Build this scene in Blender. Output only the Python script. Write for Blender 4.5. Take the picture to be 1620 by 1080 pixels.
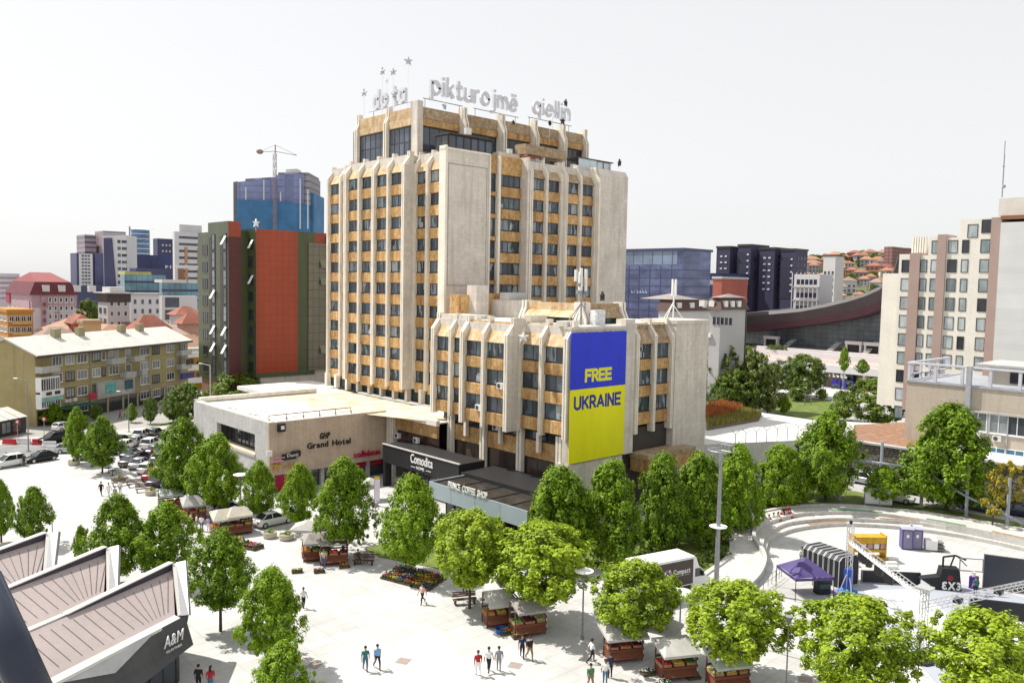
import bpy, bmesh, math, random
import numpy as np
from mathutils import Vector, Matrix
for _o in list(bpy.data.objects): bpy.data.objects.remove(_o)
S = bpy.context.scene
COL = S.collection
R = math.radians
# ------------------------------------------------------------ camera
FOC, CAMH, YAW, PITCH, ROLL = 1300.0, 26.5, R(47), math.atan(90/1300.0), 0.019
_fh = Vector((math.cos(YAW), math.sin(YAW), 0)); _r0 = Vector((math.sin(YAW), -math.cos(YAW), 0)); _u0 = Vector((0, 0, 1))
_fw = _fh*math.cos(PITCH)-_u0*math.sin(PITCH); _u1 = _fh*math.sin(PITCH)+_u0*math.cos(PITCH)
_rt = _r0*math.cos(ROLL)+_u1*math.sin(ROLL); _up = -_r0*math.sin(ROLL)+_u1*math.cos(ROLL)
cd = bpy.data.cameras.new('camera'); cam = bpy.data.objects.new('camera', cd); COL.objects.link(cam)
cd.sensor_fit = 'HORIZONTAL'; cd.sensor_width = 36.0; cd.lens = 36.0*FOC/1620.0; cd.clip_start = 0.1; cd.clip_end = 6000
_m = Matrix((_rt, _up, -_fw)).transposed().to_4x4(); _m.translation = Vector((0, 0, CAMH)); cam.matrix_world = _m
S.camera = cam
# ------------------------------------------------------------ sky, sun, exposure
SUN_AZ, SUN_EL = R(113), R(55)          # azimuth measured from +X towards +Y
sdir = Vector((math.cos(SUN_AZ)*math.cos(SUN_EL), math.sin(SUN_AZ)*math.cos(SUN_EL), math.sin(SUN_EL)))
w = bpy.data.worlds.new('World'); S.world = w; w.use_nodes = True
nt = w.node_tree; bg = nt.nodes['Background']
sk = nt.nodes.new('ShaderNodeTexSky'); sk.sky_type = 'NISHITA'; sk.sun_disc = False
sk.sun_elevation = SUN_EL; sk.sun_rotation = R(90)-SUN_AZ; sk.dust_density = 1.5; sk.air_density = 1.0
hs = nt.nodes.new('ShaderNodeHueSaturation'); hs.inputs['Saturation'].default_value = 0.25
mx = nt.nodes.new('ShaderNodeMixRGB'); mx.inputs[0].default_value = 0.60; mx.inputs[2].default_value = (8.9, 8.9, 8.92, 1)
nt.links.new(sk.outputs[0], hs.inputs['Color']); nt.links.new(hs.outputs[0], mx.inputs[1])
nt.links.new(mx.outputs[0], bg.inputs[0]); bg.inputs[1].default_value = 0.10
sl = bpy.data.lights.new('sun', 'SUN'); sl.energy = 5.0; sl.angle = R(0.5); sl.color = (1.0, 0.95, 0.86)
so = bpy.data.objects.new('sun', sl); COL.objects.link(so); so.rotation_euler = (-sdir).to_track_quat('-Z', 'Y').to_euler(); so.location = (0, 0, 120)
S.view_settings.view_transform = 'Standard'; S.view_settings.look = 'None'; S.view_settings.gamma = 1.0
S.view_settings.use_curve_mapping = False; S.view_settings.exposure = 0.34
S.render.engine = 'CYCLES'
# ------------------------------------------------------------ survey helpers: sight lines from the terrace to real points
def ray(x, y): return _fw+_rt*((x-810)/FOC)+_up*((540-y)/FOC)
def G(x, y, z=0.0):
    d = ray(x, y); t = (z-CAMH)/d.z; return Vector((d.x*t, d.y*t, z))
def atX(x, y, X):
    d = ray(x, y); t = X/d.x; return Vector((X, d.y*t, CAMH+d.z*t))
def atY(x, y, Y):
    d = ray(x, y); t = Y/d.y; return Vector((d.x*t, Y, CAMH+d.z*t))
def atD(x, y, D):
    d = ray(x, y); t = D/(d.dot(_fh)); return Vector((d.x*t, d.y*t, CAMH+d.z*t))
# ------------------------------------------------------------ mesh builder
class B:
    def __init__(s): s.v = []; s.f = []; s.m = []
    def add(s, vs, fs, mi=0):
        o = len(s.v); s.v += [tuple(p) for p in vs]; s.f += [tuple(i+o for i in f) for f in fs]; s.m += [mi]*len(fs); return s
    def box(s, x0, y0, z0, x1, y1, z1, mi=0):
        return s.add([(x0,y0,z0),(x1,y0,z0),(x1,y1,z0),(x0,y1,z0),(x0,y0,z1),(x1,y0,z1),(x1,y1,z1),(x0,y1,z1)],
              [(0,3,2,1),(4,5,6,7),(0,1,5,4),(1,2,6,5),(2,3,7,6),(3,0,4,7)], mi)
    def prism(s, poly, z0, z1, mi=0, mtop=None):
        n = len(poly); a = sum(poly[i][0]*poly[(i+1)%n][1]-poly[(i+1)%n][0]*poly[i][1] for i in range(n))
        if a < 0: poly = poly[::-1]
        vs = [(p[0],p[1],z0) for p in poly]+[(p[0],p[1],z1) for p in poly]
        s.add(vs, [tuple(range(n-1,-1,-1))]+[(i,(i+1)%n,n+(i+1)%n,n+i) for i in range(n)], mi)
        o = len(s.v)-2*n; s.f.append(tuple(o+n+i for i in range(n))); s.m.append(mi if mtop is None else mtop); return s
    def extx(s, prof, x0, x1, mi=0):   # profile of (y,z), extruded along x
        n = len(prof); a = sum(prof[i][0]*prof[(i+1)%n][1]-prof[(i+1)%n][0]*prof[i][1] for i in range(n))
        if a < 0: prof = prof[::-1]
        vs = [(x0,p[0],p[1]) for p in prof]+[(x1,p[0],p[1]) for p in prof]
        return s.add(vs, [tuple(range(n-1,-1,-1)), tuple(range(n,2*n))]+[(i,(i+1)%n,n+(i+1)%n,n+i) for i in range(n)], mi)
    def tube(s, p, q, r, r2=None, n=8, mi=0):
        p = Vector(p); q = Vector(q); r2 = r if r2 is None else r2; d = (q-p).normalized()
        u = d.cross(Vector((0,0,1)) if abs(d.z) < .9 else Vector((1,0,0))).normalized(); v = d.cross(u)
        vs = []
        for c, rr in ((p, r), (q, r2)):
            for i in range(n):
                a = 2*math.pi*i/n; vs.append(c+u*(rr*math.cos(a))+v*(rr*math.sin(a)))
        return s.add(vs, [(i,n+i,n+(i+1)%n,(i+1)%n) for i in range(n)]+[tuple(range(n)), tuple(range(2*n-1,n-1,-1))], mi)
    def pipe(s, pts, r, n=6, mi=0):
        for a, b in zip(pts[:-1], pts[1:]): s.tube(a, b, r, r, n, mi)
        return s
    def lathe(s, prof, n=16, mi=0, c=(0,0)):  # (r,z) from bottom to top
        vs = []; 
        for r, z in prof:
            for i in range(n):
                a = 2*math.pi*i/n; vs.append((c[0]+r*math.cos(a), c[1]+r*math.sin(a), z))
        fs = [(k*n+i, k*n+(i+1)%n, (k+1)*n+(i+1)%n, (k+1)*n+i) for k in range(len(prof)-1) for i in range(n)]
        fs += [tuple(range(n-1,-1,-1)), tuple(range((len(prof)-1)*n, len(prof)*n))]
        return s.add(vs, fs, mi)
    def ell(s, c, rx, ry, rz, n=10, k=6, mi=0):
        vs = [(c[0],c[1],c[2]-rz)]
        for j in range(1, k):
            t = math.pi*j/k
            for i in range(n):
                a = 2*math.pi*i/n; vs.append((c[0]+rx*math.sin(t)*math.cos(a), c[1]+ry*math.sin(t)*math.sin(a), c[2]-rz*math.cos(t)))
        vs.append((c[0],c[1],c[2]+rz)); L = len(vs)-1
        fs = [(0,1+(i+1)%n,1+i) for i in range(n)]
        for j in range(k-2):
            fs += [(1+j*n+i,1+j*n+(i+1)%n,1+(j+1)*n+(i+1)%n,1+(j+1)*n+i) for i in range(n)]
        fs += [(1+(k-2)*n+i,1+(k-2)*n+(i+1)%n,L) for i in range(n)]
        return s.add(vs, fs, mi)
    def mesh(s, name, mats, smooth=False):
        m = bpy.data.meshes.new(name); m.from_pydata(s.v, [], s.f)
        for t in (mats if isinstance(mats, (list, tuple)) else [mats]): m.materials.append(t)
        m.polygons.foreach_set('material_index', s.m)
        if smooth: m.polygons.foreach_set('use_smooth', [True]*len(s.f))
        m.update(); return m
def ob(name, me, parent=None, loc=(0,0,0), rz=0.0, sc=None, world=False, rot=None):
    o = bpy.data.objects.new(name, me); COL.objects.link(o)
    l = Vector(loc)
    if parent is not None:
        o.parent = parent
        if world:
            q = parent
            while q is not None: l -= q.location; q = q.parent
    o.location = l; o.rotation_euler = rot if rot else (0, 0, rz)
    if sc is not None: o.scale = sc if hasattr(sc, '__len__') else (sc, sc, sc)
    return o
def tag(o, label, cat, group=None):
    o['label'] = label; o['category'] = cat
    if group: o['group'] = group
    return o
def th(name, label, cat, loc=(0,0,0), rz=0.0, group=None, sc=None):
    o = ob(name, None, None, loc, rz, sc); o.empty_display_size = 0.3; return tag(o, label, cat, group)
def struct(name, me, loc=(0,0,0)):
    o = ob(name, me, None, loc); o['kind'] = 'structure'; return o
def copy_tree(o, parent=None):
    c = o.copy(); COL.objects.link(c); c.parent = parent
    for ch in list(o.children): copy_tree(ch, c)
    return c
# ------------------------------------------------------------ materials
MATS = {}
def mat(name, col, rough=0.8, var=0.12, scale=0.8, metal=0.0, rnd=0.0, spec=0.4, bump=0.0, col2=None, joint=None, fine=None, trans=None, stretch=None, streak=0.0):
    """procedural surface: base colour varied by world-space noise, optional joints (w,h,thickness,colour), per-object variation"""
    if name in MATS: return MATS[name]
    m = bpy.data.materials.new(name); m.use_nodes = True; t = m.node_tree; N = t.nodes; L = t.links
    b = N['Principled BSDF']; b.inputs['Roughness'].default_value = rough; b.inputs['Metallic'].default_value = metal
    b.inputs['Specular IOR Level'].default_value = spec
    geo = N.new('ShaderNodeNewGeometry'); pos = geo.outputs['Position']
    if stretch:
        mp = N.new('ShaderNodeMapping'); mp.inputs['Scale'].default_value = stretch; L.new(pos, mp.inputs[0]); pos2 = mp.outputs[0]
    else: pos2 = pos
    nz = N.new('ShaderNodeTexNoise'); nz.inputs['Scale'].default_value = scale; nz.inputs['Detail'].default_value = 6; nz.inputs['Roughness'].default_value = 0.6
    L.new(pos2, nz.inputs['Vector'])
    c = Vector(col[:3]); c2 = Vector(col2) if col2 else c*(1+var)
    rp = N.new('ShaderNodeValToRGB'); rp.color_ramp.elements[0].position = 0.33; rp.color_ramp.elements[1].position = 0.67
    lo = c*(1-var) if not col2 else c
    rp.color_ramp.elements[0].color = (*lo, 1); rp.color_ramp.elements[1].color = (*c2, 1)
    L.new(nz.outputs[0], rp.inputs[0]); out = rp.outputs[0]
    if fine:   # second, finer speckle multiplied in
        n2 = N.new('ShaderNodeTexNoise'); n2.inputs['Scale'].default_value = fine[0]; n2.inputs['Detail'].default_value = 3; L.new(pos2, n2.inputs['Vector'])
        r2 = N.new('ShaderNodeMapRange'); r2.inputs[1].default_value = .3; r2.inputs[2].default_value = .7; r2.inputs[3].default_value = 1-fine[1]; r2.inputs[4].default_value = 1+fine[1]
        L.new(n2.outputs[0], r2.inputs[0]); mm = N.new('ShaderNodeMixRGB'); mm.blend_type = 'MULTIPLY'; mm.inputs[0].default_value = 1
        L.new(out, mm.inputs[1]); L.new(r2.outputs[0], mm.inputs[2]); out = mm.outputs[0]
    if streak:   # dirt running down, with shapes of its own
        mp = N.new('ShaderNodeMapping'); mp.inputs['Scale'].default_value = (1.6, 1.6, 0.09); L.new(pos, mp.inputs[0])
        n3 = N.new('ShaderNodeTexNoise'); n3.inputs['Scale'].default_value = 1.0; n3.inputs['Detail'].default_value = 5; L.new(mp.outputs[0], n3.inputs['Vector'])
        r3 = N.new('ShaderNodeMapRange'); r3.inputs[1].default_value = .5; r3.inputs[2].default_value = .75; r3.inputs[3].default_value = 1; r3.inputs[4].default_value = 1-streak
        L.new(n3.outputs[0], r3.inputs[0]); mm = N.new('ShaderNodeMixRGB'); mm.blend_type = 'MULTIPLY'; mm.inputs[0].default_value = 1
        L.new(out, mm.inputs[1]); L.new(r3.outputs[0], mm.inputs[2]); out = mm.outputs[0]
    if joint:  # masonry joints on walls: u = x+y, v = z ; on floors: u=x, v=y
        jw, jh, jt, jc, floor = joint
        sp = N.new('ShaderNodeSeparateXYZ'); L.new(pos, sp.inputs[0]); cb = N.new('ShaderNodeCombineXYZ')
        if floor: L.new(sp.outputs[0], cb.inputs[0]); L.new(sp.outputs[1], cb.inputs[1])
        else:
            ad = N.new('ShaderNodeMath'); L.new(sp.outputs[0], ad.inputs[0]); L.new(sp.outputs[1], ad.inputs[1])
            L.new(ad.outputs[0], cb.inputs[0]); L.new(sp.outputs[2], cb.inputs[1])
        br = N.new('ShaderNodeTexBrick'); br.offset = 0.0 if jw > 0 else 0.5; jw = abs(jw)
        br.inputs['Scale'].default_value = 1; br.inputs['Brick Width'].default_value = jw; br.inputs['Row Height'].default_value = jh
        br.inputs['Mortar Size'].default_value = jt; br.inputs['Mortar Smooth'].default_value = 0.3
        br.inputs['Color1'].default_value = (1,1,1,1); br.inputs['Color2'].default_value = (.9,.9,.9,1); br.inputs['Mortar'].default_value = (jc,jc,jc,1)
        L.new(cb.outputs[0], br.inputs['Vector']); mm = N.new('ShaderNodeMixRGB'); mm.blend_type = 'MULTIPLY'; mm.inputs[0].default_value = 1
        L.new(out, mm.inputs[1]); L.new(br.outputs[0], mm.inputs[2]); out = mm.outputs[0]
    if rnd:
        oi = N.new('ShaderNodeObjectInfo'); r2 = N.new('ShaderNodeMapRange'); r2.inputs[3].default_value = 1-rnd; r2.inputs[4].default_value = 1+rnd
        L.new(oi.outputs['Random'], r2.inputs[0]); mm = N.new('ShaderNodeMixRGB'); mm.blend_type = 'MULTIPLY'; mm.inputs[0].default_value = 1
        L.new(out, mm.inputs[1]); L.new(r2.outputs[0], mm.inputs[2]); out = mm.outputs[0]
    L.new(out, b.inputs['Base Color'])
    if bump:
        bp = N.new('ShaderNodeBump'); bp.inputs['Strength'].default_value = bump; bp.inputs['Distance'].default_value = 0.05
        n2 = N.new('ShaderNodeTexNoise'); n2.inputs['Scale'].default_value = scale*6; n2.inputs['Detail'].default_value = 4; L.new(pos2, n2.inputs['Vector'])
        L.new(n2.outputs[0], bp.inputs['Height']); L.new(bp.outputs[0], b.inputs['Normal'])
    if trans:
        tr = N.new('ShaderNodeBsdfTranslucent'); ms = N.new('ShaderNodeMixShader'); ms.inputs[0].default_value = trans
        L.new(out, tr.inputs[0]); L.new(b.outputs[0], ms.inputs[1]); L.new(tr.outputs[0], ms.inputs[2]); L.new(ms.outputs[0], N['Material Output'].inputs[0])
    MATS[name] = m; return m
def glass(name, cols, rough=0.08, spec=0.6, scale=0.0):
    """window glass over rooms and curtains: each pane takes one of several tones"""
    if name in MATS: return MATS[name]
    m = bpy.data.materials.new(name); m.use_nodes = True; t = m.node_tree; N = t.nodes; L = t.links
    b = N['Principled BSDF']; b.inputs['Roughness'].default_value = rough; b.inputs['Specular IOR Level'].default_value = spec
    oi = N.new('ShaderNodeObjectInfo'); rp = N.new('ShaderNodeValToRGB'); rp.color_ramp.interpolation = 'CONSTANT'
    e = rp.color_ramp.elements
    while len(e) < len(cols): e.new(0.5)
    for i, c in enumerate(cols): e[i].position = i/len(cols); e[i].color = (*c, 1)
    geo = N.new('ShaderNodeNewGeometry'); nz = N.new('ShaderNodeTexNoise'); nz.inputs['Scale'].default_value = 1.1; nz.inputs['Detail'].default_value = 2
    mp = N.new('ShaderNodeMapping'); mp.inputs['Scale'].default_value = (1,1,.35); L.new(geo.outputs['Position'], mp.inputs[0]); L.new(mp.outputs[0], nz.inputs['Vector'])
    ad = N.new('ShaderNodeMath'); ad.operation = 'FRACT'
    if scale:
        a2 = N.new('ShaderNodeMath'); a2.operation = 'MULTIPLY_ADD'; a2.inputs[1].default_value = scale; L.new(nz.outputs[0], a2.inputs[0]); L.new(oi.outputs['Random'], a2.inputs[2]); L.new(a2.outputs[0], ad.inputs[0])
    else: L.new(oi.outputs['Random'], ad.inputs[0])
    L.new(ad.outputs[0], rp.inputs[0])
    r2 = N.new('ShaderNodeMapRange'); r2.inputs[1].default_value = .3; r2.inputs[2].default_value = .7; r2.inputs[3].default_value = .75; r2.inputs[4].default_value = 1.25
    L.new(nz.outputs[0], r2.inputs[0]); mm = N.new('ShaderNodeMixRGB'); mm.blend_type = 'MULTIPLY'; mm.inputs[0].default_value = 1
    L.new(rp.outputs[0], mm.inputs[1]); L.new(r2.outputs[0], mm.inputs[2]); L.new(mm.outputs[0], b.inputs['Base Color'])
    MATS[name] = m; return m
_TX = {}
def text_mesh(s, size, ext=0.05, m=None, off=0.0, shear=0.0, align='LEFT'):
    key = (s, size, ext, m.name, off, shear, align)
    if key in _TX: return _TX[key]
    c = bpy.data.curves.new('txt', 'FONT'); c.body = s; c.size = size; c.extrude = ext; c.offset = off; c.shear = shear; c.align_x = align; c.resolution_u = 3
    o = bpy.data.objects.new('txt', c); COL.objects.link(o); dg = bpy.context.evaluated_depsgraph_get()
    me = bpy.data.meshes.new_from_object(o.evaluated_get(dg)); bpy.data.objects.remove(o); me.materials.clear(); me.materials.append(m)
    _TX[key] = me; return me
def width(me):
    xs = [v.co.x for v in me.vertices]; return (min(xs), max(xs)) if xs else (0, 0)
def letters(root, s, size, ext, m, loc, rz, gap=0.08, off=0.0, name='letter', shear=0, fit=None, world=True):
    """one object for each letter, set in a row; fit squeezes the row to a given length"""
    items = []; x = 0
    for ch in s:
        if ch == ' ': x += size*0.45; continue
        me = text_mesh(ch, size, ext, m, off, shear); a, b = width(me); items.append((me, x-a)); x += (b-a)+gap*size
    k = (fit/(x-gap*size)) if fit else 1.0
    d = Vector((math.cos(rz), math.sin(rz), 0))
    for me, xx in items:
        ob(name, me, root, Vector(loc)+d*(xx*k), rot=(R(90), 0, rz), sc=(k, 1, 1), world=world)
def marks(root, n, L_, h, m, loc, rz, name='sign_mark'):
    """lettering too small to read: a row of short strokes"""
    rr = random.Random(n*7); d = Vector((math.cos(rz), math.sin(rz), 0))
    for i in range(n):
        b = B(); w_ = L_/n*.62; hh = h*rr.choice((1,1,.75)); b.box(0,-.04,0,w_*.35,.04,hh); b.box(w_*.35,-.04,rr.choice((0,hh*.4)),w_,.04,rr.choice((hh*.25,hh*.6))+hh*.2)
        ob(name, b.mesh(name, m), root, Vector(loc)+d*(L_*i/n), rz, world=True)
SF = {'F':[((0,0),(0,1)),((0,1),(.52,1)),((0,.52),(.46,.52))],'E':[((0,0),(0,1)),((0,1),(.52,1)),((0,.5),(.47,.5)),((0,0),(.52,0))],'I':[((0,0),(0,1))],'N':[((0,0),(0,1)),((0,1),(.56,0)),((.56,0),(.56,1))],
 'K':[((0,0),(0,1)),((.06,.42),(.54,1)),((.2,.58),(.56,0))],'A':[((0,0),(.33,1)),((.33,1),(.66,0)),((.14,.3),(.52,.3))],'R':[((0,0),(0,1)),'r',((.26,.46),(.54,0))],'U':['u']}
def block_letters(root, s, cap, t, m, loc, L_, name='letter'):
    """bold grotesque capitals built from strokes; loc = lower left, laid on a wall facing -y"""
    tw = t/2/cap; ws = []
    for ch in s: ws.append({'I':0,'A':.66,'U':.58,'N':.56,'K':.55,'R':.52}.get(ch,.52)+2*tw)
    gap = (L_/cap-sum(ws))/(len(s)-1); x = 0
    for ch, w_ in zip(s, ws):
        b = B(); k = 0
        def seg(p, q):
            nonlocal k
            p = Vector((p[0]+tw, p[1]*(1-2*tw)+tw))*cap; q = Vector((q[0]+tw, q[1]*(1-2*tw)+tw))*cap; d = (q-p).normalized(); n_ = Vector((-d.y,d.x))*t/2; a = p-d*t/2*(1 if abs(d.x*d.y) < .01 else .55); c = q+d*t/2*(1 if abs(d.x*d.y) < .01 else .55)
            yy = -.004-.0012*k; k += 1
            P = [a+n_,a-n_,c-n_,c+n_]; b.add([(v.x,yy,v.y) for v in P]+[(v.x,.01,v.y) for v in P], [(0,1,2,3),(0,4,5,1),(1,5,6,2),(2,6,7,3),(3,7,4,0)])
        for st in SF[ch]:
            if st == 'r':
                P = [(0,1),(.26,1)]+[(.26+.25*math.sin(a),.735+.265*math.cos(a)) for a in [math.pi*i/8 for i in range(1,8)]]+[(.26,.47),(0,.47)]
                for p, q in zip(P[:-1],P[1:]): seg(p,q)
            elif st == 'u':
                P = [(0,1),(0,.3)]+[(.29-.29*math.cos(a),.3-.3*math.sin(a)) for a in [math.pi*i/10 for i in range(1,10)]]+[(.58,.3),(.58,1)]
                for p, q in zip(P[:-1],P[1:]): seg(p,q)
            else: seg(*st)
        o = ob(name, b.mesh(name, m), root, Vector(loc)+Vector((x,0,0)), 0, world=True); x += (w_+gap)*cap
def _arc(cx, cz, r, a0, a1, n=10, rx=None): return [(cx+(rx or r)*math.cos(a0+(a1-a0)*i/n), cz+r*math.sin(a0+(a1-a0)*i/n)) for i in range(n+1)]
_PI = math.pi
LS = {'o':(.8,[_arc(.4,.5,.5,0,2*_PI,16,.4)]),'p':(.8,[_arc(.4,.5,.5,0,2*_PI,16,.4),[(0,1),(0,-.5)]]),'q':(.8,[_arc(.4,.5,.5,0,2*_PI,16,.4),[(.8,1),(.8,-.5)]]),'d':(.8,[_arc(.4,.5,.5,0,2*_PI,16,.4),[(.8,0),(.8,1.5)]]),'a':(.8,[_arc(.4,.5,.5,0,2*_PI,16,.4),[(.8,0),(.8,1)]]),
 'e':(.8,[_arc(.4,.5,.5,0,1.75*_PI,14,.4),[(.05,.52),(.78,.52)]]),'i':(.06,[[(.03,0),(.03,1)],[(.03,1.34),(.03,1.42)]]),'j':(.3,[[(.3,1),(.3,-.25),(.18,-.46),(0,-.5)],[(.3,1.34),(.3,1.42)]]),'l':(.06,[[(.03,0),(.03,1.5)]]),'k':(.65,[[(0,0),(0,1.5)],[(.08,.45),(.6,1)],[(.22,.58),(.65,0)]]),
 't':(.55,[[(.22,1.4),(.22,.25),(.32,.04),(.55,.02)],[(0,1),(.55,1)]]),'u':(.7,[[(0,1),(0,.35)]+_arc(.35,.35,.35,_PI,2*_PI,8)+[(.7,.35),(.7,1)],[(.7,.4),(.7,0)]]),'n':(.7,[[(0,0),(0,1)],[(0,.6)]+_arc(.35,.65,.35,_PI,0,8)+[(.7,.65),(.7,0)]]),
 'm':(1.15,[[(0,0),(0,1)],_arc(.29,.70,.29,_PI,0,7)+[(.58,.7),(.58,0)],_arc(.87,.70,.28,_PI,0,7)+[(1.15,.7),(1.15,0)]]),'r':(.45,[[(0,0),(0,1)],_arc(.4,.6,.4,_PI,.45*_PI,6)])}
LS['\u00eb'] = (.8, LS['e'][1]+[[(.2,1.32),(.2,1.4)],[(.6,1.32),(.6,1.4)]])
def round_letters(root, s, xh, t, dep, m, loc, rz, L_, name='letter'):
    """free-standing rounded lower case letters, each a body of its own"""
    tot = sum(.45 if c == ' ' else LS[c][0]*xh+t for c in s); gap = (L_-tot)/(len(s)-1); x = 0; d = Vector((math.cos(rz), math.sin(rz), 0))
    for c in s:
        if c == ' ': x += .45+gap; continue
        wd, st = LS[c]; b = B(); k = 0
        for pl in st:
            for (ax, az), (bx, bz) in zip(pl[:-1], pl[1:]):
                p = Vector((ax*xh+t/2, az*xh)); q = Vector((bx*xh+t/2, bz*xh)); e = (q-p).normalized(); n_ = Vector((-e.y, e.x))*t/2; p = p-e*t*.25; q = q+e*t*.25; y0 = -dep/2-.002*(k % 5); y1 = dep/2+.002*(k % 5); k += 1
                P = [p+n_, p-n_, q-n_, q+n_]; b.add([(v.x,y0,v.y) for v in P]+[(v.x,y1,v.y) for v in P], [(0,1,2,3),(7,6,5,4),(0,4,5,1),(1,5,6,2),(2,6,7,3),(3,7,4,0)])
        ob(name, b.mesh(name, m), root, Vector(loc)+d*x, rz, world=True); x += wd*xh+t+gap
rng = random.Random(7)
# ============================================================ ground and setting
M_stone = mat('plaza_stone', (.50,.495,.485), .75, .12, .10, joint=(2.4,1.2,.035,.74,True), fine=(.9,.08))
M_stone2 = mat('ring_concrete', (.50,.485,.46), .8, .1, .5, fine=(4,.08), streak=.15)
M_conc = mat('concrete', (.42,.41,.40), .85, .14, .5, fine=(5,.08))
M_asph = mat('asphalt', (.20,.20,.205), .85, .16, .3, fine=(12,.15))
M_soil = mat('city_ground', (.34,.33,.31), .9, .15, .05)
M_grass = mat('lawn', (.07,.12,.018), .9, .3, .5, col2=(.16,.19,.04), fine=(8,.3))
M_kerb = mat('kerb_stone', (.46,.45,.43), .8, .1, 1)
def sheet(name, pts, z, m, th_=0.0, kind=True):
    b = B(); P = [(p[0], p[1]) for p in pts]
    if th_: b.prism(P, z-th_, z)
    else:
        a = sum(P[i][0]*P[(i+1)%len(P)][1]-P[(i+1)%len(P)][0]*P[i][1] for i in range(len(P)))
        if a < 0: P = P[::-1]
        b.add([(x, y, z) for x, y in P], [tuple(range(len(P)))])
    o = ob(name, b.mesh(name, m))
    if kind: o['kind'] = 'structure'
    return o
def px(l, z=0): return [G(x, y, z) for x, y in l]
b = B(); b.add([(-400,-2500,0),(3500,-2500,0),(3500,3500,0),(-400,3500,0)], [(0,1,2,3)])
struct('ground', b.mesh('ground', M_soil))
sheet('plaza', [(-30,-60),(140,-60),(140,49),(64,60),(64,93),(47,93.5),(46.6,121),(41,133),(5,140),(-30,140)], .004, M_stone)
# streets to the left and behind the khaki block
sheet('road', [(-60,141),(6,139),(44,134.5),(66,133),(66,141),(44,143),(8,148),(-60,150)], .012, M_asph)
sheet('parking_ground', [(46.2,94),(46.2,121),(41,132),(34,133),(37,113),(38.5,94)], .010, mat('pale_asphalt', (.42,.42,.42), .85, .1, .4, fine=(8,.1)))
sheet('pavement', [(-60,151),(8,149),(44,144),(66,142),(66,148),(40,150),(-60,159)], .12, M_conc, .12)
sheet('grass_verge', [G(190,690), G(232,676), G(290,664), G(292,671), G(240,684), G(198,696)], .10, M_grass, .10)
sheet('grass_verge', px([(575,868),(640,850),(800,846),(836,876),(760,902),(705,903),(690,899),(600,881)]), .06, M_grass, .06)
# hill with the far quarter of houses
def hill_h(x, y):
    D = x*_fh.x+y*_fh.y; l = x*_r0.x+y*_r0.y
    return 60*math.exp(-((D-820)/230)**2-(abs(l-470)/300)**4)+30*math.exp(-((D-1250)/300)**2-(abs(l-700)/420)**4)-2.5
b = B(); nx, ny = 44, 40; xs = [330+i*(1900-330)/nx for i in range(nx+1)]; ys = [-500+j*2100/ny for j in range(ny+1)]
b.add([(x, y, hill_h(x, y)+2*math.sin(x*.03)*math.cos(y*.027)*min(1, hill_h(x, y)/20+.1)) for y in ys for x in xs], [(j*(nx+1)+i, j*(nx+1)+i+1, (j+1)*(nx+1)+i+1, (j+1)*(nx+1)+i) for j in range(ny) for i in range(nx)])
struct('hill', b.mesh('hill', mat('hillside', (.06,.09,.03), .95, .3, .02, col2=(.16,.15,.09)), True))
# raised terrace beside the hotel with its rubble retaining wall
TZ = 6.0
XW = 110.0
sheet('terrace', [(84,61),(91.3,61),(XW,52),(XW,18),(146,18),(146,46),G(1440,672,TZ),G(1285,664,TZ),G(1118,640,TZ),(93,84),(84,88)], TZ, mat('terrace_paving', (.58,.57,.55), .8, .08, .3, fine=(2,.06)), 6.0)
sheet('gravel_roof', [G(1352,672,TZ), G(1432,668,TZ), (XW+.8,37), (XW+.8,50)], TZ+.05, mat('brown_gravel', (.25,.14,.09), .95, .25, 1.2, fine=(9,.3)), .05)
rw = th('retaining_wall', 'grey rubble stone retaining wall behind the parked cars', 'wall', (XW,36,0))
M_rub = mat('rubble', (.20,.185,.165), .95, .25, 1.5, rnd=.25, fine=(9,.2))
b = B(); b.box(XW-.3, 18, 0, XW-.02, 53, TZ+.1); ob('backing', b.mesh('backing', mat('mortar', (.13,.12,.11), .95)), rw, world=True)
b = B(); b.box(XW-.75, 18, TZ+.1, XW+.1, 53, TZ+.35); ob('coping', b.mesh('coping', M_conc), rw, world=True)
b = B(); rr = random.Random(3); z = 0.05
while z < TZ-.05:
    h = rr.uniform(.3,.5); y = 18
    while y < 53:
        l = rr.uniform(.4,.85); d = rr.uniform(.03,.14); e = .04
        y1 = y+l; z1 = min(z+h, TZ+.08)
        x = XW-.3
        b.add([(x,y,z),(x,y1,z),(x,y1,z1),(x,y,z1),(x-d,y+e+rr.uniform(0,.06),z+e),(x-d,y1-e,z+e+rr.uniform(0,.05)),(x-d,y1-e-rr.uniform(0,.06),z1-e),(x-d,y+e,z1-e)], [(4,7,6,5),(0,3,7,4),(3,2,6,7),(2,1,5,6),(1,0,4,5)])
        y = y1
    z += h
o = ob('stone', b.mesh('stones', M_rub), rw, world=True); o['kind'] = 'stuff'
# road with parked cars below the retaining wall
sheet('road', [(102,52),(XW-.8,52),(XW-.8,-20),(112,-60),(100,-60),(103,10)], 1.216, mat('worn_asphalt', (.36,.355,.35), .85, .12, .3, fine=(10,.12)), .6)
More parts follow.
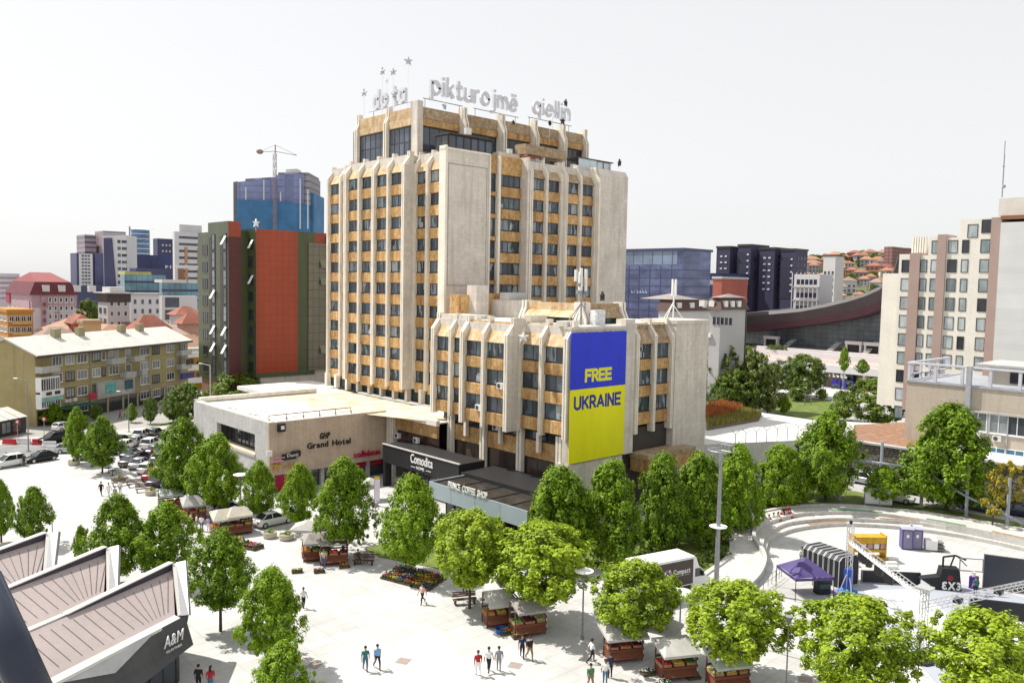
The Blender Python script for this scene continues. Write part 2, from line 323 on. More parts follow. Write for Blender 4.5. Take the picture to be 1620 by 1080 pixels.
# ============================================================ amphitheatre: ramped path, stepped benches, grass bank
def smooth(pts, n):
    P = [Vector(p) for p in pts]; out = []
    dist = [0]
    for a, c in zip(P[:-1], P[1:]): dist.append(dist[-1]+(c-a).length)
    for i in range(n):
        t = dist[-1]*i/(n-1); k = max(j for j in range(len(P)-1) if dist[j] <= t+1e-6)
        u = (t-dist[k])/(dist[k+1]-dist[k]); p0 = P[max(k-1,0)]; p1 = P[k]; p2 = P[k+1]; p3 = P[min(k+2,len(P)-1)]
        out.append(.5*((2*p1)+(p2-p0)*u+(2*p0-5*p1+4*p2-p3)*u*u+(3*p1-p0-3*p2+p3)*u**3))
    return out
def pz(l): return [G(x, y, z) for x, y, z in l]
NR = 64
outer = smooth(pz([(1110,913,.05),(1125,902,.12),(1148,886,.3),(1158,866,.5),(1156,846,.75),(1171,824,1.0),(1205,810,1.2),(1268,800,1.2),(1331,799,1.2),(1394,804,1.2),(1470,812,1.2),(1545,824,1.2),(1620,838,1.2),(1720,860,1.2)]), NR)
inner = smooth(pz([(1150,950,.05),(1178,935,.1),(1200,914,.25),(1210,890,.45),(1205,872,.65),(1193,854,.9),(1196,838,1.1),(1212,826,1.2),(1268,811,1.2),(1340,808,1.2),(1400,812,1.2),(1470,822,1.2),(1545,836,1.2),(1620,852,1.2),(1720,875,1.2)]), NR)
line2 = smooth(pz([(1208,864,.8),(1210,850,.8),(1222,838,.8),(1247,826,.8),(1297,820,.8),(1341,819,.8),(1436,824,.8),(1500,833,.8),(1560,844,.8),(1620,858,.8),(1720,882,.8)]), NR)
line3 = smooth(pz([(1212,884,.4),(1213,866,.4),(1220,852,.4),(1247,838,.4),(1289,830,.4),(1341,827,.4),(1423,832,.4),(1500,842,.4),(1560,853,.4),(1620,866,.4),(1720,890,.4)]), NR)
def strip(b, A, C, mi=0):
    n = len(A); b.add(list(A)+list(C), [(i, n+i, n+i+1, i+1) for i in range(n-1)], mi)
def lower(A, z): return [Vector((p.x, p.y, z)) for p in A]
def edge_in(A, z): return [Vector((p.x, p.y, z)) for p in A]
amp = B(); strip(amp, outer, inner); strip(amp, inner, lower(inner, -.2))
struct('ramped_path', amp.mesh('ramped_path', M_stone2))
inner_b = inner[int(NR*.30):]; inner_b = smooth(inner_b, NR)
for nm, A, C, zt in (('bench_step', inner_b, line2, .8), ('bench_step', line2, line3, .4)):
    b = B(); strip(b, lower(A, zt), lower(C, zt)); strip(b, lower(C, zt), lower(C, -.1)); struct(nm, b.mesh(nm, M_stone2))
def ribbon(name, A, w_, h0, h1, m, label=None, cat=None):
    b = B(); n = len(A); L_ = []; R_ = []
    for i, p in enumerate(A):
        d = (A[min(i+1,n-1)]-A[max(i-1,0)]); d.z = 0; d.normalize(); s_ = Vector((-d.y, d.x, 0))*w_/2; L_.append(p+s_); R_.append(p-s_)
    up = lambda Q, h: [q+Vector((0,0,h)) for q in Q]
    strip(b, up(L_, h1), up(R_, h1)); strip(b, up(R_, h1), up(R_, h0)); strip(b, up(L_, h0), up(L_, h1))
    o = ob(name, b.mesh(name, m))
    if label: tag(o, label, cat)
    else: o['kind'] = 'structure'
    return o
ribbon('kerb', outer, .45, -.3, .16, M_kerb)
ribbon('kerb', inner[:int(NR*.42)], .35, -.6, .45, M_kerb)
M_seat = mat('timber_seat', (.30,.20,.12), .7, .2, 2, rnd=.2)
for i0, i1, A, cc in ((22,30,line3,0),(33,40,line2,0),(40,47,inner_b,1),(50,60,inner_b,0),(24,34,inner_b,1),(52,61,line2,0)):
    sg = A[i0:i1]; d = [Vector((p.x-.0, p.y, p.z+.004)) for p in sg]
    o = ribbon('seat_strip', [p+Vector((.25,.25,0)) for p in d], .42, .0, .05, mat('green_seat', (.12,.26,.14), .6, .2, 2) if cc else M_seat)
# lawn behind the path, rising to the road
back = pz([(800,846,.06),(880,842,.06),(940,832,.1),(1000,824,.2),(1060,812,.4),(1110,800,.6),(1160,786,.9),(1210,772,1.2),(1260,764,1.2),(1300,760,1.2)])+[Vector((103,44,1.2)),Vector((103,34,1.2)),Vector((103,22,1.2)),Vector((103.5,10,1.2)),Vector((102,-6,1.2))]
front = pz([(838,878,.02),(900,903,.02),(980,908,.02),(1050,908,.02)])+outer[::1]
b = B(); strip(b, smooth(back, 70), [p-Vector((0,0,.03)) for p in smooth(front, 70)])
struct('lawn', b.mesh('lawn', M_grass))
sheet('verge_soil', [(96,52),(102.4,52),(102.4,49),(97,49)], 1.225, mat('dry_soil', (.36,.27,.16), .95, .2, .6))
# ============================================================ grand hotel
M_tile = mat('pale_stone_tiles', (.64,.585,.52), .8, .10, .35, joint=(.62,.62,.022,.84,False), fine=(2.5,.06), streak=.24)
M_fin = mat('fin_concrete', (.76,.70,.61), .75, .08, .6, fine=(4,.05), streak=.24)
M_fin2 = mat('fin_groove', (.30,.27,.24), .85, .1, 1)
M_rust = mat('rust_stone', (.37,.195,.07), .8, .3, .9, col2=(.58,.38,.17), fine=(5,.30), stretch=(1,1,.55), rnd=.16, streak=.4)
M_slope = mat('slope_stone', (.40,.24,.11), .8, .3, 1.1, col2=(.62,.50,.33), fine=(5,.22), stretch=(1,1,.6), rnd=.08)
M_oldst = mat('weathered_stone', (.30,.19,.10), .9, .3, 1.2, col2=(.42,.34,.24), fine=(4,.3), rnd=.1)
M_beige = mat('beige_cladding', (.50,.385,.29), .8, .10, .5, joint=(.55,12,.02,.80,False), fine=(3,.07), streak=.16)
M_rough = mat('board_concrete', (.44,.435,.43), .9, .12, .5, fine=(4,.1), streak=.2)
M_frame = mat('window_frame', (.05,.04,.038), .5, .1, 1)
M_roofp = mat('roof_screed', (.66,.64,.60), .85, .14, .18, fine=(1.2,.1))
M_moss = mat('roof_moss', (.42,.36,.22), .95, .3, .35, col2=(.64,.61,.54), fine=(3,.2))
G_hot = glass('hotel_glass', [(.028,.032,.045),(.04,.055,.075),(.06,.085,.11),(.03,.05,.06),(.10,.13,.16),(.05,.07,.08),(.20,.24,.27),(.035,.04,.055),(.07,.10,.13),(.13,.16,.18),(.045,.06,.07),(.32,.35,.36)], scale=.3)
G_dark = glass('dark_glass', [(.02,.022,.028),(.03,.035,.04),(.045,.055,.06)])
G_teal = glass('teal_glass', [(.015,.06,.065),(.02,.045,.05),(.03,.075,.08)])
G_blue = glass('blue_glass', [(.05,.065,.09),(.085,.105,.14),(.06,.08,.12)])
hot = th('hotel', 'tall stone clad hotel with orange bands, vertical fins and a low entrance wing', 'hotel', (70,90,0))
def HB(name, b, m, sm=False): return ob(name, b.mesh(name, m, sm), hot, (0,0,0), world=True)
AX = {'L': (Vector((0,-1,0)), Vector((1,0,0)), R(-90)), 'R': (Vector((1,0,0)), Vector((0,1,0)), 0.0)}
_FC = {}
def fin_mesh(zb, zt, wd, dep, style):
    k = ('fin', zb, zt, wd, dep, style)
    if k in _FC: return _FC[k]
    if style == 'in':   prof = [(0,zb),(0,zt+1.0),(.95,zt+2.2),(.95,zt+3.0),(dep+.9,zt+3.0),(dep+.9,zt+1.0),(dep,zb)]
    elif style == 'flat': prof = [(0,zb),(0,zt+3.0),(dep+.5,zt+3.0),(dep,zb)]
    else: prof = [(0,zb),(0,zt),(dep,zt),(dep,zb)]
    b = B()
    if wd >= .4:
        r = wd*.40; g = wd*.5-r
        b.extx(prof, -wd/2, -wd/2+r, 0); b.extx(prof, wd/2-r, wd/2, 0)
        b.extx([(y+(.09 if y < 1 else 0), z-(.05 if z > zb+1 else -.02)) for y, z in prof], -g-.002, g+.002, 1)
    else: b.extx(prof, -wd/2, wd/2, 0)
    _FC[k] = b.mesh('fin', [M_fin, M_fin2]); return _FC[k]
def win_meshes(wd, h, nx, nz, fr=.07):
    k = ('win', round(wd,2), h, nx, nz, fr)
    if k in _FC: return _FC[k]
    b = B(); b.box(-wd/2, 0, 0, wd/2, .14, fr); b.box(-wd/2, 0, h-fr, wd/2, .14, h); b.box(-wd/2, .002, fr, -wd/2+fr, .138, h-fr); b.box(wd/2-fr, .002, fr, wd/2, .138, h-fr)
    b.box(-wd/2-.04, -.10, -.10, wd/2+.04, .10, -.002)
    cw = (wd-2*fr)/nx; ch = (h-2*fr)/nz
    for i in range(1, nx): b.box(-wd/2+fr+i*cw-fr/2, .02, fr, -wd/2+fr+i*cw+fr/2, .12, h-fr)
    for j in range(1, nz): b.box(-wd/2+fr, .03, fr+j*ch-fr/2, wd/2-fr, .11, fr+j*ch+fr/2)
    p = B(); p.box(-cw/2+fr*.2, .06, 0, cw/2-fr*.2, .075, ch)
    cs = [(-wd/2+fr+(i+.5)*cw, fr+j*ch) for i in range(nx) for j in range(nz)]
    _FC[k] = (b.mesh('window', M_frame), p, cs); return _FC[k]
_PM = {}
def window(root, loc, rz, wd, h, nx=2, nz=1, g=None, fr=.07, name='window', panes=True, fm=None):
    wm, p, cs = win_meshes(wd, h, nx, nz, fr); g = g or G_hot
    if fm: 
        k = (wm.name, fm.name)
        if k not in _PM: c = wm.copy(); c.materials[0] = fm; _PM[k] = c
        wm = _PM[k]
    k = (id(p), g.name)
    if k not in _PM: _PM[k] = p.mesh('pane', g)
    o = ob(name, wm, root, loc, rz, world=True)
    for x, z in cs: ob('pane', _PM[k], o, (x, 0, z))
    return o
def panel(wd, h, dep=.4, m=None, slope=False, bev=.04):
    m = m or M_rust; k = ('pan', round(wd,2), round(h,2), dep, m.name, slope)
    if k in _FC: return _FC[k]
    b = B()
    if slope: b.extx([(0,0),(.95,1.75),(1.0,1.75),(1.0,2.45),(1.35,2.45),(1.35,0)], -wd/2, wd/2)
    else: b.extx([(0,bev),(0,h-bev),(bev,h),(dep,h),(dep,0),(.10,0)], -wd/2, wd/2)
    _FC[k] = b.mesh('panel', m); return _FC[k]
def run(face, plane, fins, zt, rows, pitch, zb, wh=1.6, fw_=.42, slope_m=None, dep=.85, style='in', nx=2, skip_edge=(0,0), top=True, extra_last=1.5):
    """one flat run of bays: plane = position of the fin fronts; fins = positions along the face, in reading order from the left"""
    a, inn, rz = AX[face]
    def P(s, d, z): return Vector((plane, s, z))+inn*d if face == 'L' else Vector((s, plane, z))+inn*d
    for i, s in enumerate(fins):
        ww = fw_ if not isinstance(fw_, (list,tuple)) else fw_[i]
        if ww: ob('fin', fin_mesh(zb, zt, ww, dep, style), hot, P(s,0,0), rz, world=True)
    for i in range(len(fins)-1):
        s0, s1 = fins[i], fins[i+1]; sg = -1 if face == 'L' else 1
        fa = fw_ if not isinstance(fw_, (list,tuple)) else fw_[i]; fb = fw_ if not isinstance(fw_, (list,tuple)) else fw_[i+1]
        e0 = s0+sg*fa/2; e1 = s1-sg*fb/2; c = (e0+e1)/2; wd = abs(e1-e0)
        if top: ob('sloped_panel', panel(wd-.01, 0, m=slope_m, slope=True), hot, P(c, .25, zt+.02), rz, world=True)
        for k in range(rows):
            z1 = zt-k*pitch
            window(hot, P(c, dep-.2, z1-wh), rz, wd-.02, wh, nx)
            hh = pitch-wh-.12 if k < rows-1 else extra_last
            ob('spandrel', panel(wd-.01, hh), hot, P(c, dep-.42, z1-wh-.11-hh), rz, world=True)
ZT, PT = 42.4, 3.2
# --- tower, left side (three runs) and right side
run('L', 71.3, [122.2,118.3,114.4], ZT, 10, PT, 10.9, slope_m=M_slope)
run('L', 69.6, [114.0,110.05,106.1,102.2,98.3], ZT, 10, PT, 10.9, slope_m=M_slope, fw_=[.7,.42,.62,.42,.62])
run('L', 71.3, [97.9,94.9,91.4], ZT, 10, PT, 10.9, slope_m=M_slope, fw_=[.2,.42,.4])
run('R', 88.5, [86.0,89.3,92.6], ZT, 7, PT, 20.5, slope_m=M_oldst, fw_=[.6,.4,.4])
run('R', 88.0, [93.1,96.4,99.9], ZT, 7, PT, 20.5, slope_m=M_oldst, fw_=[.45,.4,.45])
for k in range(7):                                # narrow strip and wide bay on the right side
    z1 = ZT-k*PT
    window(hot, (79.65,90.2,z1-2.5), 0, 1.2, 2.5, 1); ob('spandrel', panel(1.2,.6), hot, (79.65,89.9,z1-3.15), 0, world=True)
    window(hot, (82.95,90.2,z1-1.6), 0, 4.4, 1.6, 4); ob('spandrel', panel(4.4,1.45), hot, (82.95,89.9,z1-1.6-.11-1.45), 0, world=True)
ob('spandrel', panel(4.4,2.7), hot, (82.95,89.9,ZT+.05), 0, world=True); ob('spandrel', panel(1.2,2.7), hot, (79.65,89.9,ZT+.05), 0, world=True)
b = B(); b.box(80.3,89.5,20.5,80.7,90.6,ZT+2.6); HB('fin', b, M_fin)
b = B(); b.box(85.2,88.6,20.5,85.62,92,ZT+2.9); HB('return_wall', b, M_tile)
b = B()
b.box(72.28,91.2,8.9,107,122.0,45.0); b.box(70.58,98.5,11.0,73,113.9,44.9); b.box(72.3,90.42,20,86,92,44.9); b.box(85.5,89.5,20,107,95,44.9); b.box(93,89.0,20,107,95,44.85)
HB('tower_wall', b, M_tile)
b = B(); b.box(70.9,90.0,8.9,78.75,91.18,ZT+2.5); HB('blank_wall', b, M_tile)
b = B(); b.box(70.75,89.85,8.9,71.1,91.3,ZT+3.0); b.box(70.7,89.9,ZT+2.5,79.0,91.2,ZT+2.75); b.box(78.77,89.8,20,79.0,91.2,ZT+2.5); HB('fin', b, M_fin)
b = B()                                                     # dark joint lines that frame the blank wall
for z in (ZT+.55, 26.2): b.box(71.4,89.96,z,78.4,89.995,z+.09)
b.box(71.35,89.96,26.2,71.43,89.995,ZT+.64); b.box(78.35,89.96,26.2,78.43,89.995,ZT+.64); HB('wall_joint', b, M_fin2)
b = B(); b.extx([(0,8.9),(0,ZT+2.0),(.6,ZT+2.9),(8,ZT+2.9),(8,8.9)], 0, 6.9); o = HB('blank_wall', b, M_tile); o.location += Vector((100.3,87.6,0))
b = B(); b.extx([(0,8.9),(0,ZT+1.0),(.9,ZT+2.2),(.9,ZT+3.0),(1.6,ZT+3.0),(1.6,8.9)], 0, .35); o = HB('fin', b, M_fin); o.location += Vector((99.93,87.45,0))
for s0 in (98.35,): pass
b = B(); b.box(69.62,97.9,10.9,71.3,98.04,ZT+1.0); b.box(70.55,97.92,ZT+1.0,71.3,98.03,ZT+2.9); HB('return_wall', b, M_tile)
# tower base behind the low roof: posts and teal glazing
a, inn, rz = AX['L']
for y in (122,119,115.6,112.3,109,105.7,102.3,99,95.6,92.4):
    b = B(); b.box(71.0,y-.28,8.9,71.8,y+.28,11.1); HB('post', b, M_fin)
for y in (120.5,117.3,114,110.7,107.4,104,100.7,97.3,94):
    window(hot, (71.9,y,9.0), rz, 2.6, 1.95, 2, g=G_teal)
b = B(); b.box(72.1,91.3,8.9,72.25,122,11.1); HB('base_wall', b, M_frame)
# --- penthouse
ZP0, ZP1 = 45.0, 53.2
b = B(); b.box(73.4,99.8,ZP0,105.5,116.5,52.4); HB('penthouse_wall', b, M_tile)
def pent_fin(face, x, y, top=ZP1, wd=.8, dep=1.2):
    z = 50.0; prof = [(0,ZP0),(0,z),(0,z+.7),(.45,z+1.7),(.45,top),(dep,top),(dep,ZP0)]
    bb = B(); r = wd*.36; bb.extx(prof, -wd/2, -wd/2+r); bb.extx(prof, wd/2-r, wd/2); bb.extx([(p[0]+(.08 if p[0] < .6 else 0),p[1]-.02) for p in prof], -wd*.14, wd*.14, 1)
    ob('fin', bb.mesh('fin', [M_fin, M_fin2]), hot, (x,y,0), AX[face][2], world=True)
for y in (99.9,107.3,115.6): pent_fin('L', 72.5, y, wd=.9 if y < 100 else .8)
for y0, y1 in ((100.4,106.9),(107.7,115.2)):
    c = (y0+y1)/2; wd = y1-y0
    window(hot, (73.1,c,45.2), R(-90), wd, 4.5, 5, 2, g=G_blue, fr=.14)
    ob('spandrel', panel(wd,1.1,.5,M_slope), hot, (72.85,c,49.75), R(-90), world=True)
    ob('parapet_panel', panel(wd,1.5,.6,M_slope), hot, (73.0,c,50.9), R(-90), world=True)
b = B(); b.box(74.5,116.4,ZP0,76,119.4,51.2); HB('side_glazing', b, G_blue)
prx = [73.0,81.1,88.3,94.9,100.9,106.3]; pry = [99.5,98.8,98.1,97.5,96.9]
for i in range(5):
    x0, x1, yy = prx[i], prx[i+1], pry[i]; c = (x0+x1)/2; wd = x1-x0-.8
    if i: pent_fin('R', x0, yy-1.0, wd=.7, dep=2.2)
    ob('spandrel', panel(wd,1.0,.5,M_rust), hot, (c,yy-.35,49.6), 0, world=True)
    ob('parapet_panel', panel(wd,1.7,.5,M_oldst), hot, (c,yy-.15,50.65), 0, world=True)
    window(hot, (c,yy,46.1), 0, wd, 3.45, 4 if i != 1 else 1, 1, g=G_blue if i in (0,) else (G_teal if i == 1 else G_dark), fr=.12)
    b = B(); b.box(x0+.3,yy+.2,ZP0,x1-.2,99.9,52.3); HB('penthouse_wall', b, M_tile)
pent_fin('R', 106.3, 95.9, wd=.7, dep=2.2)
b = B(); b.box(72.4,98.7,ZP0,73.4,100.2,53.0); HB('corner_pier', b, M_tile)
# conservatory, roof terrace box and clutter on the tower roof
b = B(); b.box(73.4,92.6,45.0,81.5,92.75,45.4); b.box(73.2,92.3,47.55,81.8,96,47.75); HB('conservatory_roof', b, M_frame)
for i in range(6): window(hot, (74.2+i*1.38,92.7,45.1), 0, 1.36, 2.4, 1, g=G_blue, fr=.1)
window(hot, (73.4,94.3,45.1), R(-90), 2.9, 2.4, 2, g=G_dark, fr=.1)
b = B(); b.box(81.9,91.5,45,86.2,93,46.0); HB('roof_box', b, M_tile)
b = B(); b.extx([(0,1.1),(.2,2.6),(.5,2.6),(2.4,2.6),(2.4,1.1)], 0, 9.0); o = HB('roof_canopy', b, M_oldst); o.location += Vector((86.2,90.2,45))
b = B(); b.box(86.6,90.6,45,86.9,91,46.2); b.box(90.4,90.6,45,90.7,91,46.2); b.box(94.6,90.6,45,94.9,91,46.2); HB('canopy_post', b, M_fin)
b = B(); b.box(86,90.1,45.6,88.5,90.9,45.75); HB('red_awning', b, mat('red_tile', (.35,.06,.04), .7))
b = B(); b.box(98.4,90.5,45.0,106.2,90.7,46.9); HB('glazed_balustrade', b, mat('pale_panel', (.55,.62,.66), .3)); 
b = B(); b.box(98.2,90.3,46.9,106.6,94,47.05); HB('balcony_roof', b, M_frame)
for i in range(2): window(hot, (103.4+i*1.6,90.45,45.1), 0, 1.5, 1.75, 1, g=G_blue)
for x, y, z, s_ in ((76,91.9,47.8,.9),(84,91.6,46.0,.7),(97,90.7,45,.8)):
    b = B(); b.box(x,y,z,x+s_*1.1,y+.5,z+s_); HB('air_conditioner', b, mat('ac_white', (.62,.62,.6), .5))
# --- annex with the banner
ZA = 19.7
run('L', 65.0, [84.9,81.3,77.4], ZA, 3, PT, 9.7, wh=1.75, slope_m=M_slope, fw_=[.62,.42,.35])
run('L', 63.3, [76.9,73.0,68.95], ZA, 3, PT, 9.6, wh=1.75, slope_m=M_slope, fw_=[.62,.42,.55])
run('L', 65.0, [68.5,65.0,61.2], ZA, 3, PT, 9.6, wh=1.75, slope_m=M_slope, fw_=[.1,.42,.6])
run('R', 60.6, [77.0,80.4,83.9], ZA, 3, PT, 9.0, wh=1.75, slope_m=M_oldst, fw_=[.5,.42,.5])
b = B(); b.box(65.98,61.9,9.9,91,84.8,22.0); b.box(64.28,69.0,10.0,66.2,76.8,21.9); HB('annex_wall', b, M_tile)
b = B(); b.box(63.32,68.58,9.6,65.0,68.68,ZA+1.0); b.box(64.2,68.57,ZA+1.0,66.4,68.69,ZA+2.95); HB('return_wall', b, M_tile)
b = B(); b.box(65.55,60.85,6.8,76.7,61.88,ZA+2.0); b.box(65.5,60.75,ZA+2.0,76.8,62,ZA+2.3); b.box(65.5,60.7,0,74.6,62.5,6.8); HB('banner_wall', b, M_tile)
b = B(); b.box(65.6,61.6,ZA+2.31,67.2,63.2,ZA+2.9); HB('parapet_block', b, M_tile); b = B(); b.box(74.9,60.95,ZA+2.31,76.7,62.4,ZA+3.0); HB('parapet_block', b, M_tile)
b = B(); b.box(84.2,60.5,0,91.2,66,ZA+2.3); b.box(84.1,60.35,ZA+2.3,91.35,66.1,ZA+2.75); HB('blank_wall', b, M_tile)
b = B(); b.box(90.6,66,0,91.2,84.8,22); HB('annex_wall', b, M_tile)
b = B(); b.box(77.2,62,0,84.3,66,9.3); HB('recess_wall', b, M_frame)
b = B(); b.box(76.8,58.6,6.2,86.5,61.4,6.75); HB('canopy_roof', b, M_oldst)
b = B(); b.box(76.9,58.7,4.6,86.4,61.3,6.2); HB('canopy_band', b, M_rust)
b = B(); b.box(66,61.5,21.98,91.2,84.8,22.03); HB('roof', b, M_roofp)
b = B(); b.box(91.22,61.0,6.0,91.3,62.3,8.6); HB('steel_door', b, mat('pale_blue_steel', (.42,.50,.55), .5, .1))
# annex roof storey
b = B(); b.box(71.6,64.8,22,78.4,74.2,24.0); HB('roof_storey', b, M_tile)
def rs_fin(face, x, y):
    prof = [(.0,22),(0,22.6),(.55,23.7),(.55,24.6),(1.9,24.6),(1.9,22)]
    bb = B(); bb.extx(prof, -.4, -.12); bb.extx(prof, .12, .4); bb.extx([(p[0]+.06 if p[0] < 1 else p[0], p[1]) for p in prof], -.119, .119, 1); ob('fin', bb.mesh('fin', [M_fin, M_fin2]), hot, (x,y,0), AX[face][2], world=True)
for p in (('L',70.4,74.0),('L',70.4,64.6),('R',71.2,63.5),('R',78.2,63.5)): rs_fin(*p)
def rs_panel(face, x, y, wd, m):
    bb = B(); bb.extx([(0,22.75),(.7,23.55),(.7,24.45),(1.2,24.45),(1.2,22.75)], -wd/2, wd/2); ob('sloped_panel', bb.mesh('sloped_panel', m), hot, (x,y,0), AX[face][2], world=True)
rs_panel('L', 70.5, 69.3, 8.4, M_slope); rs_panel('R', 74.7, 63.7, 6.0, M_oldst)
window(hot, (71.3,69.3,22.05), R(-90), 8.0, .7, 4, g=G_teal); window(hot, (74.7,64.6,22.05), 0, 5.6, .7, 3, g=G_teal)
b = B(); b.box(72,84.4,22,74.2,86.4,26.3); HB('stair_tower', b, M_tile)
b = B(); b.box(74.2,85,22,77.5,88,25.2); HB('stair_tower', b, M_rust); b = B(); b.box(70.3,86,22,72,88,25.0); HB('stair_tower', b, M_rust)
b = B(); b.box(75.2,80,22,80,86,24.4); HB('roof_box', b, M_tile)
b = B(); b.box(75,81.5,24.4,78.5,83,25.4); HB('ventilation_duct', b, M_conc)
b = B(); b.box(66.1,79,22.04,70,84.6,22.5); HB('parapet_block', b, M_tile); b = B(); b.box(66.6,69.3,22.04,70.3,69.9,22.9); HB('parapet_block', b, M_tile)
# --- podium under the annex
def pair(x, y, z0, z1):
    bb = B(); bb.box(x,y-.42,z0,x+.6,y-.08,z1); bb.box(x,y+.08,z0,x+.6,y+.42,z1); HB('column', bb, M_fin)
b = B(); b.box(66.9,61.5,0,90,84.7,9.6); HB('podium_core', b, M_frame); b = B(); b.box(66.9,84.8,0,72,93.4,8.5); HB('podium_core', b, M_frame)
for y in (82.0,75.6,69.0,62.6): pair(65.7,y,0,9.7)
for y in (92.3,): 
    bb = B()
    for q in (-.7,-.3,.1,.5): bb.box(63.6,y+q,0,64.2,y+q+.26,8.3)
    HB('column', bb, M_fin)
for y0, y1 in ((81.5,76.1),(75.1,69.5),(68.5,63.1)):
    c = (y0+y1)/2; wd = y0-y1
    ob('fascia_panel', panel(wd,2.0,.4), hot, (66.3,c,6.5), R(-90), world=True)
    window(hot, (66.5,c,3.2), R(-90), wd, 3.25, 3, g=glass('lobby_glass', [(.075,.05,.042),(.055,.042,.038),(.10,.075,.06)], .1, .6, .3))
    ob('fascia_panel', panel(wd,1.3,.4), hot, (66.35,c,1.7), R(-90), world=True)
    window(hot, (66.6,c,8.6), R(-90), wd, 1.0, 3, g=G_dark)
    bb = B(); bb.box(65.6,c-.2,7.4,66.1,c+.2,9.7); HB('hanger', bb, M_fin)
b = B(); b.box(64.9,61.3,3.2,65.7,75.5,3.5); HB('ledge', b, M_fin)
for y0, y1 in ((93.4,93.1),(91.6,82.5)):
    c = (y0+y1)/2; wd = y0-y1
    ob('fascia_panel', panel(wd,1.7,.4), hot, (64.05,c,6.6), R(-90), world=True); window(hot, (64.4,c,2.6), R(-90), wd, 3.95, 3 if wd > 2 else 1, g=glass('brown_glass', [(.07,.035,.03),(.06,.035,.032)]))
# --- low entrance wing
b = B(); b.box(46.6,93.5,2.3,64.0,93.9,8.9); HB('sign_wall', b, M_beige)
b = B()
b.box(46.6,108.9,2.2,47.2,116.2,8.9); b.box(46.6,93.9,2.2,47.2,97.4,8.9); b.box(46.6,97.4,6.95,47.2,108.9,8.9); b.box(46.6,97.4,2.2,47.2,108.9,4.3); b.box(46.6,116.2,0,66,116.8,9.2)
HB('wing_wall', b, M_rough)
b = B(); b.box(46.45,97.3,4.1,48.2,109,4.4); HB('ledge', b, mat('cream_render', (.55,.48,.38), .8))
b = B(); b.box(48.2,97.2,4.3,48.5,109.1,7.0); HB('recess_wall', b, M_frame)
for i in range(5): window(hot, (48.0,98.7+i*2.28,4.42), R(-90), 2.2, 2.5, 2, g=G_dark)
b = B(); b.box(47.2,93.9,8.55,71.0,116.2,8.72); b.box(64,82.3,8.55,71,94,8.72); b.box(60,116.8,8.0,74,132,8.6); HB('low_roof', b, M_roofp)
b = B(); b.box(46.6,93.5,8.905,47.3,116.8,9.05); b.box(47.3,93.5,8.905,64.0,93.75,8.98); b.box(63.75,82.2,8.3,64.3,93.5,9.0); b.box(47.3,116.1,8.905,66,116.8,9.45); HB('parapet', b, M_fin)
b = B(); b.add([(59,97.5,8.735),(64.2,83,8.735),(66.9,83,8.735),(70.9,92,8.735),(70.9,116,8.735),(56,115.5,8.735),(60,108,8.735),(57,103,8.735)], [(0,1,2,3,4,5,6,7)]); HB('roof_moss', b, M_moss)
b = B(); b.box(48.2,94.3,0,64,116,2.3); HB('shop_core', b, G_dark)
for x in (47,50.5,54,57.5,61): b = B(); b.box(x,93.9,0,x+.5,94.35,2.3); HB('column', b, M_conc)
b = B(); b.box(47.6,94.05,0,50.3,94.25,2.3); HB('shopfront', b, mat('red_shopfront', (.35,.01,.04), .4)); b = B(); b.box(58.5,94.05,1.5,63.6,94.25,2.3); HB('shopfront', b, mat('red_shopfront', (.35,.01,.04), .4))
for z, s_ in ((9.5,1),(9.05,-1)): pass
rl = B(); pts = [Vector((46.9+i*2.35,94.2,8.73)) for i in range(6)]
for p in pts: rl.tube(p, p+Vector((0,0,1.0)), .05, n=5); rl.tube(p+Vector((0,0,.7)), p+Vector((.5,.5,0)), .04, n=5)
rl.tube(pts[0]+Vector((0,0,1.0)), pts[-1]+Vector((0,0,1.0)), .06, n=5); rl.tube(pts[0]+Vector((0,0,.5)), pts[-1]+Vector((0,0,.5)), .03, n=5)
HB('roof_rail', rl, mat('rusty_steel', (.13,.06,.05), .7, .2, 4))
for p in ((46.9,108,8.73),(46.9,101,8.73)):
    bb = B(); bb.pipe([Vector(p),Vector(p)+Vector((.6,0,.3)),Vector(p)+Vector((1.2,-2,.25))], .05); HB('loose_rail', bb, MATS['rusty_steel'])
# wall-mounted air conditioners
ac = B(); ac.box(-.45,-.35,0,.45,0,.62); ac.lathe([(.24,-.01),(.24,.02)], 12, 1)
def aircon(x, y, z, face, root=None):
    bb = B(); bb.box(-.5,-.4,0,.5,0,.7); 
    c = [(.28*math.cos(2*math.pi*i/12)-.12, -.41, .35+.28*math.sin(2*math.pi*i/12)) for i in range(12)]; bb.add(c, [tuple(range(12))], 1)
    return ob('air_conditioner', bb.mesh('air_conditioner', [mat('ac_white', (.62,.62,.6), .5), mat('ac_fan', (.06,.06,.06), .6)]), root or hot, (x,y,z), AX[face][2], world=True)
for x, y, z in ((63.9,70.1,14.4),(63.9,73.9,11.4),(66.2,73.3,8.9),(66.3,65.6,3.5),(63.8,90.4,5.6),(63.8,86.2,5.6)): aircon(x,y,z,'L')
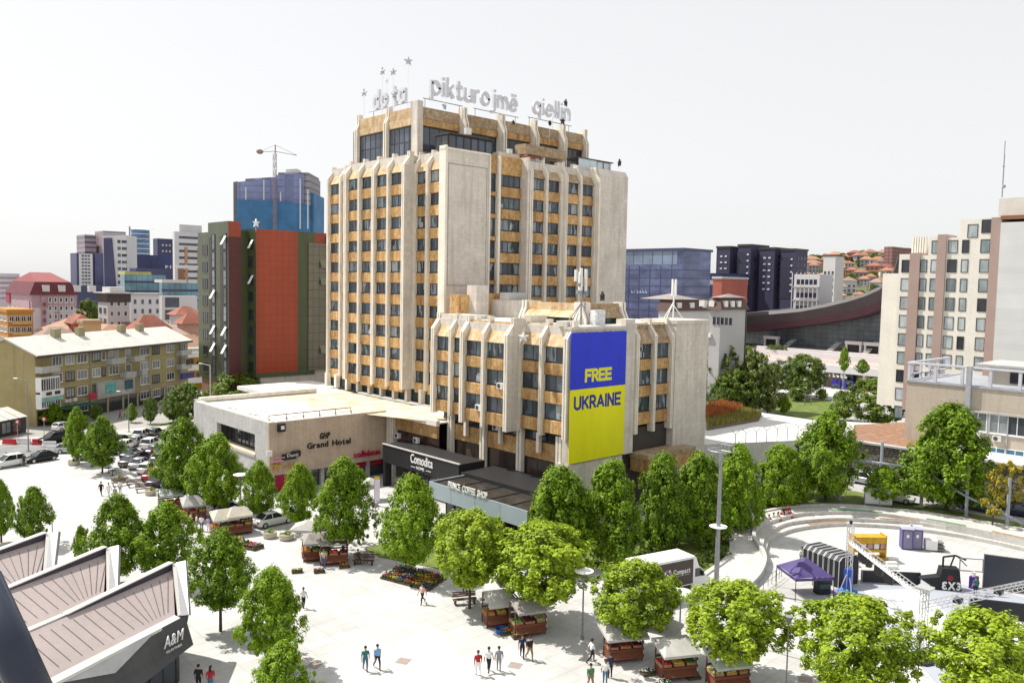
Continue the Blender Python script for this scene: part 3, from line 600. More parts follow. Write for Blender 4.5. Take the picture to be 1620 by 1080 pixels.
# ============================================================ signs of the hotel
M_white = mat('white_paint', (.75,.75,.74), .5, .05, 1); M_black = mat('black_sign', (.018,.018,.02), .5, .1, 1)
M_letter = mat('silver_letter', (.60,.61,.66), .45, .08, 2); M_steel = mat('grey_steel', (.30,.31,.33), .45, .1, 2, metal=.5)
sg = th('rooftop_sign', 'silver lettering on steel rails along the right edge of the hotel roof', 'sign', (76,98.9,53.2))
round_letters(sg, 'pikturojm\u00eb', 1.75, .5, .45, M_letter, (74.6,98.7,54.35), 0, 17.6)
round_letters(sg, 'qiellin', 1.7, .42, .45, M_letter, (94.0,97.0,54.3), 0, 8.8)
b = B()
for x0, x1, y in ((73.5,81,98.9),(83,92.5,98.7),(93.2,103.5,97.2)): b.tube((x0,y,53.45),(x1,y,53.45),.07,n=5); b.tube((x0+.5,y+.2,52.3),(x0+.5,y+.2,53.5),.05,n=5); b.tube((x1-.5,y+.2,52.3),(x1-.5,y+.2,53.5),.05,n=5)
ob('rail', b.mesh('rail', M_steel), sg, world=True)
sg = th('rooftop_sign', 'silver lettering do ta on the left edge of the hotel roof', 'sign', (73.5,108,53.2))
round_letters(sg, 'do ta', 1.7, .48, .45, M_letter, (73.4,111.8,53.75), R(-90), 8.8)
b = B(); b.tube((73.4,113,53.35),(73.4,101.5,53.35),.07,n=5)
for y in (112,107,102): b.tube((73.6,y,52.3),(73.6,y,53.4),.05,n=5)
ob('rail', b.mesh('rail', M_steel), sg, world=True)
# stars
def star_mesh(r, m, ins=.42):
    bb = B(); P = []
    for i in range(10):
        a = math.pi/2+math.pi*i/5; rr = r if i % 2 == 0 else r*ins; P.append((rr*math.cos(a), rr*math.sin(a)))
    for yy in (-.12, .12):
        pass
    vs = [(x, -.12, z) for x, z in P]+[(x, .12, z) for x, z in P]+[(0,-.3,0),(0,.3,0)]
    fs = [(i, (i+1)%10, 20) for i in range(10)]+[((i+1)%10+10, i+10, 21) for i in range(10)]+[((i+1)%10, i, i+10, (i+1)%10+10) for i in range(10)]
    return bb.add(vs, fs).mesh('star', m)
M_starw = mat('star_white', (.72,.73,.76), .5, .05, 1); M_starb = mat('star_dark', (.02,.02,.028), .5, .1, 1); M_starg = mat('star_grey', (.45,.46,.52), .5, .08, 1)
def star(p, r, m, label, rz=0, post=1.2, tilt=0):
    t = th('star', label, 'star', p-Vector((0,0,r*.8+post)), rz, 'stars fixed on the roofs'); ob('star_plate', star_mesh(r*.66, m), t, (0,0,r*.8+post), rot=(0,tilt,0))
    bb = B(); bb.tube((0,0.05,0),(0,0.05,r*.8+post),.03,n=5); ob('post', bb.mesh('post', M_starw), t)
for x, y, P, r, m, lab, rz, po in (
  (895,163,97.5,1.0,M_starb,'black star highest above the right end of the roof lettering',.3,6.5),
  (875,173,97.4,.85,M_starb,'black star over the last letters of the roof lettering',.2,5.2),
  (890,192,97.0,.95,M_starb,'black star just right of the roof lettering',-.2,3.0),
  (870,195,97.0,.7,M_starb,'small black star under the end of the roof lettering',.4,2.4),
  (812,194,98.0,.6,M_starb,'small black star on the parapet below the gap in the lettering',.1,1.2),
  (980,258,88.5,1.0,M_starb,'black star edge-on above the far right corner of the hotel tower',1.1,1.6),
  (703,168,98.6,.8,M_starg,'grey star hanging under the first letters of the roof sign',.2,.6)):
    star(atY(x,y,P), r, m, lab, rz, po)
for x, y, P, r, m, lab, rz, po in (
  (646,97,73.4,1.1,M_starg,'grey star highest of all above the left roof corner',-.4,9.0),
  (622,114,73.4,.95,M_starg,'pale star above the letters on the left roof edge',-.9,6.6),
  (605,113,73.4,.95,M_starg,'pale star edge-on left of the two stars over the roof',-1.3,6.6),
  (576,147,73.4,1.0,M_starg,'grey star at the left end of the roof lettering',-1.2,2.8),
  (624,150,73.2,.9,M_starg,'pale star overlapping the letters on the left roof edge',-.7,2.4),
  (612,128,73.6,.6,M_starw,'faint white star between the roof letters and the upper stars',-1,4.0),
  (828,533,64.0,1.0,M_starw,'white star fixed to the sloped parapet of the lower block',-.7,.2)):
    star(atX(x,y,P), r, m, lab, rz, po)
star(atY(953,469,66), 1.0, M_starb, 'black star on the small roof storey behind the banner', .25, .6)
star(atD(405,353,149), 1.25, M_starw, 'white star on the parapet of the orange office block', .2, .5)
star(atY(942,500,62.2), 1.1, M_starw, 'white star leaning on the parapet above the banner', .9, .6)
# telephone aerials on the annex roof
an = th('antenna_mast', 'mobile phone mast with white panel aerials on the lower block of the hotel', 'antenna', (69.4,63.0,22.0))
b = B(); b.tube((0,0,0),(0,0,6.2),.11)
for q in ((1.7,-.2),(-1.6,.9),(.3,1.9)): b.tube((q[0],q[1],0),(0,0,2.6),.06,n=6)
ob('mast', b.mesh('mast', M_steel), an)
for dx, dy, z, h in ((-.35,-.2,4.0,2.5),(.45,-.2,3.9,2.5),(.1,.4,3.8,2.3),(-.8,.2,5.0,1.3)):
    b = B(); b.box(dx-.16,dy-.1,z,dx+.16,dy+.1,z+h); ob('panel_aerial', b.mesh('panel_aerial', M_white), an)
for dx, z in ((-.75,3.6),(-.7,4.4),(.2,3.2),(-.3,3.1),(.5,3.3)):
    b = B(); b.box(dx-.18,-.3,z,dx+.18,-.02,z+.4); ob('radio_unit', b.mesh('radio_unit', M_steel), an)
bx_ = th('roof_sheet', 'crumpled pale sheet metal cabinet above the blue and yellow banner', 'cabinet', atY(946,515,62.6)-Vector((0,0,.3)))
b = B(); b.box(-.8,-.3,0,.9,.5,2.1); ob('cabinet', b.mesh('cabinet', mat('pale_metal', (.62,.64,.67), .4, .2, 3)), bx_)
# banner
bn = th('banner', 'large blue and yellow banner reading FREE UKRAINE', 'banner', (69.9,60.55,7.0))
zf = 15.15
b = B(); b.box(65.25,60.52,zf,74.6,60.6,21.4); ob('blue_cloth', b.mesh('blue_cloth', mat('banner_blue', (.016,.034,.58), .55, .10, .35, bump=.5, stretch=(1,1,.25))), bn, world=True)
b = B(); b.box(65.25,60.52,7.0,74.6,60.6,zf-.002); ob('yellow_cloth', b.mesh('yellow_cloth', mat('banner_yellow', (.80,.76,.0), .55, .08, .35, bump=.5, stretch=(1,1,.25))), bn, world=True)
M_by = mat('banner_yellow_ink', (.76,.72,.02), .55, .02); M_bb = mat('banner_blue_ink', (.03,.03,.30), .55, .02)
block_letters(bn, 'FREE', 1.5, .35, M_by, (67.55,60.51,15.85), 4.55)
block_letters(bn, 'UKRAINE', 1.55, .31, M_bb, (65.85,60.51,12.85), 8.0)
b = B()
for x in (65.3,67.6,69.9,72.2,74.5):
    for z in (7.05,21.35): b.tube((x,60.5,z),(x,60.85,z+(.25 if z > 20 else -.25)),.03,n=4)
ob('tie_rope', b.mesh('tie_rope', M_white), bn, world=True)['kind'] = 'stuff'
# wall lettering and shop signs on the entrance wing
sg = th('hotel_lettering', 'dark hotel name lettering under a small emblem on the beige wall', 'sign', (54,93.4,5))
letters(sg, 'Grand Hotel', 1.05, .05, M_black, atY(486,710,93.42), 0, fit=6.4, off=.02)
letters(sg, 'GHP', 1.05, .05, M_black, atY(506,694,93.42), 0, fit=1.5, off=.03, shear=.3, gap=-.05)
sg = th('shop_sign', 'small black ribbon sign with white letters near the corner of the beige wall', 'sign', atY(445,720,93.4))
p = atY(450,722,93.3); b = B(); b.box(-.3,-.1,-.45,1.6,.1,.3); b.box(1.0,-.12,-.2,2.2,.12,.55); ob('board', b.mesh('board', M_black), sg, p, world=True)
letters(sg, 'Danti', .55, .02, M_white, p+Vector((.3,-.14,-.1)), 0, fit=1.5)
b = B(); b.box(-2.4,-.15,.3,-1.7,0,1.0); ob('lamp_box', b.mesh('lamp_box', M_white), sg, p, world=True)
b = B(); b.box(-1.8,-.3,-.5,-.3,-.2,-.3); b.box(-1.4,-.3,-.1,-.1,-.2,.05); ob('stripe', b.mesh('stripe', mat('pink_stripe', (.55,.25,.32), .5)), sg, p, world=True)
sg = th('shop_sign', 'gold star and lettering low on the beige wall above the red shopfront', 'sign', atY(437,745,93.4))
M_gold = mat('gold_letter', (.50,.27,.03), .4, .1, 2)
ob('emblem', star_mesh(.75, M_gold, .3), sg, atY(437,737,93.3), world=True); marks(sg, 6, 2.2, .6, M_gold, atY(448,741,93.35), 0)
sg = th('shop_sign', 'red lettering at the right end of the beige wall', 'sign', atY(575,720,93.4))
letters(sg, 'colhésun', 1.15, .08, mat('red_letter', (.42,.01,.05), .4, .05), atY(560,724,93.35), 0, fit=4.1, off=.02)
sg = th('wall_lamp', 'square black floodlight with white centre on the beige wall', 'lamp', atY(445,676,93.3))
p = atY(445,676,93.3); b = B(); b.box(-.45,-.3,-.5,.45,.2,.5); ob('housing', b.mesh('housing', M_black), sg, p, world=True); b = B(); b.box(-.2,-.36,-.2,.25,-.301,.25); ob('lens', b.mesh('lens', M_white), sg, p, world=True)
# Comodita shop box
cs = th('shop_pavilion', 'black shop front box with white script lettering beside the beige wall', 'shop', (61.5,81,0))
b = B(); b.box(60,73.0,3.2,64,88.6,5.5); ob('fascia', b.mesh('fascia', M_black), cs, world=True)
b = B(); b.box(59.9,72.9,5.5,60.25,88.7,5.6); ob('top_trim', b.mesh('top_trim', M_conc), cs, world=True)
for y in (88.0,73.1): b = B(); b.box(60,y,0,61,y+.5,3.2); ob('side_pier', b.mesh('side_pier', M_black), cs, world=True)
for i in range(5): window(cs, (62.6,86.3-i*2.75,.1), R(-90), 2.7, 3.0, 2, g=G_dark)
b = B(); b.box(62.9,73.2,0,64,88.4,3.2); ob('shop_wall', b.mesh('shop_wall', M_frame), cs, world=True)
letters(cs, 'Comodita', 1.6, .04, M_white, Vector((59.95,82.4,4.2)), R(-90), fit=4.5, off=.015)
letters(cs, 'HOME', .5, .03, M_white, Vector((59.95,81.2,3.55)), R(-90), fit=1.6)
b = B(); b.box(59.9,81.4,3.68,59.95,82.3,3.73); b.box(59.9,78.2,3.68,59.95,79.2,3.73); b.extx([(0,0),(.8,.25),(1.6,.05),(.8,.4)], -.04, .0); 
ob('flourish', b.mesh('flourish', M_white), cs, world=True)
# Prince coffee shop pavilion
pc = th('coffee_pavilion', 'grey panelled coffee pavilion with white lettering on its roof edge', 'pavilion', (60,64,0))
M_gpan = mat('blue_grey_panel', (.30,.36,.40), .45, .06, .3, rnd=.04)
for i in range(4):
    y1 = 72.1-i*3.95; b = B(); b.box(55,y1-3.9,2.75,55.15,y1,4.5); ob('fascia_panel', b.mesh('fascia_panel', M_gpan), pc, world=True)
b = B(); b.box(55.2,71.95,2.75,64.5,72.1,4.5); ob('fascia_panel', b.mesh('fascia_panel', M_gpan), pc, world=True)
b = B(); b.box(55.16,56.3,4.15,62,72,4.3); ob('glass_roof', b.mesh('glass_roof', glass('roof_glass', [(.04,.035,.03)], .25)), pc, world=True)
b = B(); b.box(60,56.3,4.31,65.6,72.6,4.75); ob('rear_roof', b.mesh('rear_roof', M_black), pc, world=True)
for i in range(6): b = B(); b.box(55.2,56.4+i*3.08,4.31,60,56.5+i*3.08,4.4); ob('roof_bar', b.mesh('roof_bar', M_frame), pc, world=True)
for i in range(5): b = B(); b.box(55.3,56.4+i*3.85,0,55.5,56.6+i*3.85,2.75); ob('post', b.mesh('post', M_black), pc, world=True)
for i in range(6): window(pc, (57.2,70.6-i*2.6,.1), R(-90), 2.5, 2.5, 2, g=G_dark)
b = B(); b.box(57.5,56.5,0,65.6,72,4.1); ob('room', b.mesh('room', M_frame), pc, world=True)
letters(pc, 'PRINCE COFFEE SHOP', .95, .05, M_white, Vector((54.95,68.6,4.52)), R(-90), fit=6.4, off=.01)
for i in range(5):
    aa = th('planter_box', 'low dark planter with green shrub in front of the coffee pavilion', 'planter', (54.2,58.0+i*2.6,0), 0, 'planters before the coffee pavilion')
    b = B(); b.box(-.3,-1,0,.3,1,.6); ob('box', b.mesh('box', M_black), aa)
    b = B(); 
    for q in range(10): b.ell((rng.uniform(-.2,.2), -.9+q*.2, .75+rng.uniform(0,.2)), .3,.25,.3,7,5)
    ob('shrub', b.mesh('shrub', mat('shrub_leaf', (.04,.09,.012), .8, .4, 5, bump=.8)), aa)
# ============================================================ neighbouring buildings
_WM = {}
def wmesh(w_, h, g, f, nx=1, nz=1, fr=.08, sill=True):
    k = (round(w_,2), round(h,2), g.name, f.name, nx, nz, fr, sill)
    if k in _WM: return _WM[k]
    b = B(); b.box(-w_/2,-.02,0,w_/2,.05,h,1)
    b.box(-w_/2-fr,-.07,-fr,w_/2+fr,.03,0); b.box(-w_/2-fr,-.07,h,w_/2+fr,.03,h+fr); b.box(-w_/2-fr,-.07,0,-w_/2,.03,h); b.box(w_/2,-.07,0,w_/2+fr,.03,h)
    for i in range(1,nx): x = -w_/2+w_*i/nx; b.box(x-fr*.4,-.06,0,x+fr*.4,.0,h)
    for j in range(1,nz): z = h*j/nz; b.box(-w_/2,-.055,z-fr*.4,w_/2,.0,z+fr*.4)
    if sill: b.box(-w_/2-fr*1.4,-.16,-fr*1.9,w_/2+fr*1.4,.03,-fr-.002)
    _WM[k] = b.mesh('window', [f, g]); return _WM[k]
def fit(xl, xc, xr, yt, D, z0=0.0):
    """a block standing square to the town grid: near corner on sight line xc at distance D, faces running back to xl and xr"""
    c = atD(xc, yt, D); yb = atX(xl, yt, c.x).y; xb = atY(xr, yt, c.y).x
    return c.x, c.y, xb, yb, c.z
def grid(root, face, plane, s0, s1, z0, z1, nc, nr, wf, hf, g, f, nx=1, nz=1, fr=.08, skip=None, name='window', sill=True):
    """windows of a facade, each an object of its own; s runs left to right as seen"""
    rz = AX[face][2]
    for i in range(nc):
        for j in range(nr):
            if skip and skip(i, j): continue
            s = s0+(s1-s0)*(i+.5)/nc; z = z0+(z1-z0)*(j+.5-hf/2)/nr
            me = wmesh(abs(s1-s0)/nc*wf, (z1-z0)/nr*hf, g, f, nx, nz, fr, sill)
            ob(name, me, root, (plane-.0, s, z) if face == 'L' else (s, plane, z), rz, world=True)
def bands(root, face, plane, s0, s1, z0, z1, n, hf, m, d=.06, name='band'):
    for j in range(n):
        z = z0+(z1-z0)*(j+.5-hf/2)/n; h = (z1-z0)/n*hf; b = B()
        if face == 'L': b.box(plane-d, min(s0,s1), z, plane+.05, max(s0,s1), z+h)
        else: b.box(min(s0,s1), plane-d, z, max(s0,s1), plane+.05, z+h)
        ob(name, b.mesh(name, m), root, world=True)
def part(root, name, m, *boxes):
    for q in boxes:
        b = B(); b.box(*q); o = ob(name, b.mesh(name, m), root, world=True)
    return o
F_white = mat('white_window_frame', (.72,.72,.70), .5, .05); F_dark = M_frame; F_grey = mat('grey_frame', (.22,.24,.27), .5, .05)
G_mid = glass('room_glass', [(.06,.07,.085),(.10,.12,.14),(.16,.18,.20),(.05,.055,.07),(.25,.28,.30)])
G_pale = glass('curtained_glass', [(.30,.36,.38),(.20,.26,.28),(.38,.43,.45),(.16,.20,.21),(.26,.32,.33),(.42,.46,.50),(.34,.38,.40),(.24,.28,.30),(.40,.45,.46),(.03,.035,.045)])
G_far = glass('far_blue_glass', [(.035,.05,.11),(.05,.07,.14),(.08,.11,.19)])
# --- orange and green office block
of = th('office_block', 'office block clad in orange red and dark green panels behind the hotel', 'building', (62,140,0))
M_or = mat('orange_panel', (.29,.042,.014), .30, .16, .25, joint=(1.25,1.25,.03,.45,False), spec=.5, stretch=(1,1,.08))
M_gr = mat('green_panel', (.06,.075,.032), .32, .18, .25, joint=(1.25,3.3,.03,.5,False), spec=.5, stretch=(1,1,.15))
G_of = glass('office_glass', [(.015,.018,.022),(.03,.035,.045),(.02,.025,.03)])
xo, yo, zt_ = 68.05, 141.65, 35.7
xe = atY(505, 365, yo).x+4
ym = atX(375, 363, xo).y
part(of, 'orange_wall', M_or, (xo+.02,yo,9.3,atY(471,362,yo).x,yo+12,zt_))
part(of, 'green_wall', M_gr, (xo,yo+.02,8.5,xo+12,ym,zt_))
x2 = atX(361,351,xo-4.0).x; y2 = atX(361,351,x2).y; y3 = atX(329,352,x2).y; zt2 = atX(345,351,x2).z
xq = atY(381,355,y2).x
part(of, 'green_wall', M_gr, (x2,y2+.02,7.5,xq,y3,zt2))
part(of, 'orange_wall', M_or, (x2+.02,y2,zt_-1.5,xq,y2+.3,zt2-.02)); part(of, 'shaded_orange_wall', mat('orange_panel_shade', (.085,.018,.022), .3, .1, .25, joint=(1.25,1.25,.03,.5,False)), (x2+.02,y2,7.5,xq,y2+.3,zt_-1.51))  # lower wall: shade and dark reflection on the orange panels painted in as maroon
part(of, 'green_wall', M_gr, (xq,y2+.4,7.5,xq+9,y3+3,zt_-.3))
y4 = atX(313,367,x2+.8).y; zt3 = atX(320,368,x2+.8).z
part(of, 'green_wall', M_gr, (x2+.8,y3,7.5,x2+14,y4,zt3))
part(of, 'base', mat('brown_base', (.20,.11,.07), .8), (x2+1.2,y2+1,0,x2+13,y4-.5,7.5)); part(of, 'base', mat('grey_plinth', (.44,.42,.40), .85, .1, streak=.2), (xo+1,yo+.3,0,xo+16,yo+10,9.3))
for i in range(8):
    zz = 9.6+i*3.22
    for yy, wd, pl in ((ym-1.0,1.5,xo),(yo+2.2,2.2,xo)):
        ob('window', wmesh(wd,1.7,G_of,F_dark,1), of, (pl,yy,zz), R(-90), world=True)
    ob('window', wmesh(2.0,1.7,G_of,F_dark,2), of, (x2+.8,(y3+y4)/2,zz-1), R(-90), world=True)
for yy, w_ in ((y3-1.9,1.5),(y2+2.0,1.6)):
    b = B(); b.box(x2-.03,yy-w_,8.5,x2+.1,yy+w_,zt2-2.7); ob('dark_slot', b.mesh('dark_slot', F_dark), of, world=True)
    for i in range(8): ob('window', wmesh(1.3,2.7,glass('office_bright', [(.09,.12,.13),(.14,.18,.19),(.05,.06,.06)]),F_dark,1,2), of, (x2-.04,yy-.5,8.9+i*3.3), R(-90), world=True)
    for i, o_ in enumerate((7,4,2,1)):
        if (i+int(w_*10)) % 2 == 0 or i > 1:
            b = B(); b.extx([(0,1.6),(-.85,.05),(-.8,0),(.05,1.55)], -.45, .45); ob('open_sash', b.mesh('open_sash', M_white), of, (x2-.1,yy-.9,9.6+o_*3.3), R(-90), world=True)
for i in (7,5): b = B(); b.extx([(0,1.6),(-.85,.05),(-.8,0),(.05,1.55)], -.4, .4); ob('open_sash', b.mesh('open_sash', M_white), of, (xo-.1,yo+1.2,9.6+i*3.22), R(-90), world=True)
xg = atY(471,362,yo).x
part(of, 'glass_wall', mat('smoked_cladding', (.05,.055,.045), .25, .2, .3, joint=(1.3,1.65,.05,.3,False), spec=.6), (xg,yo+.1,9.3,xg+2.2,yo+10,zt_-2.2), (xg+6,yo+.1,9.3,xe,yo+10,zt_-.6))
part(of, 'glass_wall', mat('olive_glass', (.14,.135,.10), .2, .1, .3, joint=(1.3,1.65,.05,.3,False), spec=.6), (xg+2.2,yo-.2,9.3,xg+6,yo+9,zt_-2.0))
part(of, 'orange_wall', M_or, (xg,yo+.3,zt_-2.2,xe-.2,yo+10,zt_))
part(of, 'teal_wall', mat('teal_curtain_wall', (.012,.05,.055), .3, .15, .4, joint=(1.5,3.2,.05,.5,False)), (xe,yo-3,9.3,xe+16,yo+8,zt_-1.5))
for i, z in enumerate((29,25.7,12.5)): b = B(); b.extx([(0,1.5),(-.7,.05),(-.65,0),(.05,1.45)], -.6, .6); ob('open_sash', b.mesh('open_sash', mat('olive_sash', (.20,.20,.15), .3)), of, (xg+5.2,yo-.25,z), 0, world=True)
# --- khaki apartment block
P1 = G(55,562,12.6); P2 = G(297,538,12.6); ka = math.atan2(P2.y-P1.y, P2.x-P1.x); KL = (Vector((P2.x,P2.y,0))-Vector((P1.x,P1.y,0))).length
kb = th('apartment_block', 'four storey khaki apartment block with pale roof and balconies at the left', 'building', (P1.x,P1.y,0), ka)
M_kh = mat('khaki_render', (.35,.29,.14), .9, .1, .3, fine=(3,.07), streak=.2); M_khb = mat('khaki_band', (.36,.32,.20), .9, .1, .4)
KD = 12.0
def K(name, m, *q): 
    b = B(); b.box(*q); return ob(name, b.mesh(name, m), kb)
b = B(); b.add([(0,0,0),(KL,0,0),(KL,KD,0),(0,KD,0),(0,0,12.4),(KL,0,12.4),(KL,KD,12.4),(0,KD,12.4),(0,KD/2,15.2),(KL,KD/2,15.2)], [(0,1,5,4),(1,2,6,9,5),(2,3,7,6),(3,0,4,8,7)]); ob('wall', b.mesh('wall', M_kh), kb)
M_kr = mat('pale_roof_sheet', (.56,.54,.50), .85, .12, .4, fine=(2,.08), streak=.1)
b = B(); b.extx([(-.9,12.35),(-.9,12.6),(KD/2,15.5),(KD+.9,12.6),(KD+.9,12.35),(KD/2,15.2)], -.5, KL+.5); ob('roof', b.mesh('roof', M_kr), kb)
K('eave', F_dark, -.5,-1.0,12.15,KL+.5,-.85,12.5)
for x in (.22,.36,.63,.76): K('chimney', M_khb, KL*x,KD*.38,14,KL*x+1.6,KD*.38+1,16.6)
for z in (9.25,6.2,3.2): K('floor_band', M_khb, .0,-.07,z,KL,.0,z+.35)
for x in (.30,.69,.93): K('downpipe', F_grey, KL*x,-.12,0,KL*x+.15,-.01,12.2)
kw = [(.115,.05,1),(.185,.045,0),(.255,.055,1),(.34,.045,0),(.385,.02,0),(.45,.06,1),(.545,.035,1),(.66,.06,1),(.745,.05,0),(.855,.055,1),(.955,.045,1)]
for r_ in range(4):
    for i, (x, w_, wh_) in enumerate(kw):
        if r_ == 0 and .3 < x < .6: continue
        fr_ = F_white if (wh_ + (r_*7+i*3) % 5 > 2) or wh_ else F_dark
        ob('window', wmesh(KL*w_, 1.5, G_mid, fr_, 3 if w_ > .04 else 1, 1, .1), kb, (KL*x, -.01, 1.2+r_*3.05+.1))
for x0, x1, r_ in ((.0,.095,3),(.40,.49,3),(.55,.62,3),(.49,.56,2),(.60,.64,2),(.90,.985,3),(.90,.985,2)):
    z = .3+r_*3.05; K('balcony', M_conc, KL*x0,-1.5,z,KL*x1,-.0,z+.18); K('balcony_front', M_conc, KL*x0,-1.5,z+.18,KL*x1,-1.38,z+1.15); K('balcony_side', M_conc, KL*x0,-1.38,z+.18,KL*x0+.12,0,z+1.15)
for z in (6.4,3.4):
    for q in range(4): ob('window', wmesh(KL*.023,2.0,G_mid,F_white,2,1,.1), kb, (KL*(.012+q*.024), -1.2, z))
    K('bay', M_white, 0,-1.18,z-.3,KL*.1,0,z+2.3)
K('sign_board', M_white, -.3,-1.6,5.2,KL*.11,-1.25,6.4); K('sign_panel', mat('teal_panel', (.22,.45,.42), .5), 0,-1.45,4.4,KL*.105,-1.22,5.15)
for x in (.015,.06): K('sign_mark', F_dark, KL*x,-1.62,5.5,KL*(x+.03),-1.6,6.1)
K('sign_board', mat('red_sign', (.45,.02,.06), .5), KL*.27,-1.0,3.3,KL*.315,-.8,4.5); K('cladding', M_conc, KL*.335,-.4,3.0,KL*.58,-.02,6.2)
K('sign_panel', mat('aqua_panel', (.10,.38,.38), .5, .5, 1.5), KL*.385,-.5,3.9,KL*.45,-.41,5.9); K('sign_panel', mat('dark_aqua_panel', (.02,.10,.13), .5, .5, 1.5), KL*.51,-.5,4.0,KL*.565,-.41,5.8)
K('sign_board', mat('navy_sign', (.03,.02,.16), .5), KL*.885,-1.9,4.3,KL*.99,-1.6,5.6); K('sign_board', M_black, KL*.935,-1.8,7.4,KL*.99,-1.55,8.6)
K('awning', mat('green_awning', (.01,.09,.07), .7), KL*.08,-3.2,2.7,KL*.27,-.05,2.85); K('shop_glass', G_dark, .3,-.06,.1,KL-.3,-.01,2.7)
for i in range(9): K('shop_pier', M_khb, KL*(.1+i*.1),-.16,0,KL*(.1+i*.1)+.5,-.06,2.9)
for x in (.16,.205,.50,.17): aa = B(); aa.box(-.45,-.35,0,.45,0,.6); ob('air_conditioner', aa.mesh('air_conditioner', M_white), kb, (KL*x,-.05,rng.choice((3.4,6.4))))
# --- kiosk with glazed lean-to roof at the left edge
ki = th('kiosk', 'dark kiosk with pale slatted lean-to roof at the left edge', 'kiosk', G(20,688), ka)
b = B(); b.box(-9,0,0,2.8,4,2.6); ob('wall', b.mesh('wall', F_dark), ki)
for i in range(6): b = B(); b.extx([(-.4,2.7),(3.6,4.1),(3.6,4.2),(-.4,2.8)], -8.8+i*1.95, -7.0+i*1.95); ob('roof_panel', b.mesh('roof_panel', M_kr), ki)
for i in range(5): ob('window', wmesh(1.7,1.7,G_mid,F_dark,2), ki, (-7.9+i*2.2,-.01,.6))
# --- tall cream office tower at the right
rt_ = th('office_tower', 'cream office tower with brown vertical stripes stepping up at the right edge', 'building', (148,52,0))
M_cr = mat('tower_cream', (.70,.675,.61), .85, .06, .2, fine=(2,.04), streak=.08); M_br = mat('brown_stripe', (.36,.265,.235), .8, .06, .3); M_gw = mat('grey_wall', (.60,.61,.61), .85, .05, .2, joint=(30,1.1,.03,.93,False))
XT = 148.0
def yx(x, y=450, X=XT): return atX(x, y, X).y
def zx(y, x=1500, X=XT): return atX(x, y, X).z
secs = [(1423,1441,402,0),(1441,1457,400,1),(1457,1470,404,0),(1470,1485,374,0),(1485,1499,371,1),(1499,1514,376,0),(1514,1520,372,0),(1520,1555,347,0),(1555,1570,345,0),(1570,1586,344,1)]
yb_ = [yx(secs[0][0],secs[0][2])]+[yx(secs[k][1],min(secs[k][2],secs[min(k+1,len(secs)-1)][2])) for k in range(len(secs))]
for k, (a_, c_, yt, br_) in enumerate(secs):
    zt_ = zx(yt,(a_+c_)/2)
    part(rt_, 'stripe' if br_ else 'wall', M_br if br_ else M_cr, (XT-(.35 if br_ else 0),yb_[k+1],TZ,XT+14,yb_[k],zt_))
part(rt_, 'grey_wall', M_gw, (XT-.8,yx(1640,350),TZ,XT+14,yx(1586.3,350),zx(352,1600)))
part(rt_, 'roof_block', mat('cream_roof_block', (.60,.575,.53), .85, .05), (XT+1,yx(1640,350),zx(340,1600),XT+13,yx(1576,340),zx(312,1600)))
part(rt_, 'roof_band', mat('brown_fascia', (.22,.10,.05), .7), (XT-.5,yx(1640,350),zx(347,1600),XT+12,yx(1585,340),zx(341,1600)))
part(rt_, 'side_wall', M_cr, (XT+2.5,yx(1424,430)+.02,TZ,XT+14,yx(1424,430)+4,zx(432,1420)))
cols = [(1427,1440,0,9),(1457,1466,0,8),(1473,1483,1,9),(1499,1513,1,9),(1521,1531,1,9),(1550,1564,2,10),]
for xa, xb, st, n_ in cols:
    xm = (xa+xb)/2; slant = .055*(xm-1420)/150+.043
    for r_ in range(10):
        zz = zx(430,1430)-(r_-1)*3.2; ok = (r_ >= 1) if st == 0 else True
        if st == 2: zz += 3.2
        if not ok: continue
        y0, y1 = yx(xa,420), yx(xb,420); ob('window', wmesh((y0-y1)*.95,2.0,G_pale,F_dark,1,1,.09,False), rt_, (XT,(y0+y1)/2,zz), R(-90), world=True)
for r_ in range(1): ob('window', wmesh(1.4,2.0,G_pale,F_dark,1,1,.09,False), rt_, (XT,yx(1539,365),zx(375,1539)), R(-90), world=True)
for i in range(6): b = B(); b.extx([(0,0),(.1,3.4),(.5,3.4),(1.6,0)], -.15, .15); ob('roof_fin', b.mesh('roof_fin', M_cr), rt_, (XT+3,yx(1432+i*4,400),zx(404,1440)), R(-90), world=True)
part(rt_, 'roof_block', M_white, (XT+4,yx(1466,400),zx(402,1460),XT+9,yx(1454,400),zx(378,1460)))
ms = th('radio_mast', 'thin lattice radio mast on the roof of the cream tower', 'mast', atX(1585,312,XT+5))
b = B(); b.pipe([(0,0,0),(0,0,9.2)], .07); b.pipe([(.25,0,0),(.25,0,7)], .04); b.ell((-.3,-.3,1.7), .45,.3,.3); b.ell((.5,0,1.8), .25,.2,.2); b.box(-.4,-.1,5.0,.4,.1,5.1); ob('mast', b.mesh('mast', M_steel), ms)
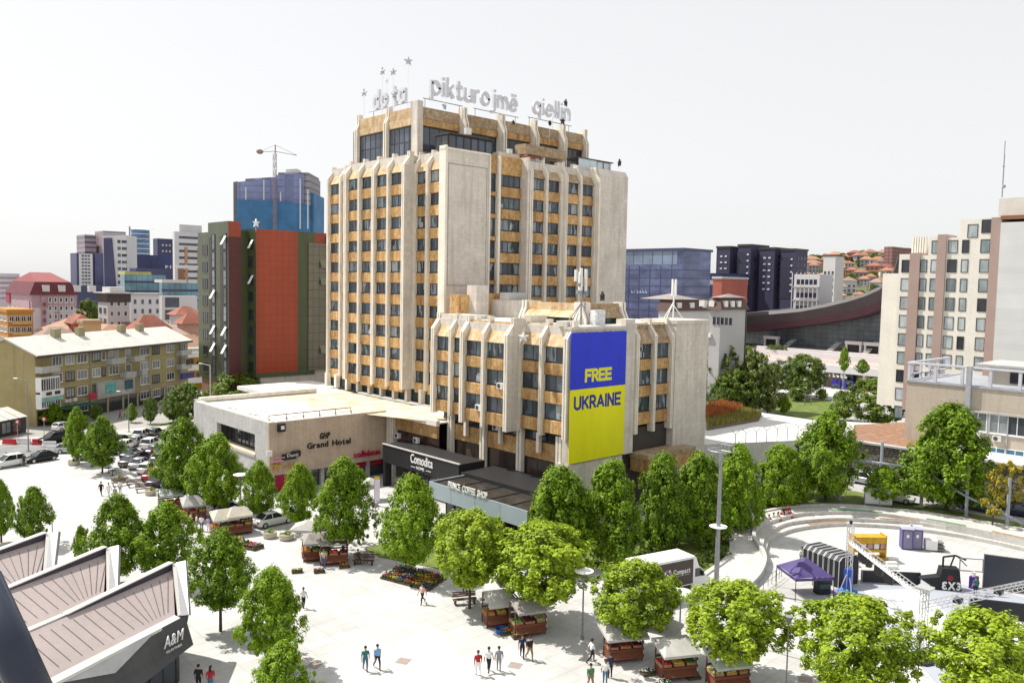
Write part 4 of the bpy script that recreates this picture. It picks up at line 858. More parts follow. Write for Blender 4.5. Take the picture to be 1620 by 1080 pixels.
# --- low beige building at the right
lb = th('low_building', 'low beige building with a railed flat roof and white framed windows at the right', 'building', (118,30,6))
M_lb = mat('beige_render', (.46,.405,.34), .9, .06, .25, fine=(3,.05), streak=.12)
XL = 118.0; yA = 45.7; ZL = 14.1
part(lb, 'wall', M_lb, (XL,0,TZ,XL+16,yA,ZL)); part(lb, 'roof_edge', mat('grey_metal_trim', (.34,.36,.40), .5), (XL-.15,0,ZL,XL+16,yA+.15,ZL+.25))
part(lb, 'roof_room', M_lb, (XL+5,0,ZL,XL+14,37,ZL+2.6)); part(lb, 'roof_room_slab', M_conc, (XL+4.3,-.5,ZL+2.6,XL+14.4,38.5,ZL+2.9))
part(lb, 'string_course', M_conc, (XL-.3,0,10.9,XL-.01,37.3,11.15)); part(lb, 'downpipe', MATS['grey_metal_trim'], (XL-.55,37.4,TZ,XL-.05,38.0,ZL+2.8))
part(lb, 'lower_wall', M_lb, (XL-.02,0,0,XL+15,40,TZ))
for q in (1517,1548,1581,1611,1642): ob('window', wmesh(2.0,2.3,G_mid,F_white,2,1,.12), lb, (XL,atX(q,650,XL).y,8.55), R(-90), world=True)
for q in (1577,1607,1638): ob('window', wmesh(1.9,2.2,glass('blue_blind_glass', [(.02,.14,.26),(.06,.12,.15),(.04,.18,.28)]),F_white,2,1,.12), lb, (XL-.02,atX(q,700,XL).y,4.35), R(-90), world=True)
for q in (1565,1596): ob('downpipe', part(lb, 'downpipe', MATS['grey_metal_trim'], (XL-.16,atX(q,650,XL).y-.06,0,XL-.03,atX(q,650,XL).y+.06,10.9)).data, lb, (0,0,0), world=True) if False else part(lb, 'downpipe', MATS['grey_metal_trim'], (XL-.16,atX(q,650,XL).y-.06,0,XL-.03,atX(q,650,XL).y+.06,10.9))
for q, z in ((1580,7.5),(1547,7.5),(1609,3.4)): aircon(XL-.05,atX(q,665,XL).y,z,'L',lb)
for i in range(6): b = B(); b.box(XL+4.9,31.6-i*3.7,ZL+.5,XL+4.99,34.4-i*3.7,ZL+2.0); ob('roof_window', b.mesh('roof_window', G_dark), lb, world=True)
rl = B(); M_rail = mat('pale_rail', (.52,.54,.60), .5, .06)
for i in range(14): rl.box(XL-.05,yA-.4-i*3.4,ZL+.25,XL+.3,yA-.05-i*3.4,ZL+2.5)
for i in range(4): rl.box(XL+1+i*3.2,yA-.3,ZL+.25,XL+1.3+i*3.2,yA,ZL+2.5)
ob('railing_posts', rl.mesh('railing_posts', M_rail), lb, world=True)['kind'] = 'stuff'
part(lb, 'railing_beam', M_rail, (XL-.1,0,ZL+2.5,XL+.4,yA+.05,ZL+2.75), (XL+.4,yA-.35,ZL+2.5,XL+15,yA+.05,ZL+2.75), (XL+.5,yA-.3,ZL+.9,XL+14,yA,ZL+1.1))
# --- folded-roof pavilions in the left foreground
M_pr = mat('mauve_roof_sheet', (.37,.315,.305), .6, .06, .3, fine=(3,.04)); M_seam = mat('roof_seam', (.10,.085,.09), .7); M_trim = mat('white_trim', (.56,.545,.52), .6, .05, 1); M_fasc = mat('purple_fascia', (.05,.035,.055), .5); M_dkc = mat('dark_cladding', (.075,.075,.078), .6, .12, .5, joint=(.9,30,.02,.6,False)); M_endp = mat('end_glass_panel', (.30,.30,.315), .3, .06)
R1 = _fh*56.8+_r0*(-23.5); e1 = Vector((math.cos(R(27)),math.sin(R(27)),0)); e2 = Vector((math.sin(R(27)),-math.cos(R(27)),0))
for u in range(3):
    o_ = R1+e1*(.8*u)-e2*(6.9*u)
    lab = ('nearest pavilion with folded mauve metal roof and white sign letters','middle folded mauve roof pavilion behind the one with sign letters','farthest left folded mauve roof pavilion, cut by the picture edge')[u]
    pv = th('pavilion', lab, 'pavilion', (o_.x,o_.y,0), R(27), 'folded roof pavilions')
    L0 = -22.0 if u else -15.5
    def PQ(name, m, vs, fs): b = B(); b.add(vs, fs); return ob(name, b.mesh(name, m), pv)
    # roof sheet from ridge (y=0,z=6) to eave (y=-3.1,z=4.5); right end cut obliquely
    rp = lambda x, t: (x, -3.1*t, 6.0-1.5*t)
    xe_ = lambda t: -.25-3.2*t
    n = int(-L0/.78); 
    PQ('roof_sheet', M_pr, [(L0,0,6.0),(-.25,0,6.0),(-3.45,-3.1,4.5),(L0,-3.1,4.5),(L0,0,5.8),(-.25,0,5.8),(-3.45,-3.1,4.3),(L0,-3.1,4.3)], [(0,3,2,1),(4,5,6,7),(3,7,6,2),(1,2,6,5),(0,1,5,4),(0,4,7,3)])
    for i in range(n):
        xa = L0+.4+i*.78; xb = xa+.0
        if xa > -5.6: xa = -5.6+(xa+5.6)*1.0; xb = -5.6+(xa+5.6)*.42
        p, q = Vector((xa,-.35,5.83+.035)), Vector((xb,-2.75,4.67+.035)); b = B(); b.tube(p,q,.016,n=4); ob('seam', b.mesh('seam', M_seam), pv)
    b = B(); b.extx([(-3.12,4.52),(-3.6,4.38),(-3.6,4.2),(-3.12,4.3)], L0, -3.5); ob('eave_trim', b.mesh('eave_trim', M_trim), pv)
    PQ('end_trim', M_trim, [(-.25,0,6.45),(.1,0,6.45),(-3.25,-3.4,4.5),(-3.5,-3.4,4.5),(-.25,0,5.7),(.1,0,5.7),(-3.1,-3.4,4.0),(-3.5,-3.4,4.0)], [(0,3,2,1),(3,0,4,7),(1,2,6,5),(2,3,7,6),(0,1,5,4)])
    PQ('ridge_fascia', M_fasc, [(-8.5,.02,6.0),(-.25,.02,6.0),(-.25,.02,6.5),(-8.5,.02,6.1),(-8.5,.3,6.0),(-.25,.3,6.0),(-.25,.3,6.5),(-8.5,.3,6.1)], [(0,1,2,3),(5,4,7,6),(3,2,6,7),(1,5,6,2),(0,3,7,4)])
    PQ('ridge_trim', M_trim, [(-9,-.05,6.1),(-.2,-.05,6.51),(-.2,.4,6.51),(-9,.4,6.1),(-9,-.05,6.18),(-.2,-.05,6.58),(-.2,.4,6.58),(-9,.4,6.18)], [(4,5,6,7),(0,1,5,4),(1,2,6,5),(2,3,7,6)])
    PQ('end_panel', M_endp, [(.1,0,6.45),(.35,-.6,6.6),(-3.0,-3.85,4.45),(-3.4,-3.35,4.45),(.5,0,6.3),(.65,-.5,6.4),(-2.7,-3.75,4.3),(-3.0,-3.3,4.3)], [(0,3,2,1),(4,5,6,7),(1,2,6,5),(0,1,5,4),(3,7,6,2)])
    PQ('lower_end_panel', M_dkc, [(.35,-.6,6.58),(-3.0,-3.84,4.42),(-3.3,-3.6,2.5),(.25,-.3,3.6),(-3.35,-3.34,4.3)], [(0,3,2,1),(4,1,2)])
    PQ('gutter_roof', mat('white_membrane', (.60,.59,.57), .7, .06), [(L0,0.3,4.2),(.4,.3,4.2),(.4,3.4,4.2),(L0,3.4,4.2),(L0,.3,6.0),(.4,.3,6.0)], [(0,1,2,3),(0,4,5,1)])
    for q in range(4): b = B(); b.box(L0,.35+q*.55,4.2,-.5,.42+q*.55,4.28); ob('standing_seam', b.mesh('standing_seam', M_conc), pv)
    b = B(); b.box(L0,-3.3,0,-3.3,-3.1,4.2); ob('front_wall', b.mesh('front_wall', M_dkc), pv)
    b = B(); b.add([(-3.3,-3.3,0),(.2,.3,0),(.2,3.4,0),(-3.3,3.4,0),(-3.3,-3.3,4.3),(.2,.3,5.8),(.2,3.4,4.2),(-3.3,3.4,4.2)], [(0,1,5,4),(1,2,6,5),(3,2,1,0),(2,3,7,6)]); ob('end_wall', b.mesh('end_wall', M_dkc), pv)
    if u == 0:
        PQ('front_canopy', M_dkc, [(-10.5,-3.32,4.2),(-3.2,-3.7,4.45),(-3.0,-4.2,2.5),(-7.5,-4.3,1.9),(-10.5,-3.32,2.6)], [(0,4,3,2,1)])
        PQ('canopy_soffit', mat('pale_soffit', (.42,.42,.43), .6), [(-13.0,-3.32,4.25),(-9.0,-3.75,3.2),(-5.8,-3.7,4.4)], [(0,1,2)])
        letters(pv, 'A&M', 1.05, .03, M_white, Vector((-5.45,-4.06,3.2)), R(-2), off=-.004, fit=1.65, shear=.2, world=False)
        letters(pv, 'CLOTHES', .2, .02, M_white, Vector((-5.3,-4.1,2.85)), R(-2), fit=1.3, world=False)
        for i in range(3): ob('window', wmesh(2.2,1.7,G_mid,F_dark,2), pv, (-4.8-i*2.6,-3.33,.15))
# --- terrace railing of the building the picture is taken from
ra = th('terrace_railing', 'dark blue steel handrail crossing the lower left corner, close by', 'railing', (0.3,1.3,25.0))
b = B(); p, q = atD(-30,918,1.15), atD(62,1120,1.1); b.tube(p, q, .027, n=16); ob('handrail', b.mesh('handrail', mat('navy_paint', (.02,.028,.05), .35, .1, 6), True), ra, world=True)
b = B(); p2, q2 = atD(-45,990,1.25), atD(30,1160,1.2); b.tube(p2, q2, .02, n=12); ob('lower_rail', b.mesh('lower_rail', MATS['navy_paint'], True), ra, world=True)
# ============================================================ the city behind
def blk(name, label, xl, xc, xr, yt, D, wall, L=None, Rr=None, z0=0.0, roof=None, cat='building', cap=None, root=None):
    x0, y0, x1, y1, zt = fit(xl, xc, xr, yt, D); g_ = root or th(name, label, cat, (x0, y0, z0))
    part(g_, 'wall', wall, (x0, y0, z0, x1, y1, zt))
    if L: grid(g_, 'L', x0, y1-(y1-y0)*.03, y0+(y1-y0)*.03, *L)
    if Rr: grid(g_, 'R', y0, x0+(x1-x0)*.03, x1-(x1-x0)*.03, *Rr)
    if roof == 'hip':
        h = cap or 5; e = .8; b = B(); mx_, my_ = (x0+x1)/2, (y0+y1)/2; k = min(x1-x0, y1-y0)*.45
        if x1-x0 > y1-y0: r0, r1 = (x0+k, my_, zt+h), (x1-k, my_, zt+h)
        else: r0, r1 = (mx_, y0+k, zt+h), (mx_, y1-k, zt+h)
        A = [(x0-e,y0-e,zt),(x1+e,y0-e,zt),(x1+e,y1+e,zt),(x0-e,y1+e,zt),r0,r1]
        F = [(0,1,5,4),(1,2,5),(2,3,4,5),(3,0,4),(3,2,1,0)] if x1-x0 > y1-y0 else [(0,1,4),(1,2,5,4),(2,3,5),(3,0,4,5),(3,2,1,0)]
        b.add(A, F); ob('roof', b.mesh('roof', M_redroof), g_, world=True)
    elif roof: part(g_, 'roof_edge', roof, (x0-.3, y0-.3, zt, x1+.3, y1+.3, zt+(cap or .8)))
    return g_, (x0, y0, x1, y1, zt)
M_redroof = mat('red_tiles', (.25,.09,.06), .85, .2, .3, fine=(1.5,.12), rnd=.15); M_wh = mat('far_white', (.58,.57,.58), .8, .05, .1); M_mau = mat('far_mauve', (.36,.29,.33), .85, .08, .1, joint=(3.2,3.2,.12,.7,False))
M_navy = mat('far_navy_glass', (.05,.058,.14), .25, .25, .08, joint=(3,3.3,.12,.7,False), spec=.5); M_nav2 = mat('far_navy_plain', (.055,.06,.13), .4, .15, .08); M_cy = mat('far_teal_glass', (.16,.30,.36), .25, .3, .1, joint=(2.2,30,.2,.7,False)); M_gy = mat('far_grey', (.42,.42,.43), .85, .06, .1); M_org = mat('far_orange', (.42,.20,.05), .85, .08, .15); M_pink = mat('pink_render', (.40,.27,.31), .85, .06, .15); M_lil = mat('lilac_render', (.55,.50,.55), .85, .06, .15)
Gn = glass('far_night_glass', [(.03,.035,.06),(.05,.06,.09),(.08,.09,.12)])
# skyline on the left
g_, d = blk('residential_tower', 'grey white gridded block at the far left of the skyline', 111, 121, 149, 400, 420, M_nav2)
part(g_, 'white_face', M_wh, (d[0]+1,d[1]-.6,d[4]-18,d[2]-1,d[1],d[4]-.3)); grid(g_, 'R', d[1]-.6, d[0]+2, d[2]-2, d[4]-17.5, d[4]-.5, 3, 10, .8, .5, Gn, M_wh)
g_, d2 = blk('residential_tower', 'dark navy infill block between the gridded block and the slanted tower', 149, 150, 166, 400, 425, M_navy)
g_, d = blk('unfinished_tower', 'unfinished mauve concrete tower behind the gridded block', 121, 134, 152, 371, 470, M_mau); bands(g_, 'R', d[1], d[0], d[2], d[4]-20, d[4], 7, .3, Gn); bands(g_, 'L', d[0], d[1], d[3], d[4]-20, d[4], 7, .3, Gn)
g_, d = blk('unfinished_tower', 'taller mauve unfinished tower behind the slanted white tower', 150, 163, 199, 365, 470, M_mau); bands(g_, 'R', d[1], d[0], d[2], d[4]-20, d[4], 7, .25, M_wh)
g_ = th('slanted_tower', 'white tower with a slanted dark blue glass side', 'building', atD(182,430,415)); c = atD(163,372,415); e_ = atD(199,372,415); f_ = atD(177,372,415); h_ = atD(186,463,415)
zT, vx = c.z, (e_-c).normalized(); vn = Vector((-_fh.x,-_fh.y,0)); W_ = (e_-c).length
def slab(name, m, pts, off):
    b = B(); n = len(pts); o3 = [c+vx*p[0]+Vector((0,0,p[1]-c.z))+vn*off for p in pts]; b.add(o3+[p-vn*(12) for p in o3], [tuple(range(n))]+[(i,n+i,n+(i+1)%n,(i+1)%n) for i in range(n)]+[tuple(range(2*n-1,n-1,-1))]); return ob(name, b.mesh(name, m), g_, world=True)
slab('white_body', M_wh, [(0,0),(W_,0),(W_,zT),(0,zT)], 0); slab('glass_wedge', M_nav2, [(.6,3),(W_*.66,3),(W_*.40,zT-1.5),(.6,zT-1.5)], .7)
for j in range(13):
    q = c+vx*(W_*.70)+vn*.05+Vector((0,0,zT-c.z-4-j*3.4)); ob('window', wmesh(1.6,1.6,Gn,M_wh,1,1,.05,False), g_, q, math.atan2(vx.y,vx.x), world=True)
    q = c+vx*(W_*.93)+vn*.05+Vector((0,0,zT-c.z-4-j*3.4)); ob('window', wmesh(2.6,1.4,Gn,M_wh,1,1,.05,False), g_, q, math.atan2(vx.y,vx.x), world=True)
g_ = th('round_tower', 'distant cylindrical blue tower under construction with a crane', 'building', atD(222,400,560)); p = atD(222,364,560); p0_ = Vector((p.x,p.y,0)); b = B(); b.lathe([(5.8,0),(5.8,p.z)], 24); ob('core', b.mesh('core', mat('far_blue_net', (.10,.20,.36), .6, .15, .1, joint=(2.5,3.3,.25,.75,False))), g_, p0_, world=True)
for j in range(8): b = B(); b.lathe([(6.1,p.z-3-j*3.3),(6.1,p.z-2.4-j*3.3)], 24); ob('floor_edge', b.mesh('floor_edge', M_wh), g_, p0_, world=True)
b = B(); q = atD(205,358,560)-p0_; b.tube((q.x,q.y,0),(q.x,q.y,q.z),.5,n=4); b.tube((q.x,q.y,q.z-2),(q.x+12,q.y-12,q.z-1),.3,n=4); ob('crane', b.mesh('crane', M_steel), g_, p0_, world=True)
g_, d = blk('office_slab', 'dark navy office slab beside the white banded apartments', 242, 249, 274, 377, 480, M_nav2); grid(g_, 'R', d[1], d[0]+2, d[2]-1, d[4]-16, d[4]-2, 3, 4, .5, .3, M_wh, M_nav2)
g_, d = blk('office_slab', 'long low navy facade in front of the round tower', 196, 200, 276, 402, 450, M_navy)
g_, d = blk('banded_apartments', 'white apartment block with dark window bands left of the green office block', 273, 276, 322, 366, 380, M_wh, cap=1.2); bands(g_, 'R', d[1], d[0]+2, d[2], d[4]-26, d[4]-1, 8, .36, Gn); part(g_, 'orange_strip', mat('far_tan', (.45,.24,.15), .8), *[(d[0]+q,d[1]-.25,d[4]-25,d[0]+q+1.4,d[1],d[4]-7) for q in (4.5,10.5)]); part(g_, 'penthouse', M_wh, (d[0]+3,d[1]+2,d[4],d[2],d[3],d[4]+3.5)); part(g_, 'pillar', mat('far_brown', (.25,.13,.07), .8), (d[0]+1.5,d[1]-.5,0,d[0]+4,d[1]-.02,d[4]-17))
for lab, a_, c_, e__, yt, D_, fl in (('teal glass office with yellow roof trim in the middle distance', 190, 197, 262, 434, 340, 3), ('lower teal glass wing beside the green office block', 252, 256, 318, 447, 325, 2)):
    g_, d = blk('glass_office', lab, a_, c_, e__, yt, D_, M_cy); bands(g_, 'R', d[1], d[0], d[2], d[4]-4*fl-1, d[4]-1, fl, .22, M_nav2); part(g_, 'roof_trim', mat('far_lime', (.42,.42,.16), .8) if fl == 3 else M_wh, (d[0],d[1]-.2,d[4],d[2]-6,d[1]+8,d[4]+1.2))
part(g_, 'sign', M_wh, (d[0]+8,d[1]+6,d[4]+6,d[0]+20,d[1]+6.4,d[4]+7.2))
g_, d = blk('dark_office', 'navy glass block with small white roof sign behind the teal office', 205, 215, 318, 424, 400, M_nav2); marks(g_, 7, 16, 1.6, M_wh, (d[0]+14,d[1]-.1,d[4]+.2), 0)
g_, d = blk('podium_building', 'dark navy podium at the foot of the slanted tower', 118, 122, 170, 452, 400, M_nav2)
# middle distance on the left
g_, d = blk('apartment_building', 'pink and lilac apartment building with a red mansard roof', 12, 50, 120, 466, 255, M_lil)
x0, y0, x1, y1, zt = d
part(g_, 'pink_wing', M_pink, (x0-.4,y0+(y1-y0)*.05,0,x0+5,y0+(y1-y0)*.42,zt-2), (x0+2.5,y0-.5,0,x0+(x1-x0)*.30,y0+3,zt-.5), (x0+(x1-x0)*.5,y0-.12,0,x0+(x1-x0)*.62,y0,zt-2))
part(g_, 'top_storey', M_pink, (x0-.1,y0-.1,zt-4,x1+.1,y1+.1,zt)); part(g_, 'red_corner', mat('red_render', (.32,.05,.07), .8), (x0-.5,y1-5,zt-3.2,x0+4,y1+.3,zt+.1))
grid(g_, 'R', y0-.12, x0+(x1-x0)*.34, x1-.5, 2, zt-.3, 5, 7, .38, .52, Gn, F_white, 1, 1, .15); grid(g_, 'L', x0, y1-1, y0+1, 2, zt-.3, 5, 7, .5, .45, Gn, F_white, 2, 1, .12)
for j in range(7): part(g_, 'balcony', mat('balcony_brown', (.20,.09,.10), .8), (x0+3,y0-1.4,2+j*(zt-3)/7,x0+(x1-x0)*.29,y0-.5,3.1+j*(zt-3)/7))
b = B(); k = 3.0; A = [(x0-.7,y0-.7,zt),(x1+.7,y0-.7,zt),(x1+.7,y1+.7,zt),(x0-.7,y1+.7,zt),(x0+1.2,y0+1.2,zt+4),(x1-1.2,y0+1.2,zt+4),(x1-1.2,y1-1.2,zt+4),(x0+1.2,y1-1.2,zt+4)]; b.add(A, [(0,1,5,4),(1,2,6,5),(2,3,7,6),(3,0,4,7),(3,2,1,0)]); ob('mansard', b.mesh('mansard', mat('dark_red_sheet', (.12,.022,.028), .6, .15, .5)), g_, world=True)
b = B(); mx_, my_ = (x0+x1)/2, (y0+y1)/2; b.add([A[4],A[5],A[6],A[7],(mx_-3,my_,zt+7),(mx_+3,my_,zt+7)], [(0,1,5,4),(1,2,5),(2,3,4,5),(3,0,4)]); ob('roof', b.mesh('roof', mat('red_sheet_roof', (.22,.04,.04), .6, .1, .5)), g_, world=True)
for q in range(4): part(g_, 'dormer', M_wh, (x0+3+q*4.5,y0-.3,zt+1,x0+5+q*4.5,y0+2,zt+3))
g_, d = blk('terrace_house', 'low orange ochre apartment house below the pink building', -12, 12, 52, 494, 225, M_org, L=(1,16,4,5,.7,.42,Gn,F_white,2,1,.1), Rr=(1,16,4,5,.7,.42,Gn,F_white,2,1,.1), roof=M_org)
for j in range(5): part(g_, 'balcony', mat('ochre_light', (.50,.30,.12), .8), (d[0]+1,d[1]-1.1,1+j*3.0,d[2]-.5,d[1]-.05,1.9+j*3.0))
g_, d = blk('apartment_slab', 'pale mauve slab block at the left picture edge', -30, -14, 31, 432, 420, M_lil); bands(g_, 'R', d[1], d[0], d[2], d[4]-14, d[4]-1, 5, .4, M_mau)
g_, d = blk('corner_building', 'grey apartment house with a dark mansard storey in the middle distance', 155, 170, 205, 478, 245, M_gy, L=(2,18,2,5,.5,.4,Gn,F_dark), Rr=(2,20,3,6,.4,.42,Gn,F_white), roof=F_dark, cap=2.6); part(g_, 'brick_bay', mat('far_brickred', (.26,.13,.10), .85), (d[0]-.5,d[1]+2,0,d[0],d[3]-1,d[4]-6), (d[0]+(d[2]-d[0])*.62,d[1]-.5,0,d[2]+.2,d[1],d[4]-6)); part(g_, 'roof_top', M_wh, (d[0]+1,d[1]+1,d[4]+2.6,d[2]-1,d[3]-1,d[4]+4.5)); part(g_, 'eave', M_gy, (d[0]-1,d[1]-1,d[4]+2.6,d[2]+1,d[3]+1,d[4]+2.9))
g_, d = blk('apartment_house', 'pale grey white apartment house with brown balconies beside the mansard one', 198, 206, 256, 467, 275, M_wh, Rr=(4,20,4,5,.3,.4,Gn,F_grey), roof=M_gy); part(g_, 'balcony_bay', mat('far_brown', (.25,.13,.07), .8), *[(d[0]+11,d[1]-.8,5+j*3.1,d[0]+14,d[1],6.3+j*3.1) for j in range(5)])
g_, d = blk('modern_block', 'white modern block with tall dark window strips left of the green office block', 252, 256, 312, 468, 265, M_wh); part(g_, 'dark_strip', Gn, *[(d[0]+q,d[1]-.1,5+j*4,d[0]+q+4.5,d[1],8.2+j*4) for q in (1,) for j in range(4)], *[(d[0]+17,d[1]-.1,3,d[0]+20.5,d[1],d[4]-2)])
g_, d = blk('house', 'small beige house with orange side wall behind the khaki block', 124, 132, 160, 511, 215, mat('beige_house', (.50,.33,.16), .85), Rr=(5,9,3,1,.35,.5,Gn,F_dark), roof=mat('pale_brown_roof', (.40,.28,.18), .85))
g_, d = blk('house', 'house with broad red brown hipped roof above the khaki block', 203, 216, 268, 521, 210, mat('brick_house', (.34,.16,.12), .85), Rr=(3,8,5,1,.4,.4,Gn,F_white), roof='hip', cap=3.6)
g_, d = blk('house', 'pinkish house with orange roof beside the green office block', 280, 290, 322, 512, 230, mat('pink_house', (.45,.27,.2), .85), Rr=(3,12,3,2,.4,.4,Gn,F_white), roof='hip', cap=3)
g_, d = blk('yellow_building', 'bright yellow ochre house with white balconies right of the khaki block', 293, 297, 330, 556, 195, mat('ochre_render', (.50,.27,.02), .85, .06), Rr=(2,10,3,3,.4,.45,Gn,F_dark), roof=M_kr); part(g_, 'balcony', M_white, *[(d[0]-.5,d[1]-1.3,1.6+j*3.1,d[0]+3.6,d[1],2.9+j*3.1) for j in range(3)])
g_, d = blk('house', 'low white walled house between the modern block and the green office block', 268, 280, 318, 498, 240, M_wh, Rr=(3,13,4,2,.4,.4,Gn,F_grey), roof='hip', cap=2.5)
g_, d = blk('house', 'house with a red roof squeezed beside the pink apartment building', 100, 118, 148, 512, 225, mat('red_house', (.40,.12,.08), .85), Rr=(3,9,3,2,.35,.4,Gn,F_white), roof='hip', cap=2.5)
# blue skyscraper under construction with its crane
sk_ = th('skyscraper', 'blue netted skyscraper under construction behind the orange office block', 'skyscraper', atD(432,440,400))
M_n1 = mat('mauve_blue_net', (.22,.26,.45), .7, .14, .15, joint=(3.0,3.1,.35,.72,False)); M_n2 = mat('deep_blue_net', (.05,.17,.34), .7, .2, .12, joint=(2.6,3.1,.10,.85,False)); M_n3 = mat('raw_concrete_floors', (.34,.33,.36), .85, .1, .1, joint=(2.4,3.1,.5,.5,False))
def vol(nm, m, x0_, x1_, yb, yt0, yt1, D_, bow=2.5, n=8, dep=22):
    b = B(); fr_, bk = [], []
    for i in range(n+1):
        u = i/n; D2 = D_-bow*4*u*(1-u); p = atD(x0_+(x1_-x0_)*u, yt0+(yt1-yt0)*u, D2); fr_.append(p)
    q0 = [Vector((p.x,p.y,max(0, atD(810,yb,D_).z))) for p in fr_]; bk = [p+_fh*dep for p in fr_]; bk0 = [p+_fh*dep for p in q0]
    strip(b, fr_, q0); strip(b, bk0, bk); strip(b, bk, fr_); k_ = n; b.add([fr_[0],q0[0],bk0[0],bk[0]], [(0,3,2,1)]); b.add([fr_[-1],q0[-1],bk0[-1],bk[-1]], [(0,1,2,3)])
    return ob(nm, b.mesh(nm, m), sk_, world=True)
vol('upper_net', M_n1, 375, 436, 440, 288, 282, 400); vol('upper_net', M_n1, 436, 481, 440, 277, 275, 401); vol('concrete_edge', M_n3, 481, 490, 440, 274, 278, 402, .2); vol('concrete_edge', M_n3, 369, 375.5, 440, 288, 287, 402, .2)
vol('lower_net', M_n2, 374, 437, 445, 315.5, 318, 399); vol('lower_net', M_n2, 437, 488, 445, 318, 324, 399.5); vol('lower_net', M_n2, 488, 496.5, 445, 303, 306, 404, .2)
vol('roof_level', M_n3, 388, 436, 300, 283, 280, 404, 1); vol('roof_level', M_n3, 440, 488, 300, 273, 273, 405, 1); vol('roof_level', M_wh, 452, 470, 290, 268, 267, 408, 1, dep=8)
for x_, ya, yb_ in ((389,296,316),(417.5,284,316),(444,304,318),(475,283,362),(487,300,362)):
    b = B(); p = atD(x_,ya,396.3); q = atD(x_,yb_,396.3); b.tube(p,q,.35,n=4); ob('white_strip', b.mesh('white_strip', M_wh), sk_, world=True)
cr = th('tower_crane', 'slim tower crane standing in front of the blue skyscraper', 'crane', Vector((atD(435,400,392).x, atD(435,400,392).y, 0)))
cb_ = Vector(cr.location); b = B(); top = atD(435.5,243,392)-cb_
for sx, sy in ((-.6,-.6),(.6,-.6),(.6,.6),(-.6,.6)): b.tube((sx,sy,0),(sx,sy,top.z),.10,n=4)
for j in range(24): z = top.z*j/24; b.tube((-.6,-.6,z),(.6,-.6,z+top.z/24),.1,n=4); b.tube((.6,-.6,z),(.6,.6,z+top.z/24),.1,n=4); b.tube((-.6,.6,z),(-.6,-.6,z+top.z/24),.1,n=4)
ob('mast', b.mesh('mast', mat('crane_grey', (.28,.22,.2), .6, .1, 1)), cr)
b = B(); p = atD(411,240,392)-cb_; q = atD(470,246,392)-cb_; b.tube(p,top+Vector((0,0,1)),.16,n=4); b.tube(top+Vector((0,0,1)),q,.15,n=4); b.tube(top+Vector((0,0,4)),p,.08,n=4); b.tube(top+Vector((0,0,4)),q,.08,n=4); b.tube(top,top+Vector((0,0,4)),.3,n=4); ob('jib', b.mesh('jib', MATS['crane_grey']), cr)
b = B(); b.ell(p, 1.8,1.2,1.2); ob('counterweight', b.mesh('counterweight', MATS['crane_grey']), cr)
# --- right: glass office, dark blocks, brick, scaffolded white block
M_gl = mat('blue_mirror_glass', (.13,.15,.27), .16, .55, .06, joint=(3,3.5,.10,.75,False), spec=.8, stretch=(1,1,3.0), metal=.55)
g_, d = blk('glass_office', 'large blue mirror glass office right behind the hotel', 930, 1082, 1125, 396, 330, M_gl); part(g_, 'roof_edge', M_nav2, (d[0]-.6,d[1]-.6,d[4],d[2]+.6,d[3],d[4]+1.0)); part(g_, 'top_storey_glass', mat('pale_mirror', (.16,.21,.30), .2, .3, .12, joint=(5,30,.3,.4,False), spec=.6), (d[0]-.1,d[1]+3,d[4]-5.5,d[0],d[3],d[4]-.1))
bands(g_, 'L', d[0], d[1], d[3], d[4]-36, d[4]-6, 9, .10, M_nav2, .15, 'floor_line'); bands(g_, 'R', d[1], d[0], d[2], d[4]-36, d[4]-6, 9, .10, M_nav2, .15, 'floor_line')
for q in range(14): part(g_, 'mullion', M_nav2, (d[0]-.12,d[1]+q*5.5,d[4]-37,d[0],d[1]+q*5.5+.25,d[4]-6))
marks(g_, 6, 9, 1.5, mat('sign_pale_blue', (.30,.36,.52), .5), (d[0]-.15,d[1]+26,d[4]-17.5), R(-90))
for i, (a_, c_, e__, yt) in enumerate(((1134,1155,1176,392),(1168,1188,1216,389),(1202,1226,1252,394),(1236,1258,1278,396))):
    lab = ('first of the dark navy housing blocks right of the glass office','tallest dark navy housing block in the row','third dark navy housing block with white window slots','last dark navy housing block before the hillside')[i]
    g_, d = blk('dark_block', lab, a_, c_, e__, yt, 395-i*6, mat('dark_navy_cladding', (.045,.04,.085), .6, .12, .1, joint=(1.2,30,.1,.85,False)), roof=F_dark, cap=.9)
    ym_ = (d[1]+d[3])/2; part(g_, 'slot_panel', mat('dark_slate', (.03,.03,.055), .5), (d[0]-.15,d[1]+2,d[4]-22,d[0],d[1]+7,d[4]-3)) if i % 2 else None
    grid(g_, 'L', d[0]-.1, d[3]-1.5, d[3]-6.5, d[4]-20, d[4]-2.5, 2, 6, .55, .28, M_wh, M_nav2, sill=False); grid(g_, 'R', d[1], d[0]+2, d[2]-1, d[4]-20, d[4]-2, 3, 6, .4, .5, Gn, M_nav2, sill=False)
g_, d = blk('mall_podium', 'long glass podium below the dark navy housing blocks', 1120, 1135, 1275, 432, 372, M_navy); bands(g_, 'R', d[1], d[0], d[2], 0, d[4], 4, .25, M_gy); bands(g_, 'L', d[0], d[1], d[3], 0, d[4], 4, .25, M_gy)
g_, d = blk('brick_building', 'red brick apartment house in front of the glass podium', 1128, 1142, 1183, 441, 290, mat('far_brick', (.33,.10,.075), .85, .1, .2), Rr=(6,22,5,5,.45,.4,Gn,F_white), L=(6,22,2,5,.4,.4,Gn,F_white), roof=M_gy)
for j in range(5): part(g_, 'balcony', M_wh, (d[0]+5,d[1]-1,6+j*3.2,d[0]+9,d[1],7+j*3.2))
